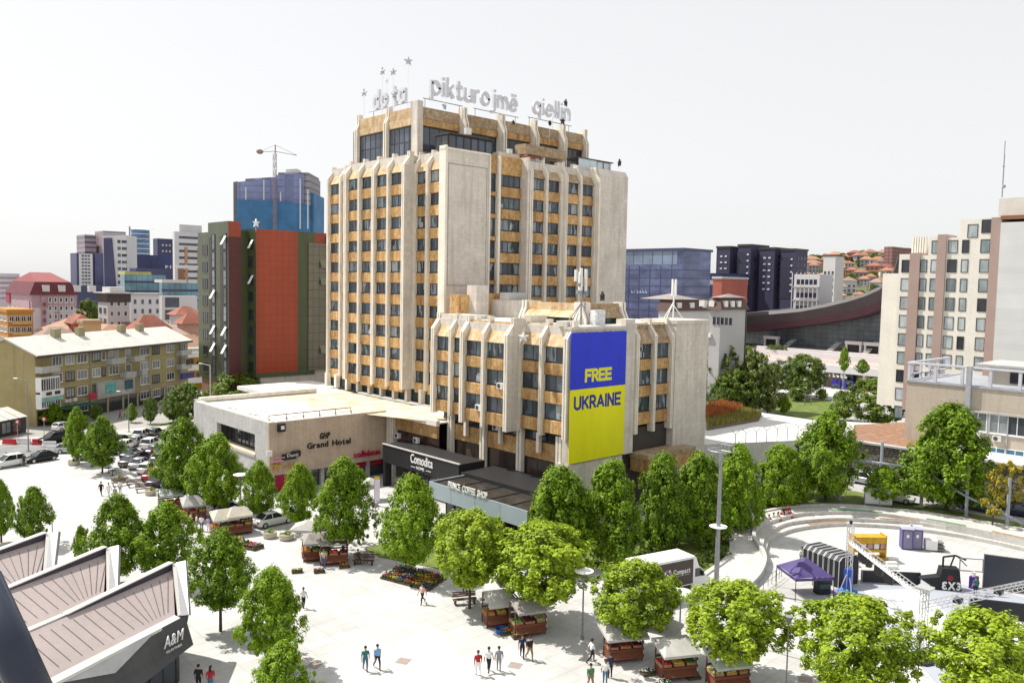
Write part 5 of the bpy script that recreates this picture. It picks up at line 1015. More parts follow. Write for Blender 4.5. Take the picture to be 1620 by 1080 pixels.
g_, d = blk('scaffolded_block', 'white block wrapped in scaffolding in front of the hillside', 1257, 1297, 1318, 434, 300, M_wh)
for j in range(6): part(g_, 'scaffold_deck', M_gy, (d[0]-1.6,d[1],3+j*(d[4]-3)/6,d[0],d[3],3.35+j*(d[4]-3)/6)); part(g_, 'opening_band', Gn, (d[0]-.1,d[1]+1,4.2+j*(d[4]-3)/6,d[0],d[3]-1,6+j*(d[4]-3)/6))
for j in range(7): y_ = d[1]+(d[3]-d[1])*j/6; part(g_, 'scaffold_pole', M_wh, (d[0]-1.6,y_-.12,0,d[0]-1.4,y_+.12,d[4]+.6))
g_ = th('earth_heap', 'heap of pale brown earth and rubble on the building site', 'earth heap', G(1222,497)); b = B(); b.ell((0,0,0),16,9,4.0,14,6); b.ell((14,-6,0),9,7,2.4,12,6); ob('heap', b.mesh('heap', mat('site_soil', (.42,.33,.24), .95, .2, .2), True), g_)
# grey house with brown mansard and mast
g_, d = blk('mansard_house', 'pale grey house with brown mansard storey and roof mast right of the hotel', 1123, 1140, 1181, 490, 175, M_gy, L=None, Rr=None)
M_mans = mat('brown_mansard', (.10,.055,.05), .7, .12, .4)
x0, y0, x1, y1, zt = d; b = B(); b.add([(x0-.5,y0-.5,zt),(x1+.5,y0-.5,zt),(x1+.5,y1+.5,zt),(x0-.5,y1+.5,zt),(x0+.6,y0+.6,zt+2.6),(x1-.6,y0+.6,zt+2.6),(x1-.6,y1-.6,zt+2.6),(x0+.6,y1-.6,zt+2.6)], [(0,1,5,4),(1,2,6,5),(2,3,7,6),(3,0,4,7),(3,2,1,0),(4,5,6,7)]); ob('mansard', b.mesh('mansard', M_mans), g_, world=True)
b = B(); mx_, my_ = (x0+x1)/2, (y0+y1)/2; b.add([(x0,y0,zt+2.6),(x1,y0,zt+2.6),(x1,y1,zt+2.6),(x0,y1,zt+2.6),(mx_,my_,zt+3.4)], [(0,1,4),(1,2,4),(2,3,4),(3,0,4)]); ob('roof', b.mesh('roof', mat('pale_sheet', (.27,.24,.23), .7, .1, .5)), g_, world=True)
for q in range(3): part(g_, 'dormer', F_white, (x0+1+q*2.6,y0-.35,zt+.6,x0+2.3+q*2.6,y0+1,zt+1.9)); 
for q in range(2): part(g_, 'dormer', F_white, (x0-.35,y0+1.5+q*2.4,zt+.6,x0+1,y0+2.8+q*2.4,zt+1.9))
for q in range(5): ob('window', wmesh(.5,1.3,Gn,F_dark), g_, (x0,y1-1.2-q*1.0,zt-3), R(-90), world=True)
part(g_, 'air_conditioner', M_white, (x0-.5,y0+2,zt-6,x0,y0+4,zt-5.2)); part(g_, 'downpipe', F_dark, (x1-.3,y0-.2,0,x1,y0,zt))
g2, d = blk('mansard_house', 'lower white house with brown mansard behind the hotel annex', 1042, 1062, 1126, 492, 185, M_wh)
x0, y0, x1, y1, zt = d; b = B(); b.add([(x0-.4,y0-.4,zt),(x1,y0-.4,zt),(x1,y1+.4,zt),(x0-.4,y1+.4,zt),(x0+.5,y0+.5,zt+2.6),(x1,y0+.5,zt+2.6),(x1,y1,zt+2.6),(x0+.5,y1,zt+2.6)], [(0,1,5,4),(1,2,6,5),(2,3,7,6),(3,0,4,7),(4,5,6,7)]); ob('mansard', b.mesh('mansard', M_mans), g2, world=True)
for q in range(3): part(g2, 'dormer', F_white, (x0+2+q*5,y0-.25,zt+.7,x0+3.6+q*5,y0+1,zt+1.9))
b = B(); mx_, my_ = x0+5, y0+4; b.add([(x0,y0,zt+2.6),(x0+11,y0,zt+2.6),(x0+11,y0+9,zt+2.6),(x0,y0+9,zt+2.6),(mx_,my_,zt+3.9)], [(0,1,4),(1,2,4),(2,3,4),(3,0,4)]); ob('roof', b.mesh('roof', MATS['pale_sheet']), g2, world=True)
am = th('antenna_mast', 'white aerial mast on struts on the roof right of the hotel annex', 'antenna', (89,64.5,22.0)); b = B(); b.tube((0,0,0),(0,0,5.2),.1); b.tube((-1.8,0,0),(0,0,2.6),.07,n=5); b.tube((0,1.8,0),(0,0,2.6),.07,n=5); b.tube((1.6,-.8,0),(0,0,2.2),.07,n=5); ob('mast', b.mesh('mast', M_white), am)
for q in (-.35,.35): b = B(); b.box(q-.12,-.1,3.4,q+.12,.1,5.6); ob('panel_aerial', b.mesh('panel_aerial', M_white), am)
# --- palace with swooping roof, its deck and the arcade below
pal = th('swooping_hall', 'hall with a dark swooping roof and glass front behind the park', 'building', atD(1300,553,292))
XP = atD(1300,553,292).x; M_sw = mat('swoop_roof', (.075,.065,.075), .6, .15, .1, joint=(30,.9,.12,.55,False)); M_sw2 = mat('swoop_fascia', (.075,.035,.05), .6, .1, .2)
top = [(1150,498),(1181,495),(1222,492),(1266,488),(1304,481),(1342,472),(1370,463),(1392,453),(1408,438),(1416,420),(1421,402)]
bot = [(1150,527),(1181,526),(1222,521),(1266,516),(1304,511),(1342,505),(1370,498),(1392,490),(1410,481),(1424,471),(1434,461)]
T = [atX(x,y,XP-10) for x, y in top]; T2 = [atX(x,y+5,XP-11) for x, y in top]; Bt = [atX(x,y,XP-8) for x, y in bot]
b = B(); strip(b, [p+Vector((30,0,1.5)) for p in T], T); ob('roof', b.mesh('roof', M_sw), pal, world=True)
b = B(); strip(b, T, T2); strip(b, T2, [p*.45+q*.55 for p, q in zip(T2, Bt)]); ob('roof_edge', b.mesh('roof_edge', M_sw), pal, world=True)
b = B(); strip(b, [p*.45+q*.55 for p, q in zip(T2, Bt)], Bt); strip(b, Bt, [p+Vector((30,0,0)) for p in Bt]); ob('fascia', b.mesh('fascia', M_sw2), pal, world=True)
gb = [Vector((p.x+9,p.y,5.8)) for p in Bt]; gt = [p+Vector((9,0,.5)) for p in Bt]
b = B(); strip(b, gt, gb); ob('glass_front', b.mesh('glass_front', mat('palace_glass', (.11,.15,.17), .2, .35, .25, joint=(2.2,1.6,.10,.45,False), spec=.6)), pal, world=True)
XM = G(1330,615).x; ml = th('arcade_building', 'white shopping arcade with paved roof deck below the swooping hall', 'building', (XM,90,0))
yl, yr = atX(1185,575,XM).y, atX(1440,590,XM).y; ZM = 5.8
part(ml, 'deck', mat('pink_deck', (.46,.36,.33), .85, .1, .1, joint=(2.5,2.5,.06,.8,True)), (XM,yr,ZM-.9,XM+90,yl+25,ZM)); part(ml, 'roof_edge', M_wh, (XM-.8,yr,ZM-1.5,XM+.5,yl+25,ZM+.5)); part(ml, 'shop_front', G_dark, (XM+4,yr,0,XM+6,yl,ZM-1))
for i in range(9): y_ = yr+(yl-yr)*i/8; part(ml, 'column', M_wh, (XM+.2,y_,0,XM+.9,y_+.7,ZM-1.5))
part(ml, 'shop_panel', mat('shop_tan', (.40,.30,.24), .8), *[(XM+3.8,yr+3+i*9,0,XM+3.99,yr+6+i*9,4) for i in range(7)])
marks(ml, 6, 6.5, 1.0, M_wh, (XM-.85,atX(1308,588,XM).y,3.1), R(-90))
part(ml, 'parapet', M_wh, (XM+22,yr+16,ZM,XM+22.6,yl+10,ZM+1.6), (XM+38,yr+16,ZM,XM+39,yl+20,ZM+1.3))
for x_, w_ in ((1219,5),(1350,5),(1380,5)):
    p = atX(x_,550,XP-6); 
    for dy in (-2.6,2.2): part(ml, 'portal', M_wh, (p.x,p.y+dy,ZM,p.x+1.5,p.y+dy+.6,ZM+3.6))
    part(ml, 'portal', M_wh, (p.x-.1,p.y-2.8,ZM+2.6,p.x+1.6,p.y+3.0,ZM+3.7)); part(ml, 'portal_opening', M_black, (p.x+.6,p.y-2,ZM,p.x+.9,p.y+2.2,ZM+2.6))
for x_, n_ in ((1240,7),(1312,7),(1368,9)):
    p = atX(x_,552,XP-9)
    for j in range(n_): part(ml, 'stair_tread', M_wh, (p.x+j*1.1,p.y-1.0,ZM+.1+j*.42,p.x+j*1.1+.9,p.y+1.0,ZM+.3+j*.42))
# giant letters on the square below
nb = th('giant_letters', 'giant blue block letters N and O with a yellow letter on the square', 'monument', G(1332,614))
p = G(1316,614); M_nb = mat('purple_blue_letter', (.03,.02,.28), .5, .05)
letters(nb, 'NO', 3.6, .4, M_nb, p, R(-90), gap=.25, off=.12); letters(nb, 'R', 3.4, .4, mat('yellow_letter', (.6,.36,.02), .5), p+Vector((0,-7.6,0)), R(-90), off=.1)
part(nb, 'poster', mat('red_poster', (.5,.05,.08), .6), (p.x+8,p.y+.5,3.5,p.x+8.3,p.y+3,5.2))
# --- hillside quarter
hr = random.Random(11); hv = []
for k in range(5):
    b = B(); w_, d_, h_ = hr.uniform(8,12), hr.uniform(8,10), hr.choice((5.5,6.5,8)); b.box(0,0,-4,w_,d_,h_,0); e = .7; r_ = hr.uniform(2.2,3.2)
    b.add([(-e,-e,h_),(w_+e,-e,h_),(w_+e,d_+e,h_),(-e,d_+e,h_),(w_*.35,d_/2,h_+r_),(w_*.65,d_/2,h_+r_)], [(0,1,5,4),(1,2,5),(2,3,4,5),(3,0,4),(3,2,1,0)], 1)
    for fl in range(int(h_//2.8)):
        for q in range(3): b.box(1+q*w_*.3,-.06,1+fl*2.9,1+q*w_*.3+1.5,.0,2.4+fl*2.9,2); b.box(-.06,1+q*d_*.3,1+fl*2.9,0,2.2+q*d_*.3,2.4+fl*2.9,2)
    hv.append([b.v, b.f, b.m])
wl = [(.55,.50,.46),(.50,.40,.33),(.42,.20,.13),(.55,.54,.55),(.36,.33,.36)]; rf = [(.33,.16,.10),(.36,.22,.15),(.25,.10,.08),(.30,.22,.18),(.34,.18,.12)]
hm = []
for k in range(5):
    b = B(); b.v, b.f, b.m = hv[k]
    hm.append(b.mesh('hill_house', [mat('hill_wall%d' % k, wl[k], .85, .06, .1, rnd=.12), mat('hill_roof%d' % k, rf[k], .85, .12, .4, rnd=.2), Gn]))
hn = ('cream walled','tan walled','brick walled','white walled','grey walled')
cnt = 0
for r_ in range(11):
    for s_ in range(13):
        x_ = 1262+s_*15.5+hr.uniform(-5,5); D_ = 470+r_*34+hr.uniform(-10,10)
        p = atD(x_, 450, D_); z_ = hill_h(p.x, p.y)
        if z_ < 2 or hr.random() < .18: continue
        k = hr.randrange(5); o = ob('hill_house', hm[k], None, (p.x,p.y,z_), hr.choice((0,R(90),R(20),R(-25)))+R(-60), hr.uniform(.85,1.2))
        tag(o, hn[k]+' house with a tiled roof crowded on the far hillside', 'house', hn[k]+' houses on the hillside'); cnt += 1
for k_ in range(26):
    x_ = hr.uniform(60,318); D_ = hr.uniform(196,330); p = atD(x_,500,D_); k = hr.randrange(5); o = ob('town_house', hm[k], None, (p.x,p.y,0), hr.choice((0,R(90),R(27))), hr.uniform(1.1,1.5)); tag(o, hn[k]+' small house in the quarter behind the khaki block', 'house', hn[k]+' houses behind the khaki block')
g_, d = blk('hill_building', 'white blocky building standing above the hillside houses', 1303, 1322, 1336, 405, 560, M_wh, L=(22,41,3,4,.5,.4,Gn,F_grey), roof=F_dark)
g_, d = blk('hill_building', 'brown unfinished building on the crest of the hillside', 1399, 1412, 1447, 390, 700, mat('crest_brown', (.30,.17,.16), .85, .1, .1, joint=(4,3,.4,.5,False)))
tm = th('tv_mast', 'hair thin mast on the crest of the hillside', 'mast', Vector((atD(1395,390,690).x, atD(1395,390,690).y, hill_h(atD(1395,390,690).x, atD(1395,390,690).y)))); b = B(); b.tube((0,0,0),(0,0,24),.25,.1,5); ob('pole', b.mesh('pole', M_steel), tm)
# ============================================================ trees and plants
def leaf_mat(name, dark, light, tr=.36):
    if name in MATS: return MATS[name]
    m = bpy.data.materials.new(name); m.use_nodes = True; t = m.node_tree; N = t.nodes; L = t.links; b = N['Principled BSDF']; b.inputs['Roughness'].default_value = .55; b.inputs['Specular IOR Level'].default_value = .3
    geo = N.new('ShaderNodeNewGeometry'); nz = N.new('ShaderNodeTexNoise'); nz.inputs['Scale'].default_value = .9; nz.inputs['Detail'].default_value = 3; L.new(geo.outputs['Position'], nz.inputs['Vector'])
    n2 = N.new('ShaderNodeTexWhiteNoise'); L.new(geo.outputs['Random Per Island'], n2.inputs['Value']) if False else None
    oi = N.new('ShaderNodeObjectInfo')
    ad = N.new('ShaderNodeMath'); ad.operation = 'MULTIPLY_ADD'; ad.inputs[1].default_value = .55; L.new(geo.outputs['Random Per Island'], ad.inputs[0]); L.new(nz.outputs[0], ad.inputs[2])
    a2 = N.new('ShaderNodeMath'); a2.operation = 'MULTIPLY_ADD'; a2.inputs[1].default_value = .25; L.new(oi.outputs['Random'], a2.inputs[0]); L.new(ad.outputs[0], a2.inputs[2])
    rp = N.new('ShaderNodeValToRGB'); rp.color_ramp.elements[0].position = .45; rp.color_ramp.elements[1].position = 1.2 if False else 1.0; rp.color_ramp.elements[0].color = (*dark,1); rp.color_ramp.elements[1].color = (*light,1)
    L.new(a2.outputs[0], rp.inputs[0]); L.new(rp.outputs[0], b.inputs['Base Color'])
    tl = N.new('ShaderNodeBsdfTranslucent'); ms = N.new('ShaderNodeMixShader'); ms.inputs[0].default_value = tr; L.new(rp.outputs[0], tl.inputs[0]); L.new(b.outputs[0], ms.inputs[1]); L.new(tl.outputs[0], ms.inputs[2]); L.new(ms.outputs[0], N['Material Output'].inputs[0])
    MATS[name] = m; return m
LM = leaf_mat('leaf_green', (.018,.065,.004), (.24,.38,.014)); LY = leaf_mat('leaf_light', (.03,.09,.006), (.38,.50,.03)); LD = leaf_mat('leaf_dark', (.022,.055,.006), (.17,.25,.03)); LW = leaf_mat('leaf_yellow', (.16,.14,.01), (.5,.42,.04)); LO = leaf_mat('leaf_olive', (.035,.07,.014), (.22,.27,.07))
M_bark = mat('bark', (.085,.06,.045), .9, .25, 3)
def crown(seed, shape, ncl, per, leaf, m, gap=.0):
    """leaf-sized faces gathered in clumps through a unit crown (height 1, width 1)"""
    g = np.random.default_rng(seed); C = []; NR_ = []
    while len(C) < ncl:
        z = g.uniform(0,1); a = g.uniform(0,2*math.pi)
        if shape == 'cone': r = .52*(min(1, (z/.34))**.45 if z < .34 else max(.03, ((1-z)/.66))**.56)
        elif shape == 'dome': r = .5*math.sqrt(max(0, 1-(2*max(z,.25)-1.0)**2)) if z > .5 else .5*min(1,(z/.3)**.5)
        elif shape == 'col': r = .5*min(1, (z/.12)**.5)*max(.1, (1-z)**.4)
        else: r = .5*math.sqrt(max(0.01, 1-(2*z-1)**2))
        r *= 1+.14*math.sin(3*a+seed)+.10*math.sin(5*a+7*z+seed*2)
        f = g.uniform(.55,1.04) if g.random() < .78 else g.uniform(.05,.6)
        C.append((r*f*math.cos(a), r*f*math.sin(a), z*.96)); NR_.append((math.cos(a)*.8, math.sin(a)*.8, .35+(z-.35)))
    C = np.array(C); NRa = np.array(NR_); n = ncl*per
    c = np.repeat(C, per, 0); out = np.repeat(NRa, per, 0)
    d = g.normal(size=(n,3)); d /= np.linalg.norm(d,axis=1)[:,None]; rad = g.uniform(.35,1,(n,1))*np.repeat(g.uniform(.035,.085,(ncl,1)),per,0)
    p = c+d*rad*np.array([1,1,1.25]); 
    nn = d*.7+out*.5+g.normal(size=(n,3))*.35+np.array([0,0,.45]); nn /= np.linalg.norm(nn,axis=1)[:,None]
    t = np.cross(nn, g.normal(size=(n,3))); t /= np.linalg.norm(t,axis=1)[:,None]; u = np.cross(nn,t)
    s = leaf*g.uniform(.6,1.35,(n,1))
    V = np.stack([p-t*s, p-u*s*.55+nn*s*.12, p+t*s, p+u*s*.55+nn*s*.12],1).reshape(-1,3)
    me = bpy.data.meshes.new('crown'); me.vertices.add(4*n); me.vertices.foreach_set('co', V.astype(np.float32).ravel()); me.loops.add(4*n); me.loops.foreach_set('vertex_index', np.arange(4*n,dtype=np.int32))
    me.polygons.add(n); me.polygons.foreach_set('loop_start', np.arange(0,4*n,4,dtype=np.int32)); me.polygons.foreach_set('loop_total', np.full(n,4,dtype=np.int32)); me.materials.append(m); me.update(calc_edges=True); return me
CR = {}
for i in range(4): CR['A%d'%i] = crown(10+i,'cone',420,60,.0185,LM)
for i in range(3): CR['Y%d'%i] = crown(20+i,'round',380,60,.0205,LY)
for i in range(2): CR['D%d'%i] = crown(30+i,'dome',300,50,.021,LD)
for i in range(2): CR['H%d'%i] = crown(40+i,'col',420,60,.0185,LM)
for i in range(2): CR['O%d'%i] = crown(50+i,'round',110,32,.038,LO)
CR['W0'] = crown(60,'round',40,20,.05,LW)
def trunk_mesh(seed, h, hc, wd, r):
    rr = random.Random(seed); b = B(); b.tube((0,0,0),(0,0,h+hc*.15),r,r*.75,7); b.tube((0,0,h+hc*.15),(rr.uniform(-.1,.1),rr.uniform(-.1,.1),h+hc*.8),r*.75,r*.2,6)
    for k in range(7):
        a = k*2.4+rr.uniform(0,.5); z0 = h+hc*(.02+.08*k); l = wd*.36*(1-k*.08); b.tube((0,0,z0),(l*math.cos(a),l*math.sin(a),z0+hc*.2),r*.4,r*.1,5)
    return b.mesh('trunk', M_bark)
tn = 0
def tree(x, yb, yt, hw, kind, label, z=0.0, clear=.16, grp='plaza trees', base=None, yaw=None, name='tree'):
    """x, yb: where the trunk meets the ground; yt: where the top is seen; hw: half width seen"""
    global tn; tn += 1
    p = base if base is not None else G(x, yb, z); D_ = p.x*_fh.x+p.y*_fh.y; k = D_/FOC
    H_ = atD(x, yt, D_).z-p.z; wd = 2*hw*k; h = H_*clear; hc = H_-h
    t = th(name, label, 'tree', p, 0, grp); ob('trunk', trunk_mesh(tn, h, hc, wd, max(.06, H_*.016)), t)
    ks = [q for q in CR if q[0] == kind]; q = ks[tn % len(ks)]
    ob('crown', CR[q], t, (0,0,h), rng.uniform(0,6.28), (wd*rng.uniform(.98,1.16), wd*rng.uniform(.98,1.16), hc)); return t
PT = 'maples in rows on the plaza'
for a in (
 (2,858,758,20,'A','maple cut off by the left picture edge'),
 (53,865,769,29,'A','small round maple near the left edge beside the cone lamp'),
 (128,895,830,14,'A','thin young sapling beside the farthest pavilion'),
 (187,925,782,44,'A','maple behind the middle pavilion, left of a pair'),
 (262,924,795,50,'A','maple right of its neighbour behind the pavilions'),
 (349,998,836,51,'A','maple alone on the paving right of the pavilions',0,.27),
 (430,1056,896,53,'A','maple standing near the walking man in white'),
 (446,1150,1016,52,'A','maple cut by the bottom edge below the others'),
 (123,733,644,23,'A','left one of two small maples at the end of the parking row'),
 (162,748,658,27,'A','right one of two small maples at the end of the parking row'),
 (288,800,662,44,'A','big maple in front of the entrance wing, left of the pair'),
 (343,815,686,44,'A','big maple in front of the entrance wing, right of the pair'),
 (410,826,728,29,'A','slim maple in front of the wing corner by the white car'),
 (473,838,732,29,'A','slim maple in front of the hotel lettering'),
 (543,880,722,49,'A','large maple behind the brown stall in the centre left'),
 (650,908,752,53,'A','large maple on the lawn before the coffee pavilion')):
    tree(*a, grp=PT)
for a in (
 (743,962,806,64,'Y','light green plane tree above the flower stalls, left one'),
 (856,985,828,78,'Y','light green plane tree right of the flower stalls, before the hedge'),
 (1000,1036,886,64,'Y','light green plane tree in front of the brown truck'),
 (1160,1076,920,80,'Y','light green plane tree over the stall by the curved wall'),
 (1348,1130,944,92,'Y','broad light green plane tree before the stage'),
 (1552,1150,968,86,'Y','broad light green plane tree in the bottom right corner')):
    tree(*a, grp='plane trees along the stalls', clear=.27)
HZ = lambda x: .06 if x < 960 else (.3 if x < 1060 else .8)
for a in (
 (882,892,738,56,'H','first dense tree of the dark row right of the coffee pavilion'),
 (966,886,726,57,'H','second dense tree of the dark row below the banner'),
 (1046,866,717,44,'H','third dense tree of the dark row below the annex wall'),
 (1104,850,714,44,'H','fourth dense tree of the dark row by the tall lamp'),
 (1164,836,703,47,'H','fifth dense tree of the dark row behind the tall lamp'),
 (1233,801,702,40,'H','sixth dense tree of the dark row by the first pole')):
    tree(*a, z=HZ(a[0]), grp='dense trees in a row below the banner', clear=.07)
tree(1306,790,650,54,'A','tall tree behind the steel poles, by the rubble wall',1.2,grp='trees by the road',clear=.1)
tree(1497,806,637,70,'H','big dense tree before the low beige building',1.2,grp='trees by the road',clear=.1)
tree(1396,798,735,27,'A','small tree above the white screen',1.2,grp='trees by the road')
tree(1592,810,728,30,'W','yellowing young tree at the right edge before the low building',1.2,grp='trees by the road')
tree(1570,830,742,20,'W','thin yellowing tree left of the one at the right edge',1.2,grp='trees by the road')
PK = 'park trees behind the hotel'
for x, yb, yt, hw, kd, lab in (
 (1386,676,598,54,'D','broad dome shaped tree in front of the cream tower'),
 (1268,628,560,36,'D','round dark tree in the park before the arcade'),
 (1222,622,575,26,'O','olive tree left of the round dark one in the park'),
 (1192,655,556,32,'O','open olive tree in the park beside the mansard house'),
 (1180,600,548,22,'D','dark tree at the corner of the mansard house'),
 (1142,648,546,36,'O','loose tree right behind the annex wall'),
 (1165,655,585,38,'D','low dark tree behind the terrace planter'),
 (1136,650,600,24,'D','low dark shrub tree at the annex wall foot'),
 (1240,655,622,10,'A','small conical tree on the park lawn'),
 (1262,634,612,16,'D','small tree beside the park lamp'),
 (1300,632,615,10,'A','small tree on the right of the park lawn'),
 (1335,665,618,22,'D','shrub tree between the lawn and the broad dome tree'),
 (1214,654,590,28,'O','grey green tree at the edge of the terrace'),
 (1335,590,548,9,'A','small tree on the arcade deck, left one'),
 (1364,592,568,10,'A','small tree on the arcade deck, right one'),
 (1228,560,545,16,'D','bush on the arcade deck by the white portal'),
 (1188,548,522,12,'D','dark tree between mansard house and swooping hall')):
    tree(x, yb, yt, hw, kd, lab, z=5.8 if 'deck' in lab else 0, grp=PK, clear=.12)
LF = 'street trees on the left'
for x, yb, yt, hw, kd, lab, z_ in (
 (378,668,588,46,'D','dark bushy tree between the wing and the green office block',0),
 (296,672,606,30,'D','tree left of the entrance wing by the khaki block',0),
 (275,668,618,20,'D','small tree left of the one by the entrance wing',0),
 (330,690,640,24,'D','low tree tucked behind the entrance wing parapet',0),
 (82,672,636,18,'A','small street tree before the green awning',0),
 (112,668,640,14,'D','little dark street tree right of the green awning',0),
 (152,665,640,11,'D','little street tree before the grey cladding',0),
 (208,668,638,9,'A','thin street tree on the verge, left one',0),
 (238,670,628,11,'D','thin street tree on the verge, right one',0),
 (140,560,474,20,'D','tree between the pink building and the corner house',0),
 (160,556,482,12,'D','small tree behind the beige house',0),
 (3,640,592,9,'D','dark conifer like tree at the left edge above the kiosk',0)):
    tree(x, yb, yt, hw, kd, lab, z=z_, grp=LF, clear=.12)
hr = random.Random(5)
for k in range(95):
    x_ = hr.uniform(1262,1460); D_ = hr.uniform(440,860); p = atD(x_,450,D_); z_ = hill_h(p.x,p.y)
    if z_ < 1: continue
    s_ = hr.uniform(5,10); t = th('hill_tree', 'dark green tree among the houses on the far hillside', 'tree', (p.x,p.y,z_-.5), 0, 'trees on the hillside'); ob('crown', CR['D%d'%(k%2)], t, (0,0,.6), hr.uniform(0,6), (s_,s_,s_*.9)); b = B(); b.tube((0,0,0),(0,0,s_*.5),.2,n=5); ob('trunk', b.mesh('trunk', M_bark), t)
for k in range(26):
    x_ = 1278+k*6.6; D_ = 840+hr.uniform(-15,25); p = atD(x_,450,D_); z_ = hill_h(p.x,p.y); s_ = hr.uniform(7,13)
    t = th('hill_tree', 'dark green tree on the skyline of the far hill', 'tree', (p.x,p.y,z_-.5), 0, 'trees on the hill crest'); ob('crown', CR['D%d'%(k%2)], t, (0,0,.6), hr.uniform(0,6), (s_*1.3,s_*1.3,s_*.7)); b = B(); b.tube((0,0,0),(0,0,s_*.5),.2,n=5); ob('trunk', b.mesh('trunk', M_bark), t)
# shrubs on the lawn below the dense trees
sh = crown(70,'round',36,30,.06,LD); sh2 = crown(71,'round',36,30,.06,LM)
for x, y, w_, h_, lab, z_ in ((1116,868,2.6,2.2,'yellowish round shrub on the lawn behind the tall lamp',.3),(1142,880,1.6,1.2,'small clipped shrub by the curved kerb, nearest the lamp',.3),(1126,888,1.5,1.2,'small clipped shrub left of the lamp foot',.2),(1104,893,1.7,1.2,'clipped shrub at the lawn corner behind the truck',.1),(1060,872,2.0,1.4,'dark shrub behind the truck, right one',.2),(1020,876,2.0,1.4,'dark shrub behind the truck, left one',.1),(566,858,2.2,2.6,'dark clipped bush between stall and lawn',.05),(615,862,2.2,1.6,'low bush at the back of the stall lawn',.05),(1148,858,1.4,1.2,'small dark shrub where the path bends',.5)):
    t = th('shrub', lab, 'shrub', G(x,y,z_), 0, 'shrubs on the lawns'); ob('foliage', sh2 if 'yellow' in lab else sh, t, (0,0,-.1), rng.uniform(0,6), (w_,w_,h_)); b = B(); b.tube((0,0,-.1),(0,0,h_*.5),.05,n=5); ob('stem', b.mesh('stem', M_bark), t)
# planter of red and yellow wild plants on the terrace, park lawn
pl = [G(1116,648,TZ), G(1140,641,TZ), G(1205,657,TZ), G(1200,666,TZ), G(1118,681,TZ)]
sheet('planter_bed', pl, TZ+.4, mat('planter_edge', (.16,.12,.10), .9), .4)
def blades(name, poly, n, h, m, seed, label=None):
    g = np.random.default_rng(seed); xs_ = [p.x for p in poly]; ys_ = [p.y for p in poly]; V = []; F = []
    def inside(x, y):
        c = False; j = len(poly)-1
        for i in range(len(poly)):
            if (poly[i].y > y) != (poly[j].y > y) and x < (poly[j].x-poly[i].x)*(y-poly[i].y)/(poly[j].y-poly[i].y)+poly[i].x: c = not c
            j = i
        return c
    k = 0
    while k < n:
        x, y = g.uniform(min(xs_),max(xs_)), g.uniform(min(ys_),max(ys_))
        if not inside(x, y): continue
        a = g.uniform(0,6.28); hh = h*g.uniform(.4,1.2); w_ = .05*h/.5; z = poly[0].z+.38; o = len(V)
        V += [(x-w_*math.cos(a),y-w_*math.sin(a),z),(x+w_*math.cos(a),y+w_*math.sin(a),z),(x+g.normal()*.15*h,y+g.normal()*.15*h,z+hh)]; F.append((o,o+1,o+2)); k += 1
    me = bpy.data.meshes.new(name); me.from_pydata(V,[],F); me.materials.append(m); o = ob(name, me); o['kind'] = 'stuff'
    if label: o['label'] = label; o['category'] = 'plants'
blades('wild_plants', pl, 6000, .7, leaf_mat('wild_red', (.10,.11,.02), (.40,.36,.10)), 1, 'rust red and yellow wild plants in the terrace planter')
blades('red_weeds', [G(1116,649,TZ),G(1140,642,TZ),G(1175,650,TZ),G(1150,664,TZ),G(1117,668,TZ)], 2600, 1.1, leaf_mat('weed_red', (.26,.04,.02), (.42,.16,.05)), 2, 'rust red weeds at the back of the terrace planter')
sheet('park_lawn', [G(1205,648), G(1235,628), G(1310,632), G(1345,660), G(1290,668)], .03, M_grass, .03)
sheet('park_path', [G(1195,622), G(1300,634), G(1340,640), G(1340,628), G(1290,618), G(1200,610)], .015, M_stone)
sheet('square', [G(1190,612), G(1420,640), G(1440,614), G(1200,590)], .008, M_stone)
# ============================================================ vehicles
def oslot(o, i, m): o.material_slots[i].link = 'OBJECT'; o.material_slots[i].material = m
M_tyre = mat('tyre', (.02,.02,.02), .9, .1); M_rim = mat('rim', (.45,.46,.48), .35, .05, 1, metal=.8); M_cg = glass('car_glass', [(.015,.018,.022),(.03,.035,.04)], .05, .7); M_hl = mat('headlight', (.7,.72,.75), .15, .03); M_tl = mat('tail_light', (.35,.01,.01), .2, .03)
def paint(nm, c, metal=.3): return mat('paint_'+nm, c, .28, .03, .5, metal=metal, spec=.6)
PA = {'black':paint('black',(.012,.013,.015)),'white':paint('white',(.72,.72,.72),0),'silver':paint('silver',(.42,.44,.46),.6),'grey':paint('grey',(.13,.14,.15),.5),'red':paint('red',(.30,.02,.02)),'blue':paint('blue',(.02,.06,.30)),'navy':paint('navy',(.02,.03,.06)),'steel':paint('steel',(.22,.26,.31),.5)}
def loft(b, rings, mi=0, caps=True):
    n = len(rings[0]); o = len(b.v); b.v += [tuple(p) for r in rings for p in r]
    for k in range(len(rings)-1):
        for i in range(n): b.f.append((o+k*n+i, o+k*n+(i+1)%n, o+(k+1)*n+(i+1)%n, o+(k+1)*n+i)); b.m.append(mi)
    if caps: b.f.append(tuple(o+i for i in range(n-1,-1,-1))); b.m.append(mi); b.f.append(tuple(o+(len(rings)-1)*n+i for i in range(n))); b.m.append(mi)
def ring(x, w_, zl, zt, k=.80): return [(x,-w_*.9,zl),(x,-w_,zl+.12),(x,-w_,zt-.2),(x,-w_*.95,zt-.06),(x,-w_*k,zt),(x,w_*k,zt),(x,w_*.95,zt-.06),(x,w_,zt-.2),(x,w_,zl+.12),(x,w_*.9,zl)]
wh_ = B(); wh_.tube((0,-.11,0),(0,.11,0),.33,n=14); WT = wh_.mesh('tyre', M_tyre); wh_ = B(); wh_.tube((0,-.125,0),(0,.125,0),.21,n=10); WR = wh_.mesh('rim', M_rim)
CARM = {}
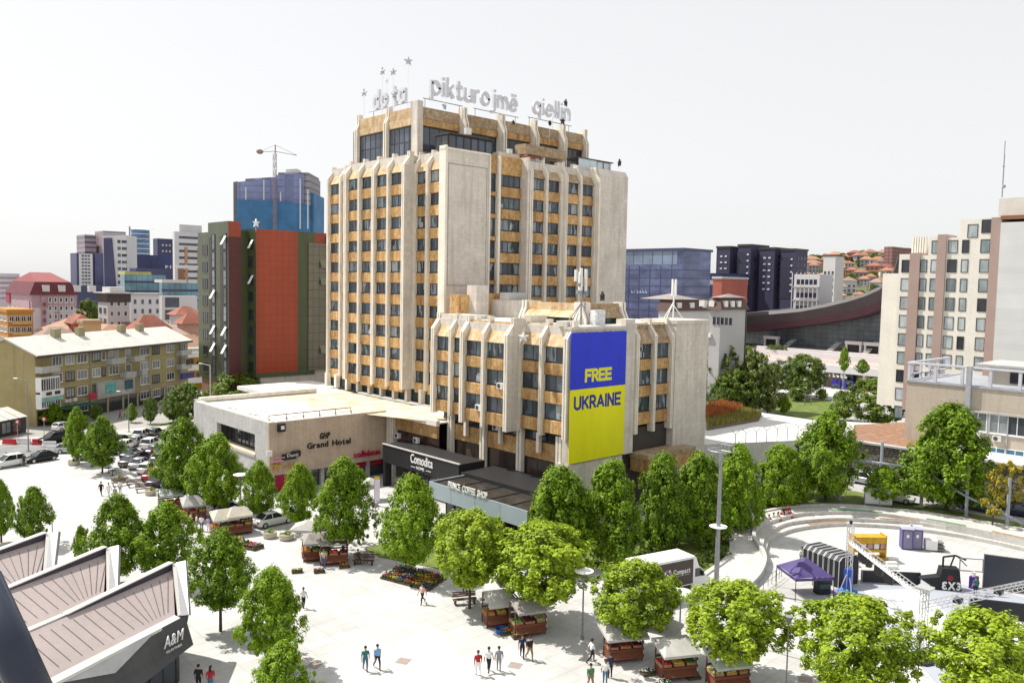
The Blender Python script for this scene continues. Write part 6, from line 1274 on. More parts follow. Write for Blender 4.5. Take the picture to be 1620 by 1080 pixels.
def car_meshes(kind):
    b = B()
    if kind == 'sedan': st = [(-2.25,.70,.42,.72),(-2.15,.82,.30,.92),(-1.75,.88,.22,.98),(-.9,.90,.20,.97),(.75,.90,.20,.93),(1.35,.89,.22,.84),(1.95,.84,.25,.70),(2.2,.70,.36,.60)]; cab = [(-1.75,.80,.95),(-1.05,.62,1.42),(.15,.62,1.44),(.95,.78,.91)]
    elif kind == 'suv': st = [(-2.2,.74,.42,.92),(-2.15,.86,.32,1.05),(-1.8,.92,.26,1.08),(.8,.93,.25,1.03),(1.5,.92,.27,.98),(2.0,.88,.3,.86),(2.22,.76,.4,.74)]; cab = [(-2.1,.82,1.05),(-1.75,.68,1.66),(.1,.68,1.68),(1.0,.80,1.01)]
    else: st = [(-1.95,.70,.42,.85),(-1.9,.82,.30,.98),(-1.5,.86,.22,1.0),(.75,.87,.20,.95),(1.3,.86,.22,.86),(1.75,.80,.26,.72),(1.92,.68,.36,.62)]; cab = [(-1.85,.76,.97),(-1.45,.64,1.44),(.1,.64,1.47),(.95,.76,.93)]
    loft(b, [ring(*q) for q in st])
    (x0,w0,z0),(x1,w1,z1),(x2,w2,z2),(x3,w3,z3) = cab
    b.add([(x1-.05,-w1-.02,z1-.02),(x2+.05,-w2-.02,z2-.02),(x2+.05,w2+.02,z2-.02),(x1-.05,w1+.02,z1-.02),(x1,-w1*.9,z1+.05),(x2,-w2*.9,z2+.05),(x2,w2*.9,z2+.05),(x1,w1*.9,z1+.05)], [(4,5,6,7),(0,1,5,4),(1,2,6,5),(2,3,7,6),(3,0,4,7),(3,2,1,0)])
    xm = (x1+x2)/2-.05
    for s in (-1,1):
        b.tube((x0,s*w0,z0),(x1,s*w1,z1),.045,n=5); b.tube((x3,s*w3,z3),(x2,s*w2,z2),.04,n=5); b.tube((xm,s*(w0+.01),z0),(xm,s*(w1+.01),z1),.04,n=5)
        b.ell((x3-.15,s*(w3+.16),z3+.08),.10,.08,.07,6,4)
    g = B(); g.add([(x0,-w0,z0),(x3,-w3,z3),(x3,w3,z3),(x0,w0,z0),(x1,-w1,z1),(x2,-w2,z2),(x2,w2,z2),(x1,w1,z1)], [(0,1,5,4),(1,2,6,5),(2,3,7,6),(3,0,4,7)])
    xf = st[-1][0]; xr = st[0][0]
    h = B(); h.box(xf-.28,-.12,.58,xf-.04,.12,.70); t = B(); t.box(xr-.02,-.14,.70,xr+.12,.14,.84)
    CARM[kind] = (b.mesh('body', PA['grey'], True), g.mesh('glazing', M_cg), h.mesh('headlight', M_hl), t.mesh('tail_light', M_tl), xf, xr)
for k in ('sedan','suv','hatch'): car_meshes(k)
def car(x, y, rz, kind, colr, label, z=0.0, grp='cars parked round the hotel', pos=None):
    p = pos if pos is not None else G(x, y, z); t = th('parked_car', label, 'car', (p.x,p.y,z), rz, grp); bm_, gm, hm_, tm_, xf, xr = CARM[kind]
    o = ob('body', bm_, t); oslot(o, 0, PA[colr]); ob('glazing', gm, t)
    for sx in (xf-.85, xr+.80):
        for sy in (-.80,.80): w_ = ob('wheel', WT, t, (sx,sy,.33)); ob('rim', WR, w_)
    for s in (-1,1): ob('headlight', hm_, t, (0,s*.62,0)); ob('tail_light', tm_, t, (0,s*.66,0))
    return t
# rows of parked cars: heading given from the ground line through two sight points
def hd(xa, ya, xb, yb): a, c = G(xa,ya), G(xb,yb); return math.atan2(c.y-a.y, c.x-a.x)
RP = hd(205,738,243,722)
row = [(176,709,'silver','suv'),(226,693,'white','suv'),(217,703,'silver','sedan'),(200,709,'white','hatch'),(186,716,'black','sedan'),(208,724,'navy','sedan'),(208,735,'grey','sedan'),(222,739,'silver','sedan'),(236,747,'white','hatch'),(244,757,'red','sedan'),(252,767,'navy','sedan')]
ex_ = [(246,690,'grey','hatch','dark small car beside the grassy verge'),(232,700,'black','sedan','black saloon in the second parking lane'),(240,708,'white','suv','white estate car in the second parking lane'),(248,718,'steel','sedan','steel grey saloon in the second parking lane'),(192,702,'navy','hatch','navy small car near the top of the parking row'),(256,730,'silver','hatch','silver small car before the entrance wing wall'),(262,745,'black','suv','black estate car before the entrance wing wall'),(140,724,'grey','sedan','grey saloon behind the two small maples'),(222,729,'black','hatch','black small car in the middle of the angled row')]
pos_ = ['nearest the verge tree','beside the grassy verge, white','second from the verge, silver','third from the verge, white','behind the right one of two small maples','first of the angled row','second of the angled row','third of the angled row','fourth of the angled row','red one of the angled row','last of the angled row by the big maple']
for i, (x, y, c_, k) in enumerate(row): car(x, y, RP+(R(4) if i % 2 else 0), k, c_, '%s %s parked %s' % (c_, {'suv':'estate car','sedan':'saloon car','hatch':'small car'}[k], pos_[i]))
for x, y, c_, k, lab in ex_: car(x, y, RP, k, c_, lab)
car(83,700,hd(70,702,100,697)+math.pi,'suv','black','black estate car by the red and white road blocks')
car(64,729,hd(40,733,88,725)+math.pi,'sedan','black','black saloon car standing on the plaza at the left')
car(12,738,hd(0,740,36,734)+math.pi,'suv','white','white car with people at its doors at the left edge')
car(112,716,hd(95,716,125,716),'hatch','silver','silver small car half hidden by the two small maples')
car(102,680,hd(90,682,120,677),'hatch','white','white small car on the street before the awning')
car(432,829,hd(395,838,465,822),'sedan','white','white saloon car by the slim maple and planters')
car(365,812,hd(340,815,395,808),'hatch','silver','pale car partly behind the market canopies')
car(515,848,hd(495,850,540,842),'sedan','grey','dark car behind the white stall umbrella')
for i, (x, y, c_, k, lab) in enumerate(((1372,766,'silver','suv','silver car parked below the rubble wall, left end'),(1440,780,'black','suv','black car below the rubble wall behind the white screen'),(1420,793,'white','hatch','white car partly behind the white screen'),(1545,806,'grey','suv','dark estate car on the right road behind the poles'),(1607,792,'blue','hatch','bright blue car at the right edge'),(1612,815,'navy','sedan','dark car below the bright blue one at the right edge'),(1300,770,'white','hatch','white car in the shade behind the poles'),(1480,772,'steel','sedan','steel grey car behind the big dense tree'))):
    car(x, y, R(-90)+R(6*(i%3)), k, c_, lab, 1.22, 'cars on the road below the rubble wall')
# box truck
tk = th('box_truck', 'white box truck with dark brown side and round emblem', 'truck', G(1062,938), hd(1000,950,1112,925))
b = B(); b.box(-4.2,-1.1,.95,1.5,1.1,3.35); ob('cargo_box', b.mesh('cargo_box', M_white), tk)
b = B(); b.box(-4.1,-1.13,1.05,1.4,-1.102,3.22); ob('side_panel', b.mesh('side_panel', mat('truck_brown', (.06,.045,.042), .5, .05)), tk)
b = B(); b.box(-4.25,-1.14,3.22,1.55,1.14,3.42); ob('roof_cap', b.mesh('roof_cap', M_white), tk)
b = B(); b.extx([(0,0),(0,0)],0,0) if False else None
prof = [(1.55,.45),(1.55,2.35),(2.1,2.4),(2.35,2.3),(3.05,1.45),(3.55,1.2),(3.6,.45)]
b.add([(x,-1.0,z) for x, z in prof]+[(x,1.0,z) for x, z in prof], [tuple(range(7)), tuple(range(13,6,-1))]+[((i+1)%7,i,7+i,7+(i+1)%7) for i in range(7)]); ob('cab', b.mesh('cab', PA['white']), tk)
b = B(); b.add([(1.6,-1.0,2.36),(2.2,-1.0,2.38),(1.9,-.9,3.2),(1.55,-1.0,3.3),(1.6,1.0,2.36),(2.2,1.0,2.38),(1.9,.9,3.2),(1.55,1.0,3.3)], [(0,1,2,3),(7,6,5,4),(1,5,6,2),(3,2,6,7)]); ob('wind_deflector', b.mesh('wind_deflector', M_white), tk)
b = B(); b.add([(1.75,-1.01,1.5),(2.9,-1.01,1.5),(2.35,-1.01,2.22),(1.75,-1.01,2.25)], [(0,1,2,3)]); b.add([(1.75,1.01,1.5),(2.9,1.01,1.5),(2.35,1.01,2.22),(1.75,1.01,2.25)], [(3,2,1,0)]); ob('side_window', b.mesh('side_window', M_cg), tk)
b = B(); b.add([(3.06,-.9,1.47),(3.06,.9,1.47),(2.38,.85,2.28),(2.38,-.85,2.28)], [(0,1,2,3)]); o = ob('windscreen', b.mesh('windscreen', M_cg), tk, (.02,0,.01))
b = B(); b.box(-4.1,-.8,.55,1.6,.8,.9); ob('chassis', b.mesh('chassis', M_black), tk)
for sx in (-2.8,2.8):
    for sy in (-.9,.9): w_ = ob('wheel', WT, tk, (sx,sy,.36), sc=(1.1,1.2,1.1)); ob('rim', WR, w_)
for s in (-1,1): b = B(); b.box(2.45,s*1.12-.08,1.55,2.6,s*1.12+.08,1.95); ob('mirror', b.mesh('mirror', M_black), tk)
letters(tk, 'Compact', .62, .004, M_white, Vector((-.85,-1.14,2.1)), 0, fit=1.9, off=.012, world=False); b = B(); b.box(-.8,-1.14,1.93,1.0,-1.135,1.97); ob('strap_line', b.mesh('strap_line', mat('grey_ink', (.4,.38,.37), .6)), tk)
b = B()
for i in range(12):
    a = i*math.pi/6; c_ = (-1.45+.36*math.cos(a), -1.14, 2.2+.36*math.sin(a)); b.add([(c_[0]+.13*math.cos(q*math.pi/3), -1.14, c_[2]+.13*math.sin(q*math.pi/3)) for q in range(6)], [(0,1,2,3,4,5)], i % 3)
ob('emblem', b.mesh('emblem', [mat('ink_red', (.5,.05,.1), .5), mat('ink_blue', (.2,.25,.6), .5), mat('ink_white', (.7,.7,.75), .5)]), tk)
# ============================================================ people
SK = mat('skin', (.42,.24,.16), .6, .05); HRm = [mat('hair_dark', (.02,.014,.01), .7), mat('hair_brown', (.08,.045,.02), .7), mat('hair_grey', (.25,.24,.23), .7)]
def cloth(n, c): return mat('cloth_'+n, c, .85, .12, 6)
CL = {'black':cloth('black',(.015,.015,.018)),'white':cloth('white',(.7,.7,.7)),'teal':cloth('teal',(.03,.16,.15)),'blue':cloth('blue',(.16,.36,.60)),'pink':cloth('pink',(.60,.40,.36)),'navy':cloth('navy',(.02,.03,.07)),'jeans':cloth('jeans',(.07,.13,.24)),'red':cloth('red',(.35,.02,.03)),'beige':cloth('beige',(.50,.43,.34)),'lilac':cloth('lilac',(.42,.36,.62)),'khaki':cloth('khaki',(.22,.16,.09)),'grey':cloth('grey',(.25,.25,.27)),'green':cloth('green',(.05,.18,.08)),'shoe':cloth('shoe',(.03,.025,.022))}
def figure(pose):
    """one continuous skinned body, 1.74 m tall; returns mesh with slots skin, top, trousers, shoes"""
    J = {'pel':(0,0,.95,.145),'wst':(0,0,1.10,.135),'che':(0,0,1.30,.155),'nk0':(0,0,1.44,.075),'nk1':(.01,0,1.51,.055),'hd0':(.02,0,1.58,.085),'hd1':(.02,0,1.66,.092),'hd2':(.01,0,1.72,.06),'nos':(.115,0,1.61,.016)}
    leg = {'stand':((.02,.0),(0,0)),'walk':((.26,.10),(-.22,-.34)),'stride':((.32,.20),(-.28,-.46)),'sit':(None,None)}[pose]
    for s, n in ((1,'l'),(-1,'r')):
        J['hp'+n] = (0,s*.095,.90,.115)
        if pose == 'sit':
            J['pel'] = (0,0,.52,.15); J['wst'] = (-.02,0,.68,.14); J['che'] = (.02,0,.90,.155); J['nk0'] = (.04,0,1.04,.075); J['nk1'] = (.06,0,1.11,.055); J['hd0'] = (.09,0,1.18,.085); J['hd1'] = (.09,0,1.26,.092); J['hd2'] = (.08,0,1.32,.06); J['nos'] = (.185,0,1.21,.016)
            J['hp'+n] = (.05,s*.10,.52,.12); J['kn'+n] = (.46,s*.13,.53,.075); J['an'+n] = (.44,s*.13,.10,.05); J['to'+n] = (.60,s*.14,.05,.042)
            sh = (.03,s*.20,.97); J['sh'+n] = (*sh,.075); J['el'+n] = (.14,s*.24,.72,.055); J['wr'+n] = (.38,s*.16,.62,.038); hnd = Vector((.44,s*.15,.60)); hv = Vector((.8,0,-.25))
        else:
            kx, ax = (leg[0] if s == 1 else leg[1]); J['kn'+n] = (kx*.62+.03,s*.10,.50,.068); J['an'+n] = (ax*1.1,s*.10,.09+(.10 if ax < -.3 else 0),.046); J['to'+n] = (ax*1.1+.16,s*.11,.045+(.03 if ax < -.3 else 0),.042)
            sw = -kx*.75 if pose != 'stand' else .02; J['sh'+n] = (0,s*.20,1.38,.072); J['el'+n] = (sw*.5-.03,s*.26,1.11,.052); J['wr'+n] = (sw+.05,s*.27,.87,.036); hnd = Vector((sw+.07,s*.27,.81)); hv = Vector((.15,0,-1))
        J['hn'+n] = (*hnd,.038)
        hv.normalize()
        for q, (dx, l) in enumerate(((-.03,.075),(-.01,.085),(.012,.08),(.032,.065))):
            f0 = hnd+hv*.045+Vector((dx if pose != 'sit' else 0, dx if pose == 'sit' else 0, 0)); f1 = f0+hv*l*.6+Vector((.012,-s*.01,0)); J['f%d%s'%(q,n)] = (*f0,.0105); J['g%d%s'%(q,n)] = (*f1,.009)
        tb = hnd+Vector((.045,-s*.012,.0)); J['tb'+n] = (*tb,.013); J['tc'+n] = (*(tb+hv*.04+Vector((.015,0,0))),.010)
    E_ = [('pel','wst','T'),('wst','che','T'),('che','nk0','T'),('nk0','nk1','S'),('nk1','hd0','S'),('hd0','hd1','S'),('hd1','hd2','S'),('hd0','nos','S')]
    for n in 'lr':
        E_ += [('pel','hp'+n,'P'),('hp'+n,'kn'+n,'P'),('kn'+n,'an'+n,'P'),('an'+n,'to'+n,'O'),('che','sh'+n,'T'),('sh'+n,'el'+n,'T'),('el'+n,'wr'+n,'S'),('wr'+n,'hn'+n,'S'),('hn'+n,'tb'+n,'S'),('tb'+n,'tc'+n,'S')]
        for q in range(4): E_ += [('hn'+n,'f%d%s'%(q,n),'S'),('f%d%s'%(q,n),'g%d%s'%(q,n),'S')]
    nm = list(J); ix = {k:i for i, k in enumerate(nm)}
    me = bpy.data.meshes.new('figure'); me.from_pydata([J[k][:3] for k in nm], [(ix[a],ix[c]) for a, c, _ in E_], []); o = bpy.data.objects.new('fig', me); COL.objects.link(o)
    o.modifiers.new('s','SKIN'); 
    for i, k in enumerate(nm): v = me.skin_vertices[0].data[i]; v.radius = (J[k][3],J[k][3]); v.use_root = (k == 'pel')
    sd = o.modifiers.new('d','SUBSURF'); sd.levels = 1; sd.render_levels = 1
    dg = bpy.context.evaluated_depsgraph_get(); out = bpy.data.meshes.new_from_object(o.evaluated_get(dg)); bpy.data.objects.remove(o)
    segs = [(Vector(J[a][:3]),Vector(J[c][:3]),t_) for a, c, t_ in E_]; mi = []
    for p in out.polygons:
        c = p.center; best = (9,'T')
        for a, q, t_ in segs:
            d = q-a; u = max(0,min(1,(c-a).dot(d)/d.length_squared)); l = (c-(a+d*u)).length
            if l < best[0]: best = (l,t_)
        mi.append({'S':0,'T':1,'P':2,'O':3}[best[1]])
    out.materials.clear()
    for m in (SK, CL['white'], CL['navy'], CL['shoe']): out.materials.append(m)
    out.polygons.foreach_set('material_index', mi); out.polygons.foreach_set('use_smooth', [True]*len(mi)); return out, J['hd1']
FIG = {k: figure(k) for k in ('stand','walk','stride','sit')}
hb = B(); hb.ell((0,0,0),.118,.108,.112,10,6); HA = hb.mesh('hair', HRm[0], True); hb = B(); hb.ell((0,0,0),.118,.108,.112,10,6); hb.ell((-.075,0,-.17),.055,.09,.2,8,6); HAL = hb.mesh('hair', HRm[0], True)
def person(x, y, rz, pose, top, leg, label, z=0.0, hair=0, long=False, sc=1.0, grp=None, pos=None):
    p = pos if pos is not None else G(x, y, z); t = th('person', label, 'person', (p.x,p.y,p.z), rz, grp, sc); me, hd_ = FIG[pose]
    o = ob('body', me, t); oslot(o, 1, CL[top]); oslot(o, 2, CL[leg]); h = ob('hair', HAL if long else HA, t, (hd_[0]-.028,0,hd_[2]+.028)); oslot(h, 0, HRm[hair]); return t
TOW = math.atan2(-_fh.y,-_fh.x); RGT = math.atan2(_r0.y,_r0.x); AWY = math.atan2(_fh.y,_fh.x)
for a in (
 (578,1061,TOW+.3,'walk','teal','jeans','person in a teal T-shirt walking on the bare paving'),
 (597,1058,TOW+.5,'stride','blue','navy','person in a light blue shirt walking beside the one in teal'),
 (668,955,TOW-.6,'stride','pink','black','person in a pale pink shirt walking past the flower trays'),
 (480,962,AWY,'walk','white','black','person in a white shirt behind the foreground maple'),
 (512,898,TOW+.2,'walk','beige','jeans','person in a beige hat and shirt at the brown stall'),
 (756,1068,AWY+.2,'walk','red','white','person in dark red top and white trousers near the bottom edge'),
 (773,1062,AWY-.2,'stride','white','black','person in white striding in black trousers near the bottom edge'),
 (789,1061,AWY,'walk','grey','grey','person in grey next to the two walking at the bottom'),
 (826,1041,TOW,'walk','navy','black','person in navy walking between the stalls'),
 (838,1044,TOW+.4,'stride','black','khaki','person in black and khaki walking between the stalls'),
 (936,1048,RGT+.4,'stride','white','black','person in a striped white top and black shorts before the stall'),
 (965,1072,AWY+.2,'stand','navy','black','tall person in navy before the fruit stall'),
 (957,1082,AWY-.3,'stand','white','jeans','person in white and jeans before the fruit stall'),
 (934,1090,TOW+.3,'walk','green','khaki','person in green at the bottom edge before the stalls'),
 (314,1092,AWY,'stand','black','black','person in black outside the pavilion with sign letters'),
 (333,1094,AWY,'stand','red','jeans','person with long dark hair in red top and jeans outside the pavilion'),
 (160,784,TOW,'walk','black','black','person in black of the group by the parking row'),
 (172,786,TOW+.2,'walk','white','white','person in white of the group by the parking row'),
 (182,792,TOW-.2,'stand','grey','navy','person in grey of the group by the parking row'),
 (190,781,AWY,'stand','white','grey','person standing behind the group by the parking row'),
 (26,689,RGT,'stride','red','red','person in red crossing at the left before the kiosk'),
 (241,727,AWY,'stand','red','navy','person in red among the parked cars'),
 (302,835,RGT,'stand','pink','khaki','leftmost person of the group at the market canopies'),
 (311,838,RGT+.3,'stand','white','khaki','second person of the group at the market canopies'),
 (319,840,AWY,'stand','white','jeans','person in white shirt and jeans at the market canopies'),
 (330,842,AWY,'stand','lilac','white','person in pale lilac at the market canopies'),
 (1268,893,TOW,'walk','white','grey','person in white beside the purple tent'),
 (1369,795,RGT,'stand','black','black','person in black at the white screen'),
 (1305,625,TOW,'walk','black','black','far person in black on the square by the giant letters'),
 (1298,622,TOW,'walk','white','navy','far person in white on the square by the giant letters'),
 (1290,618,RGT,'stand','red','black','far person in red on the square by the giant letters'),
 (10,735,TOW,'stand','black','black','person in black at the door of the white car'),
 (38,737,TOW+.5,'stand','navy','black','person in navy at the white car'),
 (745,874,TOW,'stand','navy','navy','person in navy under the coffee pavilion canopy'),
 (722,866,TOW+1,'stand','white','khaki','person in white under the coffee pavilion canopy'),
 (198,662,RGT,'walk','pink','jeans','person in pink on the far pavement'),
 (190,664,RGT,'walk','red','black','person in red on the far pavement'),
 (1543,942,AWY,'stand','teal','navy','person in teal on the court before the dark screen')):
    person(*a, z=1.2 if '1369' in str(a[0]) else 0, long=('long' in a[6]), hair=rng.choice((0,0,1)))
person(579,888,TOW+.2,'sit','lilac','grey','person in lilac sitting on a bench by the stall', hair=2); person(566,890,TOW+.5,'sit','black','black','person in black sitting on the bench by the stall')
for i, (x, y, tp) in enumerate(((1216,832,'navy'),(1223,829,'white'),(1230,828,'beige'),(1237,824,'red'),(1243,823,'pink'),(1249,823,'red'),(1239,818,'black'),(1246,816,'red'))):
    person(x, y, TOW+.2*(i%3), 'sit', tp, ('jeans','beige','red')[i%3], '%s person of the group sitting on the amphitheatre steps, in %s' % (('first','second','third','fourth','fifth','sixth','seventh','eighth')[i], tp), z=.42 if i < 6 else .82, long=(i%2==0), grp='people on the steps')
person(736,936,TOW,'sit','navy','black','person sitting behind the slatted bench by the flower trays')
# ============================================================ market stalls
M_wood = mat('stall_wood', (.17,.055,.028), .7, .2, 2, rnd=.1, stretch=(1,1,4)); M_slat = mat('slat_wood', (.10,.055,.045), .7, .2, 2); M_slw = mat('slat_pale', (.62,.60,.58), .7, .1, 2); M_cnv = mat('canvas', (.42,.41,.39), .85, .08, .8, rnd=.06, streak=.15); M_crate = mat('crate_wood', (.30,.17,.08), .8, .2, 3)
CNV = [M_cnv, mat('canvas_cream', (.50,.46,.38), .85, .1, .8, streak=.2), mat('canvas_green_grey', (.36,.40,.35), .85, .1, .8, streak=.2), mat('canvas_dirty', (.30,.28,.26), .85, .15, .8, streak=.3)]
def canopy_mesh(w_, d_, drop=.45, z=2.35, rise=.5):
    b = B(); A = [(-w_/2,-d_/2,z-drop),(w_/2,-d_/2,z-drop),(w_/2,d_/2,z),(-w_/2,d_/2,z)]; t = [(-w_*.25,0,z+rise),(w_*.25,0,z+rise)]
    b.add(A+t, [(0,1,5,4),(1,2,5),(2,3,4,5),(3,0,4)]); lo = [(p[0],p[1],p[2]-.18) for p in A]; b.add(A+lo, [(1,0,4,5),(2,1,5,6),(3,2,6,7),(0,3,7,4)]); return b.mesh('canopy', M_cnv)
PROD = [('red fruit',(.38,.02,.02)),('orange fruit',(.55,.20,.02)),('yellow fruit',(.55,.42,.03)),('green vegetables',(.06,.17,.02)),('dark cherries',(.12,.01,.03)),('pale melons',(.45,.47,.20))]
PM = []
for i, (n_, c_) in enumerate(PROD):
    b = B(); b.box(-.28,-.2,0,.28,.2,.03); b.box(-.3,-.22,0,-.27,.22,.17); b.box(.27,-.22,0,.3,.22,.17); b.box(-.27,-.22,.02,.27,-.19,.15); b.box(-.27,.19,.02,.27,.22,.15); me1 = b.mesh('crate', M_crate)
    b = B(); q = random.Random(i)
    for k in range(5):
        for j in range(4): b.ell((-.22+k*.11+q.uniform(-.02,.02), -.15+j*.1, .13+q.uniform(0,.05)), .065,.06,.06,6,4)
    PM.append((n_, me1, b.mesh('produce', mat('produce%d'%i, c_, .5, .2, 8))))
def crate(p, rz, i, where):
    t = ob('crate', PM[i][1], None, p, rz, 1.25); tag(t, 'small wooden crate of %s on the %s' % (PM[i][0], where), 'crate', 'crates on the market stalls'); ob('produce', PM[i][2], t)
def stall(x, y, rz, label, where, kinds, can=True, cw=3.0, cdp=2.4, n=6, slats=True, p=None):
    p = p or G(x, y); t = th('market_stall', label, 'market stall', p, rz, 'wooden market stalls'); 
    b = B(); b.box(-1.2,-.6,.12,1.2,-.5,.85); b.box(-1.2,.5,.12,1.2,.6,.85); b.box(-1.2,-.5,.12,-1.1,.5,.85); b.box(1.1,-.5,.12,1.2,.5,.85); ob('cart_body', b.mesh('cart_body', M_wood), t)
    b = B(); b.box(-1.3,-.7,.85,1.3,.7,.92); ob('counter', b.mesh('counter', M_wood), t); b = B(); b.extx([(-.98,.35),(-.62,.62),(-.62,.67),(-.98,.40)], -1.2, 1.2); ob('lower_shelf', b.mesh('lower_shelf', M_wood), t)
    for sx in (-1.22,1.22):
        for sy in (-.62,.62): b = B(); b.box(sx-.04,sy-.04,0,sx+.04,sy+.04,2.35 if sy > 0 else 1.95); ob('post', b.mesh('post', M_slat), t)
    if slats:
        for k in range(8): b = B(); b.box(1.27,-.75,.35+k*.24,1.31,.9,.35+k*.24+.14); ob('slat', b.mesh('slat', M_slw if k % 2 else M_slat), t)
        for k in range(4): b = B(); b.box(-1.2,.66,1.15+k*.26,1.2,.70,1.30+k*.26); ob('slat', b.mesh('slat', M_slw if k % 2 else M_slat), t)
    if can:
        cmesh = canopy_mesh(cw*rng.uniform(.85,1.0), cdp*rng.uniform(.8,1.0), rng.uniform(.3,.55), rng.uniform(2.2,2.4), rng.uniform(.2,.5)); cmesh.materials[0] = CNV[int(abs(p.x*7+p.y*3)) % 4]; ob('canopy', cmesh, t)
    dx = Vector((math.cos(rz),math.sin(rz),0)); dy = Vector((-math.sin(rz),math.cos(rz),0))
    for k in range(n):
        q = p+dx*(-.95+1.9*(k%3)/2)+dy*(-.35+.55*(k//3))+Vector((0,0,.925)); crate(q, rz+rng.uniform(-.1,.1), kinds[k % len(kinds)], where)
    return t
FR = R(27-90+90)   # counters face the plaza
Fq = RGT+.35
stall(500,884,Fq,'brown stall with white canopy under the large centre left maple','stall under the centre left maple',(1,3,4)); stall(528,890,Fq-.1,'second brown stall right beside the white canopied one','second stall by the bench',(3,0,4),can=False,n=6)
stall(790,985,Fq,'stall with baskets behind the slatted bench in the middle','middle stall by the bench',(1,2,3),cw=2.6); stall(834,1000,Fq,'stall with a small white parasol canopy right of the middle stall','stall right of the middle one',(3,4,5),cw=2.4)
stall(985,1040,Fq-.1,'clothes stall under the plane tree before the truck','clothes stall',(4,0,4),cw=3.6,n=3); stall(1068,1068,Fq-.1,'fruit stall with two grey canopies and green plants','fruit stall with two canopies',(0,2,3)); stall(1150,1082,Fq-.1,'fruit stall with a pale canopy at the bottom edge','fruit stall at the bottom edge',(5,2,1))
stall(355,845,Fq+.2,'left stall of the cluster before the entrance wing','left stall before the wing',(1,3,0),cw=2.6); stall(377,843,Fq+.2,'stall with a green grey canopy in the cluster before the wing','stall with green canopy',(3,4,2),cw=2.8); stall(305,822,Fq+.2,'stall with a round white canopy behind the group of people','stall behind the group',(1,0,2),cw=2.6); stall(270,806,Fq+.2,'farthest market stall of the cluster by the parking row','farthest market stall',(3,1,0),cw=2.6)
for x, y, w_, lab in ((1048,1035,2.4,'square grey parasol before the fruit stall'),(968,1020,2.4,'square grey parasol over the clothes stall'),(484,866,2.6,'wide white parasol left of the brown stall'),(803,958,1.9,'small white parasol among the middle stalls'),(830,788,2.0,'white parasol on the terrace by the black shop box'),(585,790,2.2,'white parasol below the red lettering')):
    p = G(x, y); t = th('parasol', lab, 'parasol', p, rng.uniform(0,1.5), 'parasols'); ob('canopy', canopy_mesh(w_,w_,.05,2.15,.5), t); b = B(); b.tube((0,0,0),(0,0,2.6),.03,n=6); ob('pole', b.mesh('pole', M_steel), t); b = B(); b.lathe([(.3,0),(.28,.08)],10); ob('base', b.mesh('base', M_conc), t)
p = G(372,838); t = th('parasol', 'violet parasol among the stalls before the entrance wing', 'parasol', p, .3, 'parasols'); b = B(); b.lathe([(1.25,1.85),(1.2,1.95),(.7,2.35),(.05,2.6)],10); ob('canopy', b.mesh('canopy', mat('violet_cloth', (.22,.17,.30), .8, .1)), t); b = B(); b.tube((0,0,0),(0,0,2.5),.03); ob('pole', b.mesh('pole', M_steel), t)
# flower trays
FC_ = [('red',(.42,.02,.03)),('pink',(.55,.12,.25)),('yellow',(.6,.45,.03)),('white',(.65,.65,.6)),('violet',(.16,.05,.35)),('orange',(.55,.18,.02))]
FT = []
for i, (n_, c_) in enumerate(FC_):
    b = B(); b.box(-.6,-.4,0,.6,.4,.22); m1 = b.mesh('tray', M_slat); q = random.Random(40+i); b = B(); b2 = B()
    for k in range(34): x_, y_ = q.uniform(-.55,.55), q.uniform(-.36,.36); b.ell((x_,y_,.28+q.uniform(0,.1)),.10,.10,.09,6,4)
    for k in range(26): x_, y_ = q.uniform(-.55,.55), q.uniform(-.36,.36); b2.ell((x_,y_,.40+q.uniform(0,.08)),.055,.055,.045,6,4)
    FT.append((n_, m1, b.mesh('leaves', mat('flower_leaf', (.03,.08,.015), .8, .4, 6)), b2.mesh('blossoms', mat('bloom_'+n_, c_, .6, .15, 8))))
def tray(p, rz, i, where, s=1.0):
    t = ob('flower_tray', FT[i][1], None, p, rz, s); tag(t, 'tray of %s flowers %s' % (FT[i][0], where), 'flower tray', 'flower trays'); ob('leaves', FT[i][2], t); ob('blossoms', FT[i][3], t)
o_ = G(612,915); ax_ = (G(684,934)-G(612,915)); ay_ = (G(640,898)-G(612,915)); kk = 0
for j in range(4):
    for i in range(6): tray(o_+ax_*(i/6+.02)+ay_*(j/3.6), math.atan2(ax_.y,ax_.x), (i*2+j*3+(i*j)%4) % 6, 'in the flower display under the lawn maple', .95); kk += 1
for k, (x, y) in enumerate(((385,862),(395,866),(376,858),(405,868))): tray(G(x,y), .3, (3,0,2,1)[k], 'in front of the stalls by the entrance wing', 1.1)
for k, (x, y, i) in enumerate(((1025,1066,3),(1050,1084,3),(1075,1092,2),(1096,1072,3),(545,897,5),(470,905,2),(505,905,1),(820,1008,2),(800,1002,5))): tray(G(x,y), Fq, i, 'on the ground beside a market stall', .8)
b = B(); b.lathe([(.42,0),(.5,.35),(.46,.36),(.40,.05)],14); t = ob('tub', b.mesh('tub', mat('blue_plastic', (.02,.10,.40), .4)), None, G(793,1000)); tag(t, 'round blue plastic tub before the middle stall', 'tub')
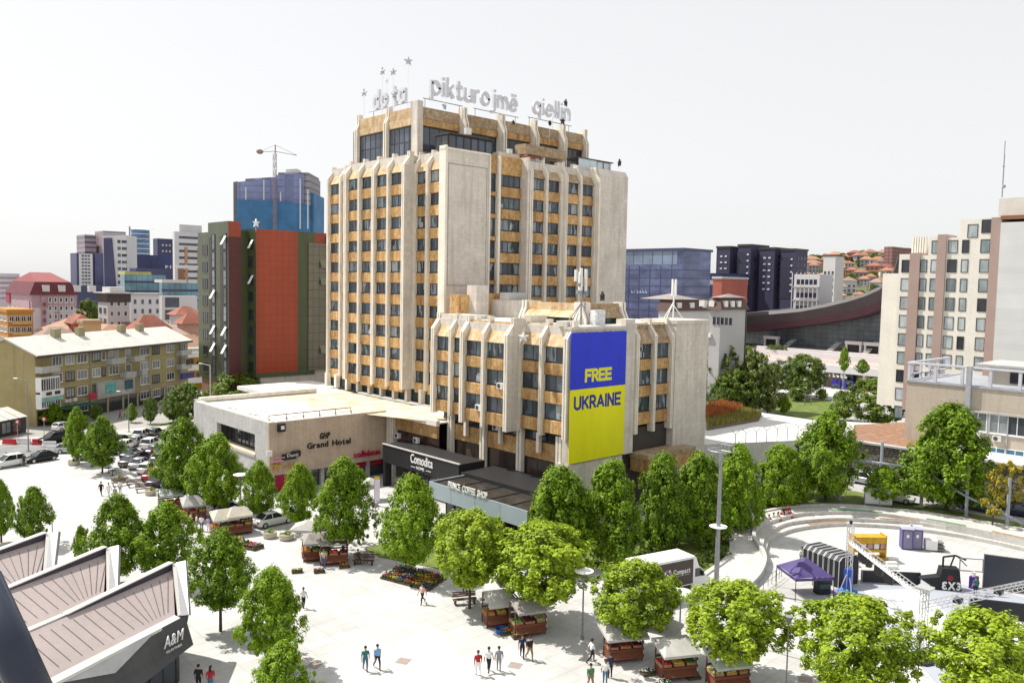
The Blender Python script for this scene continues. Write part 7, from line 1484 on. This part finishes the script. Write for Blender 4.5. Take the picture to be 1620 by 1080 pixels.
# benches, planters, road blocks
def bench(x, y, rz, lab, m=M_slat):
    t = th('bench', lab, 'bench', G(x,y), rz, 'benches')
    for k in range(3): b = B(); b.box(-1,-.25+k*.17,.42,1,-.12+k*.17,.47); ob('seat_slat', b.mesh('seat_slat', m), t)
    for k in range(3): b = B(); b.box(-1,.27,.55+k*.16,1,.31,.67+k*.16); ob('back_slat', b.mesh('back_slat', m), t)
    for s in (-.8,.8): b = B(); b.box(s-.05,-.25,0,s+.05,.3,.42); ob('leg', b.mesh('leg', M_black), t)
bench(575,893,TOW+R(90),'dark bench with two sitting people by the brown stall'); bench(735,955,RGT+.3,'slatted brown bench by the middle stalls',mat('bench_mauve',(.16,.08,.07),.7,.2,2)); bench(190,768,RGT+.5,'wooden bench by the low parking wall, left one'); bench(215,770,RGT+.5,'wooden bench by the low parking wall, middle one'); bench(228,778,RGT+.5,'wooden bench by the low parking wall, right one')
def planter(x, y, r, lab): 
    t = th('planter', lab, 'planter', G(x,y), 0, 'stone planters'); b = B(); b.lathe([(r*.8,0),(r,.15),(r,.6),(r*.85,.6),(r*.85,.5)],14); ob('bowl', b.mesh('bowl', mat('sandstone',(.45,.40,.32),.85,.1,2)), t); ob('plant', sh2, t, (0,0,.45), 1, (r*1.5,r*1.5,.5))
planter(453,853,.75,'round sandstone planter by the white car'); planter(427,850,.7,'second sandstone planter left of the round one'); planter(117,735,.8,'planter at the foot of the left small maple'); planter(240,782,.8,'planter at the end of the wooden benches'); planter(189,762,.8,'planter by the tables at the parking row')
lw = ribbon('low_wall', smooth([G(180,742),G(196,752),G(225,770),G(262,790),G(285,803)],20), .5, -.1, .45, M_kerb, 'low pale wall along the parking row', 'wall')
for x, y, m_, lab in ((15,703,'red','red plastic road block at the left, outer one'),(62,703,'red','red plastic road block before the black estate car'),(38,702,'white','white plastic road block between two red ones'),(78,707,'white','white plastic road block right of the red ones'),(85,714,'white','white plastic road block nearest the black saloon')):
    b = B(); b.extx([(-.3,0),(-.3,.3),(-.12,.5),(-.12,.9),(.12,.9),(.12,.5),(.3,.3),(.3,0)], -1, 1); t = ob('road_block', b.mesh('road_block', mat('block_'+m_, (.45,.02,.03) if m_ == 'red' else (.65,.65,.65), .5)), None, G(x,y), RGT+.1); tag(t, lab, 'road block', 'plastic road blocks')
for i, (x, y) in enumerate(((150,735),(145,738),(178,752),(172,748))):
    t = th('cafe_table', ('first','second','third','fourth')[i]+' small dark table under the two small maples', 'table', G(x,y), .4, 'tables under the maples'); b = B(); b.lathe([(.45,.7),(.45,.74)],12); ob('top', b.mesh('top', M_black), t); b = B(); b.tube((0,0,0),(0,0,.7),.05); b.lathe([(.25,0),(.25,.03)],10); ob('leg', b.mesh('leg', M_black), t)
for i, (x, y) in enumerate(((638,1045),(815,1052),(1274,1074),(497,1052))):
    b = B(); b.box(-.45,-.45,.004,.45,.45,.016); o = ob('drain_cover', b.mesh('drain_cover', mat('drain_stone', (.30,.25,.23), .8, .1, 3)), None, G(x,y), R(27)); tag(o, ('left','middle','right','far left')[i]+' brown square drain cover set in the paving', 'drain cover', 'drain covers')
# ============================================================ lamps
M_lp = mat('lamp_grey', (.22,.22,.23), .5, .05); M_disc = mat('lamp_disc', (.72,.72,.70), .5, .04)
def disc_lamp(x, y, yt, lab, r=.75):
    p = G(x,y); D_ = p.x*_fh.x+p.y*_fh.y; h = atD(x,yt,D_).z; t = th('street_lamp', lab, 'street lamp', p, 0, 'disc lamps on the plaza'); b = B(); b.lathe([(.14,0),(.14,.3),(.07,.35),(.055,h-.5)],8); ob('pole', b.mesh('pole', M_lp), t)
    b = B(); b.lathe([(r*.95,h-.06),(r,h),(r*.9,h+.03)],20); ob('disc', b.mesh('disc', M_disc), t)
    b = B()
    for k in range(3): a = k*2.1; b.tube((0,0,h-.55),(r*.7*math.cos(a),r*.7*math.sin(a),h-.05),.025,n=5)
    b.lathe([(.16,h-.65),(.2,h-.5)],8); ob('lamp_head', b.mesh('lamp_head', M_lp), t)
disc_lamp(921,1011,902,'disc lamp left of the clothes stall'); disc_lamp(989,886,833,'disc lamp on the lawn behind the truck'); disc_lamp(1075,1004,935,'disc lamp between the truck and the fruit stall',.85); disc_lamp(381,826,750,'disc lamp before the corner of the entrance wing',.8)
def cone_lamp(x, y, yt, lab, p=None):
    p = p or G(x,y); D_ = p.x*_fh.x+p.y*_fh.y; h = atD(x,yt,D_).z; t = th('street_lamp', lab, 'street lamp', p, 0, 'cone lamps on the plaza'); b = B(); b.lathe([(.12,0),(.12,.4),(.05,.5),(.045,h-.5)],8); ob('pole', b.mesh('pole', M_lp), t); b = B(); b.lathe([(.06,h-.55),(.28,h)],10); ob('lamp_head', b.mesh('lamp_head', M_lp), t)
cone_lamp(83,852,808,'cone topped lamp by the small round maple'); cone_lamp(1243,1098,974,'cone topped lamp left of the broad plane tree at the bottom'); cone_lamp(1450,1108,1005,'cone topped lamp between the two broad plane trees')
p = G(1133,927); D_ = p.x*_fh.x+p.y*_fh.y; h = atD(1154,712,D_).z; t = th('light_mast', 'tall grey floodlight mast with a ring on top by the curved path', 'light mast', p); b = B(); b.lathe([(.28,0),(.24,.5),(.13,h)],10); ob('pole', b.mesh('pole', M_steel), t)
b = B()
for i in range(20): a0, a1 = 2*math.pi*i/20, 2*math.pi*(i+1)/20; b.tube((1.1*math.cos(a0),1.1*math.sin(a0),h),(1.1*math.cos(a1),1.1*math.sin(a1),h),.06,n=5)
for k in range(4): b.tube((0,0,h),(1.1*math.cos(k*1.57),1.1*math.sin(k*1.57),h),.04,n=5)
ob('ring', b.mesh('ring', M_steel), t)
for k in range(3): q = .5-k*.35; b = B(); b.box(.75,-.2+q,h+.02,1.35,.1+q,h+.35); ob('floodlight', b.mesh('floodlight', M_lp), t)
b = B(); b.lathe([(.75,h*.44),(.8,h*.44+.06)],18); ob('disc', b.mesh('disc', M_disc), t)
def arm_lamp(x, y, yt, lab, m=M_lp, p=None):
    p = p or G(x,y); D_ = p.x*_fh.x+p.y*_fh.y; h = atD(x,yt,D_).z; t = th('street_lamp', lab, 'street lamp', p, TOW+R(180)+R(90), 'street lamps with an arm'); b = B(); b.tube((0,0,0),(0,0,h),.10,.06,8); b.tube((0,0,h),(1.4,0,h+.3),.05,n=6); b.lathe([(.3,0),(.3,.15)],8); ob('pole', b.mesh('pole', m), t); b = B(); b.ell((1.7,0,h+.32),.4,.18,.09,8,5); ob('lamp_head', b.mesh('lamp_head', M_disc), t)
arm_lamp(45,714,602,'street lamp at the left before the khaki block'); arm_lamp(333,676,578,'white street lamp between office block and entrance wing',M_white); arm_lamp(204,684,622,'street lamp on the grassy verge')
for x, y, yt, lab in ((1231,645,612,'park lamp with curved arm on the lawn, left one'),(1283,640,603,'park lamp with curved arm on the lawn, middle one'),(1273,640,618,'small park lamp beside the middle one')): arm_lamp(x,y,yt,lab)
for x, y, yt, lab in ((28,695,655,'round red traffic sign on a post by the kiosk'),(70,690,660,'round red traffic sign on a post by the green awning')):
    p = G(x,y); t = th('traffic_sign', lab, 'traffic sign', p, TOW+R(90)); b = B(); b.tube((0,0,0),(0,0,3.2),.05); ob('post', b.mesh('post', M_steel), t); b = B(); b.tube((0,-.03,2.9),(0,.03,2.9),.38,n=16); ob('plate', b.mesh('plate', mat('sign_red', (.45,.03,.06), .4)), t); b = B(); b.tube((0,-.04,2.9),(0,.04,2.9),.2,n=12); ob('plate_centre', b.mesh('plate_centre', M_white), t)
# fence posts on the terrace edge
for i in range(7):
    p = G(1163+i*16.5,706-i*2.2,TZ); t = th('fence_post', ('first','second','third','fourth','fifth','sixth','seventh')[i]+' forked fence post on the terrace edge, from the left', 'fence post', p, 0, 'forked fence posts'); b = B(); b.tube((0,0,0),(0,0,1.6),.05,n=5); b.tube((0,0,1.6),(.35,-.35,2.1),.04,n=5); b.tube((0,0,1.6),(-.35,.35,2.1),.04,n=5); ob('post', b.mesh('post', M_steel), t)
# ============================================================ stage and court in the amphitheatre
CZ = .05
T1 = G(1341,938,0); T2_ = G(1457,1046,0); ex = (T2_-T1); Lx = ex.length; rzc = math.atan2(ex.y,ex.x); eu = ex.normalized(); ev = Vector((-eu.y,eu.x,0))
ct = th('court', 'grey and white sports court laid out below the trusses', 'court', T1, rzc)
def CP(x, y, z=0): return G(x,y,z)
def poly(root, name, m, pts, z, th_=.0):
    b = B(); P = [(p.x,p.y) for p in pts]
    a = sum(P[i][0]*P[(i+1)%len(P)][1]-P[(i+1)%len(P)][0]*P[i][1] for i in range(len(P)))
    if a < 0: P = P[::-1]
    b.add([(x,y,z) for x, y in P], [tuple(range(len(P)))]); o = ob(name, b.mesh(name, m)); o.parent = root; o.matrix_parent_inverse = root.matrix_basis.inverted(); return o
M_ct = mat('court_blue_grey', (.36,.38,.44), .6, .05, .3); M_cw = mat('court_white', (.66,.66,.66), .6, .04, .3)
poly(ct, 'court_base', M_ct, px([(1340,922),(1455,915),(1560,930),(1640,950),(1700,1040),(1500,1100),(1400,990)]), .03)
poly(ct, 'white_field', M_cw, px([(1366,934),(1452,932),(1545,1010),(1560,1040),(1520,1075),(1450,1010)]), .036)
poly(ct, 'white_field', M_cw, px([(1600,978),(1660,970),(1660,1030),(1600,1010)]), .036)
arc = B(); A_ = smooth(px([(1500,948),(1512,958),(1530,964),(1560,966)]),12); strip(arc, [p+Vector((0,0,.04)) for p in A_], [p+Vector((.1,.15,.04)) for p in A_]); o = ob('court_line', arc.mesh('court_line', M_white)); o.parent = ct; o.matrix_parent_inverse = ct.matrix_basis.inverted()
M_al = mat('aluminium', (.62,.62,.63), .35, .05, 2, metal=.6)
def truss(name, label, p, q, s=.42, root=None, cat='truss'):
    p = Vector(p); q = Vector(q); d = (q-p); L_ = d.length; d.normalize(); u = d.cross(Vector((0,0,1)) if abs(d.z) < .9 else eu).normalized(); v = d.cross(u); n = max(3, int(L_/.55)); h = s/2
    t = root or th(name, label, cat, p, 0, 'stage trusses'); b = B(); C4 = [u*h+v*h, -u*h+v*h, -u*h-v*h, u*h-v*h]
    for c in C4: b.tube(c, c+d*L_, .035, n=5)
    ob('chord', b.mesh('chord', M_al), t)
    b = B()
    for k in range(n):
        for f in range(4): b.tube(C4[f]+d*(L_*k/n), C4[(f+1)%4]+d*(L_*(k+1)/n), .02, n=4)
    o = ob('lacing', b.mesh('lacing', M_al), t); o['kind'] = 'stuff'; return t
HT = 4.75
tw = truss('truss_tower', 'left rear truss tower with blue padding at its foot', T1, T1+Vector((0,0,6.2))); b = B(); b.box(-.3,-.3,.3,.3,.3,2.2); ob('padding', b.mesh('padding', mat('blue_padding', (.02,.07,.36), .6)), tw); b = B(); b.lathe([(.9,0),(.85,.25),(.4,.3)],8); ob('ballast_cover', b.mesh('ballast_cover', mat('sky_blue_cover', (.03,.16,.5), .6)), tw); b = B(); b.ell((0,0,6.35),.15,.15,.2,6,4); ob('pulley', b.mesh('pulley', M_black), tw)
for q in ((-1.3,.3),(-.9,-.8)): b = B(); b.tube((q[0],q[1],0),(0,0,2.2),.04,n=5); ob('brace', b.mesh('brace', M_al), tw)
tw = truss('truss_tower', 'front truss tower beside the court', T2_, T2_+Vector((0,0,5.4))); b = B(); b.box(-.5,-.5,5.35,.5,.5,5.5); ob('head_plate', b.mesh('head_plate', M_al), tw); b = B(); b.lathe([(.9,0),(.85,.2),(.4,.25)],8); ob('ballast_cover', b.mesh('ballast_cover', M_black), tw)
tb_ = truss('truss_beam', 'truss beam with hanging speakers between the two towers', T1+Vector((0,0,HT)), T2_+Vector((0,0,HT)))
dr = (T2_-T1)
for k, f in enumerate((.18,.24,.30,.42,.46,.56,.60)): b = B(); b.box(-.2,-.2,-1.0,.2,.2,-.3); ob('hanging_light', b.mesh('hanging_light', M_black), tb_, dr*f)
T3 = G(1640,1000); T3 = T2_+Vector((T3.x-T2_.x,T3.y-T2_.y,0))*1.25
tb_ = truss('truss_beam', 'truss beam leaving the right side of the picture', T2_+Vector((0,0,HT-.7)), T3+Vector((0,0,HT-.7)), .5); d3 = T3-T2_
for f in (.22,.5): b = B(); b.box(-.35,-.25,-.2,.35,.25,.1); ob('lamp', b.mesh('lamp', M_black), tb_, d3*f)
def wallpanel(name, label, xa, ya, xb, yb, h, m, cat, z=0.0, d=.25, legs=False):
    a, c = G(xa,ya,z), G(xb,yb,z); L_ = (c-a).length; rz = math.atan2(c.y-a.y,c.x-a.x); t = th(name, label, cat, a, rz); b = B(); b.box(0,0,.3 if legs else .02,L_,d,h); ob('panel', b.mesh('panel', m), t)
    b = B(); b.box(-.05,-.05,.0,L_+.05,.0,.12 if not legs else .3); b.box(-.06,-.03,.0,0,d+.03,h+.04); b.box(L_,-.03,0,L_+.06,d+.03,h+.04); ob('frame', b.mesh('frame', M_lp), t); return t
M_scr = mat('dark_screen', (.045,.05,.065), .3, .05); M_dk2 = mat('black_banner', (.012,.014,.018), .6, .1)
wallpanel('led_screen', 'large dark grey screen standing right of the basketball stand', 1555,930,1650,944,3.1,M_scr,'screen'); wallpanel('perimeter_board', 'long black board behind the court between the arches', 1364,922,1455,926,1.15,M_dk2,'board'); wallpanel('perimeter_board', 'black board at the right front of the court', 1534,974,1650,988,1.5,M_dk2,'board')
wallpanel('white_screen', 'white screen standing on the grass by the curved path', 1368,797,1411,800,2.0,M_white,'screen',1.2)
# basketball stand
bk = th('basketball_stand', 'black padded basketball stand with 3X3 lettering and glass backboard', 'basketball stand', G(1499,931), RGT-.15)
b = B(); b.add([(-1.0,-.5,0),(1.0,-.5,0),(.75,-.5,2.0),(-.7,-.5,2.0),(-1.0,.7,0),(1.0,.7,0),(.75,.5,2.0),(-.7,.5,2.0)], [(0,1,2,3),(5,4,7,6),(1,5,6,2),(4,0,3,7),(3,2,6,7)]); ob('padding', b.mesh('padding', M_dk2), bk)
b = B(); b.add([(-2.5,-.4,.9),(-1.0,-.5,0),(-.8,-.5,1.2),(-2.5,.4,.9),(-1.0,.6,0),(-.8,.5,1.2)], [(0,1,2),(5,4,3),(0,3,4,1),(2,5,3,0)]); ob('counterweight', b.mesh('counterweight', M_dk2), bk)
b = B(); b.pipe([(-.5,0,2.0),(-.5,0,2.9),(.5,0,3.1),(1.4,0,2.75)],.09); b.pipe([(.2,.2,2.0),(.5,.2,3.0)],.07); b.pipe([(.6,0,3.1),(1.5,0,2.2)],.05); ob('arm', b.mesh('arm', M_black), bk)
b = B(); x0, x1, z0, z1 = .6, 2.6, 1.95, 3.15; 
for q in ((x0,z0,x1,z0+.08),(x0,z1-.08,x1,z1),(x0,z0+.08,x0+.08,z1-.08),(x1-.08,z0+.08,x1,z1-.08)): b.box(q[0],-.75,q[1],q[2],-.68,q[3])
ob('backboard_frame', b.mesh('backboard_frame', M_lp), bk)
gm_ = bpy.data.materials.new('clear_board'); gm_.use_nodes = True; _b = gm_.node_tree.nodes['Principled BSDF']; _b.inputs['Base Color'].default_value = (.9,.92,.92,1); _b.inputs['Transmission Weight'].default_value = 1; _b.inputs['Roughness'].default_value = .05; _b.inputs['IOR'].default_value = 1.05
b = B(); b.box(x0+.08,-.73,z0+.08,x1-.08,-.70,z1-.08); ob('backboard', b.mesh('backboard', gm_), bk)
b = B()
for i in range(14): a0, a1 = 2*math.pi*i/14, 2*math.pi*(i+1)/14; b.tube((1.7+.23*math.cos(a0),-1.0+.23*math.sin(a0),2.05),(1.7+.23*math.cos(a1),-1.0+.23*math.sin(a1),2.05),.02,n=5)
ob('hoop', b.mesh('hoop', mat('hoop_red', (.6,.05,.02), .4)), bk); b = B(); b.lathe([(.14,1.65),(.23,2.04)],14,0,(1.7,-1.0)); ob('net', b.mesh('net', M_white), bk)
_l3 = text_mesh('3',.95,.01,M_white,.04); ob('letter', _l3, bk, (-.25,-.56,.15), rot=(R(90),0,0), sc=(-1,1,1)); letters(bk, 'X3', .95, .01, M_white, Vector((-.22,-.56,.15)), 0, fit=1.1, off=.04, world=False); b = B(); b.ell((0,-.5,1.15),.26,.05,.26,10,6); ob('emblem', b.mesh('emblem', mat('emblem_red', (.22,.01,.02), .5)), bk)
b = B(); b.box(-.35,-.3,0,.35,.3,1.1); t = ob('speaker_box', b.mesh('speaker_box', mat('purple_box', (.06,.02,.22), .5)), None, G(1540,930)); tag(t, 'small purple padded box beside the basketball stand', 'box')
# inflatable black arches
ar = G(1288,905); ar2 = G(1338,925)
for k in range(7):
    p = ar+(ar2-ar)*(k/6.0); t = th('black_arch', ('first','second','third','fourth','fifth','sixth','seventh')[k]+' black folded frame of the row behind the left truss tower', 'frame', p, math.atan2(_fh.y,_fh.x)+.5, 'black folded frames')
    prof = [(-1.3,0),(-1.3,2.4),(-.9,2.75),(.9,2.75),(1.3,2.4),(1.3,0)]
    b = B(); b.extx(prof, -.22, .22); ob('cover', b.mesh('cover', M_dk2), t); b = B()
    for s in (-.24,.24): b.pipe([(s,y_,z_) for y_, z_ in prof], .035, 5)
    ob('edge_tube', b.mesh('edge_tube', M_al), t)
# purple tent with equipment
tp = th('canopy_tent', 'purple pop-up tent left of the truss tower', 'tent', G(1272,938), RGT+.15); b = B(); w_ = 1.75; b.add([(-w_,-w_,2.0),(w_,-w_,2.0),(w_,w_,2.0),(-w_,w_,2.0),(0,0,3.25),(0,-w_,2.05),(w_,0,2.05),(0,w_,2.05),(-w_,0,2.05)], [(0,5,4),(5,1,4),(1,6,4),(6,2,4),(2,7,4),(7,3,4),(3,8,4),(8,0,4)]); lo = [(-w_,-w_),(w_,-w_),(w_,w_),(-w_,w_)]
for i in range(4): (xa,ya),(xb,yb) = lo[i], lo[(i+1)%4]; b.add([(xa,ya,2.0),(xb,yb,2.0),(xb,yb,1.75),(xa,ya,1.75)], [(0,3,2,1)])
ob('roof', b.mesh('roof', mat('purple_cloth', (.07,.05,.17), .7, .12, 1)), tp)
for x_, y_ in lo: b = B(); b.tube((x_,y_,0),(x_,y_,2.0),.035,n=5); ob('leg', b.mesh('leg', M_black), tp)
fc = th('flight_case', 'black flight case with a screen under the purple tent', 'case', G(1300,938), RGT+.2); b = B(); b.box(-.6,-.4,.05,.6,.4,1.1); ob('case', b.mesh('case', M_dk2), fc); b = B(); b.box(-.5,-.42,.55,.5,-.402,.95); ob('panel', b.mesh('panel', mat('teal_panel_dark', (.04,.08,.08), .4)), fc)
fc = th('flight_case', 'grey flight case beside the yellow rack', 'case', G(1334,893), RGT); b = B(); b.box(-.7,-.4,.05,.7,.4,1.3); ob('case', b.mesh('case', mat('case_grey',(.22,.23,.24),.5)), fc); b = B(); b.box(-.72,-.42,.9,.72,.42,1.0); ob('trim', b.mesh('trim', M_al), fc)
# yellow rack, toilets, pallet box
yr_ = th('equipment_rack', 'yellow scaffold rack behind the truss beam', 'rack', G(1371,885), RGT+.05); M_ye = mat('yellow_steel', (.52,.30,.02), .5, .15, 2)
for k in range(3): b = B(); b.box(-1.6,-.6,.1+k*.85,1.6,.6,.35+k*.85+(.4 if k == 2 else 0)); ob('shelf', b.mesh('shelf', M_ye), yr_)
for k in range(5): b = B(); b.box(-1.5+k*.65,-.5,1.25,-1.0+k*.65,.5,1.75); ob('carton', b.mesh('carton', M_white if k % 2 else mat('pink_carton',(.5,.3,.28),.8)), yr_)
for x_ in (-1.6,1.6): b = B(); b.box(x_-.06,-.62,0,x_+.06,.62,2.6); ob('upright', b.mesh('upright', M_ye), yr_)
for k, x_ in enumerate((1433,1448)):
    t = th('portable_toilet', ('left','right')[k]+' one of two violet portable toilets', 'portable toilet', G(x_,867), RGT-.2, 'portable toilets'); b = B(); b.box(-.55,-.55,.1,.55,.55,2.15); ob('cabin', b.mesh('cabin', mat('violet_plastic', (.10,.08,.24), .5, .06)), t); b = B(); b.extx([(-.6,2.15),(-.4,2.4),(.4,2.4),(.6,2.15)], -.6, .6); ob('roof', b.mesh('roof', mat('pale_plastic',(.5,.5,.58),.5)), t); b = B(); b.box(-.4,-.58,.15,.4,-.552,2.0); ob('door', b.mesh('door', mat('grey_violet_plastic',(.2,.19,.30),.5)), t); b = B(); b.box(-.12,-.6,1.3,.12,-.581,1.6); ob('notice', b.mesh('notice', M_white), t)
t = th('pallet_box', 'white crate on a hand truck right of the toilets', 'crate', G(1474,870), RGT-.2); b = B(); b.box(-.7,-.5,.15,.4,.5,1.15); ob('box', b.mesh('box', M_white), t)
for k in range(3): b = B(); b.box(.45,-.5,.2+k*.35,1.2-k*.1,.5,.3+k*.35); ob('rack_bar', b.mesh('rack_bar', M_lp), t)
for k, (x_, y_) in enumerate(((1410,893),(1412,886),(1411,899))): b = B(); b.box(-.5,-.25,0,.5,.25,.3); t = ob('cable_case', b.mesh('cable_case', M_white), None, G(x_,y_), RGT); tag(t, ('middle','far','near')[k]+' low white case on the court floor behind the beam', 'case', 'low white cases')
# violet mat on the floor before the tent
b = B(); sheet('floor_mat', px([(1300,938),(1330,930),(1392,960),(1372,972)]), .03, mat('violet_mat',(.22,.18,.36),.8,.06), .02)
# poles with the curved pipe
pp = []
for k, (x_, y_, yt) in enumerate(((1270,790,708),(1327,790,698),(1391,798,698),(1457,802,742),(1528,816,736),(1593,832,756))):
    p = G(x_,y_,1.2); D_ = p.x*_fh.x+p.y*_fh.y; h = atD(x_+1.5,yt,D_).z-1.2; t = th('steel_pole', ('first','second','third','fourth','fifth','sixth')[k]+' steel pole from the left around the amphitheatre', 'pole', p, 0, 'steel poles around the amphitheatre'); b = B(); b.tube((0,0,0),(0,0,h),.2,.17,10); ob('shaft', b.mesh('shaft', mat('galvanised', (.30,.33,.37), .5, .08, 1)), t); b = B(); b.lathe([(.32,0),(.3,.06)],10); ob('base_plate', b.mesh('base_plate', MATS['galvanised']), t); pp.append((p, D_))
def onp(x_, y_, k): return atD(x_, y_, pp[k][1]-.2)
cv = smooth([onp(1258,748,0),onp(1271,743,0),onp(1328,729,1),onp(1391,732,2),onp(1458,746,3),onp(1530,785,4),onp(1594,815,5),onp(1650,850,5)],30)
t = th('curved_pipe', 'curved steel pipe linking the poles around the amphitheatre', 'pipe', cv[0]); b = B(); b.pipe([p-cv[0] for p in cv], .15, 8); ob('pipe', b.mesh('pipe', MATS['galvanised']), t)
# ramp railing at the left of the amphitheatre
rp_ = smooth([G(1196,938,.05),G(1218,925,.05),G(1236,912,.05)],8); t = th('ramp_railing', 'thin steel railing at the foot of the curved path', 'railing', rp_[0]); b = B()
for p in rp_: b.tube(p-rp_[0],p-rp_[0]+Vector((0,0,1)),.03,n=5)
for z_ in (.5,1.0): b.pipe([p-rp_[0]+Vector((0,0,z_)) for p in rp_],.025,5)
ob('rail', b.mesh('rail', M_steel), t)
t = th('advertising_flag', 'white feather flag with yellow top by the black shop box', 'flag', G(592,800), TOW+R(90)); b = B(); b.tube((0,0,0),(0,0,3.6),.03); ob('pole', b.mesh('pole', M_steel), t); b = B(); b.box(.03,-.02,.6,.65,.02,3.2); ob('cloth', b.mesh('cloth', mat('flag_white',(.62,.58,.66),.7)), t); b = B(); b.box(.03,-.021,3.2,.6,.021,3.55); ob('top', b.mesh('top', mat('flag_yellow',(.5,.42,.02),.7)), t); b = B(); b.lathe([(.5,0),(.5,.5),(.3,.6)],10); ob('weight', b.mesh('weight', mat('lilac_base',(.4,.34,.5),.7)), t)

b = B(); A_ = px([(1030,974),(1095,995),(1210,1026),(1420,1085)]); strip(b, [p+Vector((0,0,.012)) for p in A_], [p+Vector((-.12,-.12,.012)) for p in A_]); struct('drain_channel', b.mesh('drain_channel', mat('channel_grey', (.22,.22,.22), .8)))
b = B(); A_ = px([(940,945),(1000,960),(1030,974)]); strip(b, [p+Vector((0,0,.012)) for p in A_], [p+Vector((-.12,-.12,.012)) for p in A_]); struct('drain_channel', b.mesh('drain_channel', MATS['channel_grey']))
